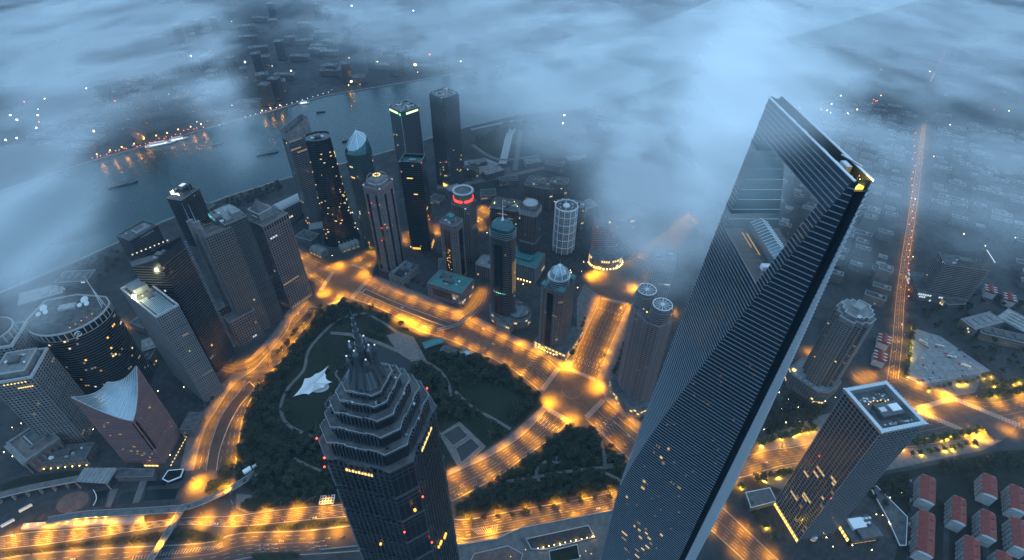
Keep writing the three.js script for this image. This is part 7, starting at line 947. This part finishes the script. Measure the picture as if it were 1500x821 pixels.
  const p = P(479, 733, 4), o = thing('grid_shelter', 'white gridded flat shelter beside the avenue near the stepped tower', 'shelter', [p.x, 0, p.z], 0.1); new G().box(16, 0.6, 10, 0, 4, 0).mesh('roof', M.darkMetal, o); for (let i = 0; i <= 5; i++) new G().box(0.5, 0.5, 10.4, -8 + i * 3.2, 4.6, 0).mesh('roof_bar', M.white, o); for (let i = 0; i <= 3; i++) new G().box(16.4, 0.5, 0.5, 0, 4.62, -5 + i * 3.3).mesh('roof_bar', M.white, o); for (const [x, z] of [[-7, -4], [7, -4], [7, 4], [-7, 4]]) new G().box(0.4, 4, 0.4, x, 0, z).mesh('post', M.pole, o);
  for (const [x, y, a, lab] of [[12, 768, 0.75, 'long yellow-lit bus on the lower left side road'], [38, 746, 0.75, 'shorter yellow-lit bus ahead on the side road']]) { const q = P(x, y), c = buses[0].clone(); c.name = numbered('bus'); c.position.set(q.x, 0.06, q.z); c.rotation.y = a; const gl = c.children.find((m) => m.name === 'window'); gl.name = 'lit_window'; gl.material = L.warm; tag(c, lab, 'bus'); scene.add(c); }
}
// ---------------------------------------------------------------- river boats and far lights
[[236, 212, 70, 12, -0.55, 'long white cruise ship moored at the far quay with lit decks'], [262, 205, 46, 10, -0.55, 'second white moored ship ahead of the long cruise ship'], [392, 226, 54, 9, -0.5, 'dark barge in mid river beside the sloping slab tower'], [318, 213, 26, 6, -0.5, 'small dark barge in mid river near the lit quay'], [470, 165, 26, 6, -0.45, 'small dark boat off the far quay above the dark curved tower'], [512, 206, 40, 8, -0.5, 'dark barge passing behind the diamond-roofed tower'], [180, 272, 60, 9, -0.6, 'long dark barge half lost in mist near the left bank'], [446, 152, 30, 7, -0.45, 'small white ferry moored at the far quay']].forEach(([x, y, l, w, a, lab], i) => {
  const p = P(x, y), o = thing('boat', lab, 'boat', [p.x, 0, p.z], -a), hull = [[-l / 2, -w / 2], [l * 0.32, -w / 2], [l / 2, 0], [l * 0.32, w / 2], [-l / 2, w / 2]], white = /white/.test(lab); new G().loft([[0.06, scaled(hull, 0.92)], [2.6, hull]]).mesh('hull', white ? M.white : M.darkMetal, o); new G().box(l * 0.6, white ? 3 : 1.2, w * 0.75, -l * 0.08, 2.6, 0).mesh('deckhouse', white ? M.white : M.stoneDark, o); if (white) { new G().box(l * 0.45, 2.6, w * 0.6, -l * 0.1, 5.6, 0).mesh('upper_deck', M.white, o); const g = new G(); for (let k = 0; k < 14; k++) g.box(1.2, 1, 0.2, -l * 0.34 + k * l * 0.04, 3.6, w * 0.38 + 0.05); g.mesh('lit_window', L.white, o, 'stuff'); } new G().box(3, 3, w * 0.5, -l * 0.4, 2.6, 0).mesh('wheelhouse', white ? M.white : M.concrete, o); mast(o, -l * 0.38, 5.6, 0, 6, 0.15);
});
{
  const post = (x, y, h, s, mat, cd, c, label, group, name = 'quay_lamp') => { const p = P(x, y), o = thing(name, label, 'lamp', [p.x, 0, p.z], 0, group); new G().tube([0, 0, 0], [0, h, 0], 0.35, 0.25, 5).mesh('pole', M.pole, o); const b = lit(new THREE.Mesh(new THREE.SphereGeometry(s, 8, 6), mat)); b.name = 'lamp_globe'; b.position.y = h + s * 0.8; o.add(b); if (cd) { const l = new THREE.PointLight(c, cd); l.position.y = h + s * 2.2; l.shadow.radius = 40; l.castShadow = true; o.add(l); } };
  const q = glow(1, 0.5, 0.14, 9), pk = glow(1, 0.22, 0.12, 4);
  for (const [x, y] of [[146, 235], [165, 229], [182, 224], [200, 219], [214, 212], [232, 207], [248, 203], [264, 198], [282, 194], [297, 190], [386, 170], [398, 166], [412, 162], [512, 132]]) post(x, y, 14, 1.3, q, 500, SODIUM, 'orange quay lamp on the far bank mirrored in the river', 'orange quay lamps across the river');
  for (let i = 0; i < 26; i++) post(138 + i * 6.4 + R(-2, 2), 240 - i * 1.85 + R(-5, -1), 9, 0.9, pk, 0, null, 'small reddish lamp along the far quay road', 'reddish quay road lamps across the river');
  for (let i = 0; i < 22; i++) post(322 + i * 7.6, 187 - i * 2.3, 7, 0.7, L.white, 0, null, 'small white promenade lamp on the far bank', 'white promenade lamps across the river');
  const ws = glow(0.95, 0.97, 1, 14), wm = glow(1, 0.8, 0.4, 14), ro = glow(1, 0.1, 0.08, 5);
  for (const [x, y, s, m] of [[376, 96, 3.4, ws], [361, 99, 2.4, ws], [282, 90, 2.2, ws], [586, 104, 3, wm], [609, 104, 4, wm], [676, 98, 2.6, wm], [683, 96, 2, wm], [516, 128, 2.6, wm], [554, 99, 2, wm], [630, 88, 2.6, ro], [20, 178, 1.8, ws], [30, 185, 1.8, ws], [58, 197, 1.6, ws], [60, 178, 1.6, wm], [14, 215, 1.8, ws], [30, 212, 1.6, ws], [142, 202, 2, wm], [130, 138, 1.4, ws], [462, 4, 2.2, ro], [480, 4, 2.2, ro], [606, 22, 2, ws], [516, 15, 2.4, ws], [428, 112, 1.8, ws], [216, 164, 1.6, ro], [218, 160, 1.6, ro], [40, 158, 1.6, ro], [62, 188, 1.6, ro], [172, 157, 1.6, ro], [824, 190, 2, ws], [826, 178, 2, wm]]) post(x, y, 16, s, m, 0, null, m === ro ? 'red warning light glimmering through mist across the river' : 'bright mast light glimmering through mist across the river', m === ro ? 'red lights in the mist' : 'bright lights in the mist', 'mast_light');
  for (let i = 0; i < 90; i++) { const far = i < 50, x = far ? R(0, 700) : R(1130, 1490), y = far ? R(30, 225) : R(40, 470); const p = P(x, y); if (inside(riverPoly, p.x, p.z)) continue; post(x, y, 8, R(0.5, 1.1), pick([L.white, wm, q, pk]), 0, null, far ? 'pinprick lamp in the misty city across the river' : 'pinprick lamp among the hazy housing rows', far ? 'pinprick lamps across the river' : 'pinprick lamps of the housing estate', 'far_lamp'); }
  // small courtyard lamps round the feet of the towers
  const yard = glow(1, 0.72, 0.32, 30), yards = [[[540, 345], [700, 320], [860, 360], [850, 430], [700, 440], [600, 400]], [[120, 480], [330, 430], [400, 480], [300, 600], [180, 560]], [[300, 330], [520, 300], [540, 360], [420, 440]], [[0, 620], [120, 600], [270, 620], [260, 690], [0, 700]], [[1100, 560], [1240, 540], [1230, 620], [1120, 640]], [[1230, 720], [1330, 720], [1330, 815], [1180, 815]]].map((q) => XZ(q));
  yards.forEach((q, n) => { const xs = q.map((v) => v[0]), zs = q.map((v) => v[1]); let k = 0; for (let t = 0; t < 200 && k < 20; t++) { const x = R(Math.min(...xs), Math.max(...xs)), z = R(Math.min(...zs), Math.max(...zs)); if (!inside(q, x, z) || ROADS.some((r) => r.a.some((a, i) => Math.hypot(a[0] - x, a[1] - z) + Math.hypot(r.b[i][0] - x, r.b[i][1] - z) < dist2(a, r.b[i]) + 6))) continue; const o = thing('courtyard_lamp', 'small warm lamp post in the courts ' + ['between the neon and drum-topped towers', 'around the floodlit slab', 'below the dark curved tower', 'of the colonnaded hall', 'of the dark plaza', 'beside the framed office tower'][n], 'lamp', [x, 0, z], 0, 'courtyard lamps'); new G().tube([0, 0, 0], [0, 4, 0], 0.1, 0.08, 5).mesh('pole', M.pole, o); const b = lit(new THREE.Mesh(new THREE.SphereGeometry(0.34, 8, 6), yard)); b.name = 'lamp_globe'; b.position.y = 4.2; o.add(b); k++; } });
  for (let i = 0; i < 26; i++) { const t = i / 26; post(1326 + 26 * (1 - (440 - 230 * t) / 440) * 1.0 + R(-3, 3), 440 - 250 * t, 8, 0.9, pk, 0, null, 'reddish lamp strung along the straight road in the haze', 'reddish lamps of the hazy road', 'road_lamp'); }
  for (let i = 0; i < 26; i++) post(1200 + R(0, 85), 172 - R(0, 30), 8, R(0.8, 1.4), pick([pk, pk, wm]), 0, null, 'reddish lamp in the cluster seen through mist behind the supertall top', 'lamp cluster behind the supertall top', 'road_lamp');
  for (let i = 0; i < 14; i++) post(1362 + i * 1.7, 122 - i * 3.4, 8, 0.8, pk, 0, null, 'reddish lamp on the faint road high in the mist', 'lamps on the faint far road', 'road_lamp');
}

// ---------------------------------------------------------------- low cloud drifting over the city
{
  // every bank: its middle, read off the photograph at an altitude; half width, half depth; strength. Kept as ellipses on the map.
  const bank = (x, y, a, w, h, k, th = 105) => { const p = P(x, y, a), q = P(x + w, y, a), f = P(x, y - h, a), n = P(x, y + h, a), t = Math.atan2(f.x - n.x, -(f.z - n.z)); return { x: (f.x + n.x) / 2 * 0.35 + p.x * 0.65, z: (f.z + n.z) / 2 * 0.35 + p.z * 0.65, a, rx: Math.hypot(q.x - p.x, q.z - p.z), rz: Math.hypot(f.x - n.x, f.z - n.z) / 2, c: Math.cos(t), s: Math.sin(t), k, th }; };
  const banks = [[50, 35, 260, 130, 55, 1.2], [220, 45, 260, 110, 60, 1.25], [325, 115, 260, 38, 60, 1.1], [90, 140, 250, 60, 30, 0.5], [560, 12, 260, 150, 34, 1.0], [730, 45, 260, 110, 50, 1.4], [860, 70, 260, 110, 75, 1.5], [940, 150, 260, 85, 75, 1.35], [1020, 190, 270, 75, 90, 1.25], [975, 290, 240, 58, 60, 1.0], [905, 225, 250, 50, 60, 1.05], [1060, 80, 280, 90, 75, 1.4], [1200, 40, 280, 120, 60, 1.6], [1400, 15, 260, 140, 42, 1.1], [1440, 110, 250, 130, 75, 0.62], [1300, 230, 230, 90, 80, 0.5], [1480, 270, 220, 90, 90, 0.45], [1240, 360, 180, 60, 70, 0.4], [15, 300, 250, 72, 62, 1.3], [100, 240, 250, 50, 40, 0.45], [5, 390, 230, 45, 38, 0.6], [890, 310, 200, 45, 50, 0.5], [640, 15, 250, 120, 36, 0.8], [1075, 175, 430, 50, 75, 1.8, 60], [1095, 145, 486, 75, 60, 2.6, 40], [1165, 115, 490, 70, 26, 1.6, 30], [1085, 240, 430, 26, 50, 0.9, 50]].map((l) => bank(...l));
  const X0 = -3000, X1 = 3000, Z0 = -3500, Z1 = 0, N = 512, levels = [165, 225, 285, 345, 400, 440, 470, 496];
  levels.forEach((alt, li) => {
    const data = new Uint8Array(N * N * 4), cells = 56, keep = new Uint8Array(cells * cells);
    for (let j = 0; j < N; j++) for (let i = 0; i < N; i++) {
      const x = X0 + (X1 - X0) * (i + 0.5) / N, z = Z0 + (Z1 - Z0) * (j + 0.5) / N; let d = 0;
      for (const b of banks) { const dx = x - b.x, dz = z - b.z, u = (dx * b.c + dz * b.s) / b.rx, v = (-dx * b.s + dz * b.c) / b.rz, h = (alt - b.a) / b.th; const e = u * u + v * v + h * h; if (e < 9) d += b.k * Math.exp(-e); }
      if (z < -2200) d += 0.5 * Math.min(1, (-z - 2200) / 700) * Math.exp(-(((alt - 260) / 110) ** 2));
      let m = 0; d = Math.max(0, d - 0.09) * 1.08; if (d > 0.01) { const w = fbm(x / 420, alt / 500, z / 420, 2) * 160, n = fbm((x + w) / 230 + 3, alt / 380, (z - w) / 300, 5); const wsp = 1 - Math.abs(fbm((x - w) / 140, alt / 260, (z + w) / 420, 5)) * 2.6; m = Math.max(0, Math.min(1, d * (0.7 + 2.5 * n + 0.42 * wsp) + 0.6 * n * Math.min(1, d * 2))); }
      m = m * Math.min(1, m * 1.6 + 0.15); const edge = Math.min(1, Math.min(i, N - 1 - i, j) / 12); m *= edge;
      data.set([m * 255, m * 255, m * 255, 255], (j * N + i) * 4); if (m > 0.035) keep[Math.floor(j / N * cells) * cells + Math.floor(i / N * cells)] = 1;
    }
    const t = new THREE.DataTexture(data, N, N); t.magFilter = THREE.LinearFilter; t.needsUpdate = true;
    const pos = [], uv = [], nor = [], lift = (x, z) => alt + 5 * perlin.noise(x / 400, li, z / 400);
    for (let j = 0; j < cells; j++) for (let i = 0; i < cells; i++) {
      let k = 0; for (let a = -1; a <= 1; a++) for (let b = -1; b <= 1; b++) k |= keep[Math.min(cells - 1, Math.max(0, j + a)) * cells + Math.min(cells - 1, Math.max(0, i + b))]; if (!k) continue;
      const v = (ii, jj) => { const u = ii / cells, w = jj / cells, x = X0 + (X1 - X0) * u, z = Z0 + (Z1 - Z0) * w; pos.push(x, lift(x, z), z); uv.push(u, w); nor.push(0, 1, 0); }; v(i, j); v(i, j + 1); v(i + 1, j + 1); v(i, j); v(i + 1, j + 1); v(i + 1, j);
    }
    const g = new THREE.BufferGeometry(); g.setAttribute('position', new THREE.Float32BufferAttribute(pos, 3)); g.setAttribute('normal', new THREE.Float32BufferAttribute(nor, 3)); g.setAttribute('uv', new THREE.Float32BufferAttribute(uv, 2));
    const m = new THREE.Mesh(g, new THREE.MeshPhysicalMaterial({ color: col(0.93, 0.95, 0.97), roughness: 1, specularIntensity: 0, transparent: true, opacity: 0.29, alphaMap: t, side: THREE.DoubleSide })); m.name = numbered('cloud_layer'); tag(m, 'layer of thin low cloud drifting over the city and river', 'cloud', 'layers of low cloud', 'stuff'); scene.add(m);
  });
}

renderer.render(scene, camera);
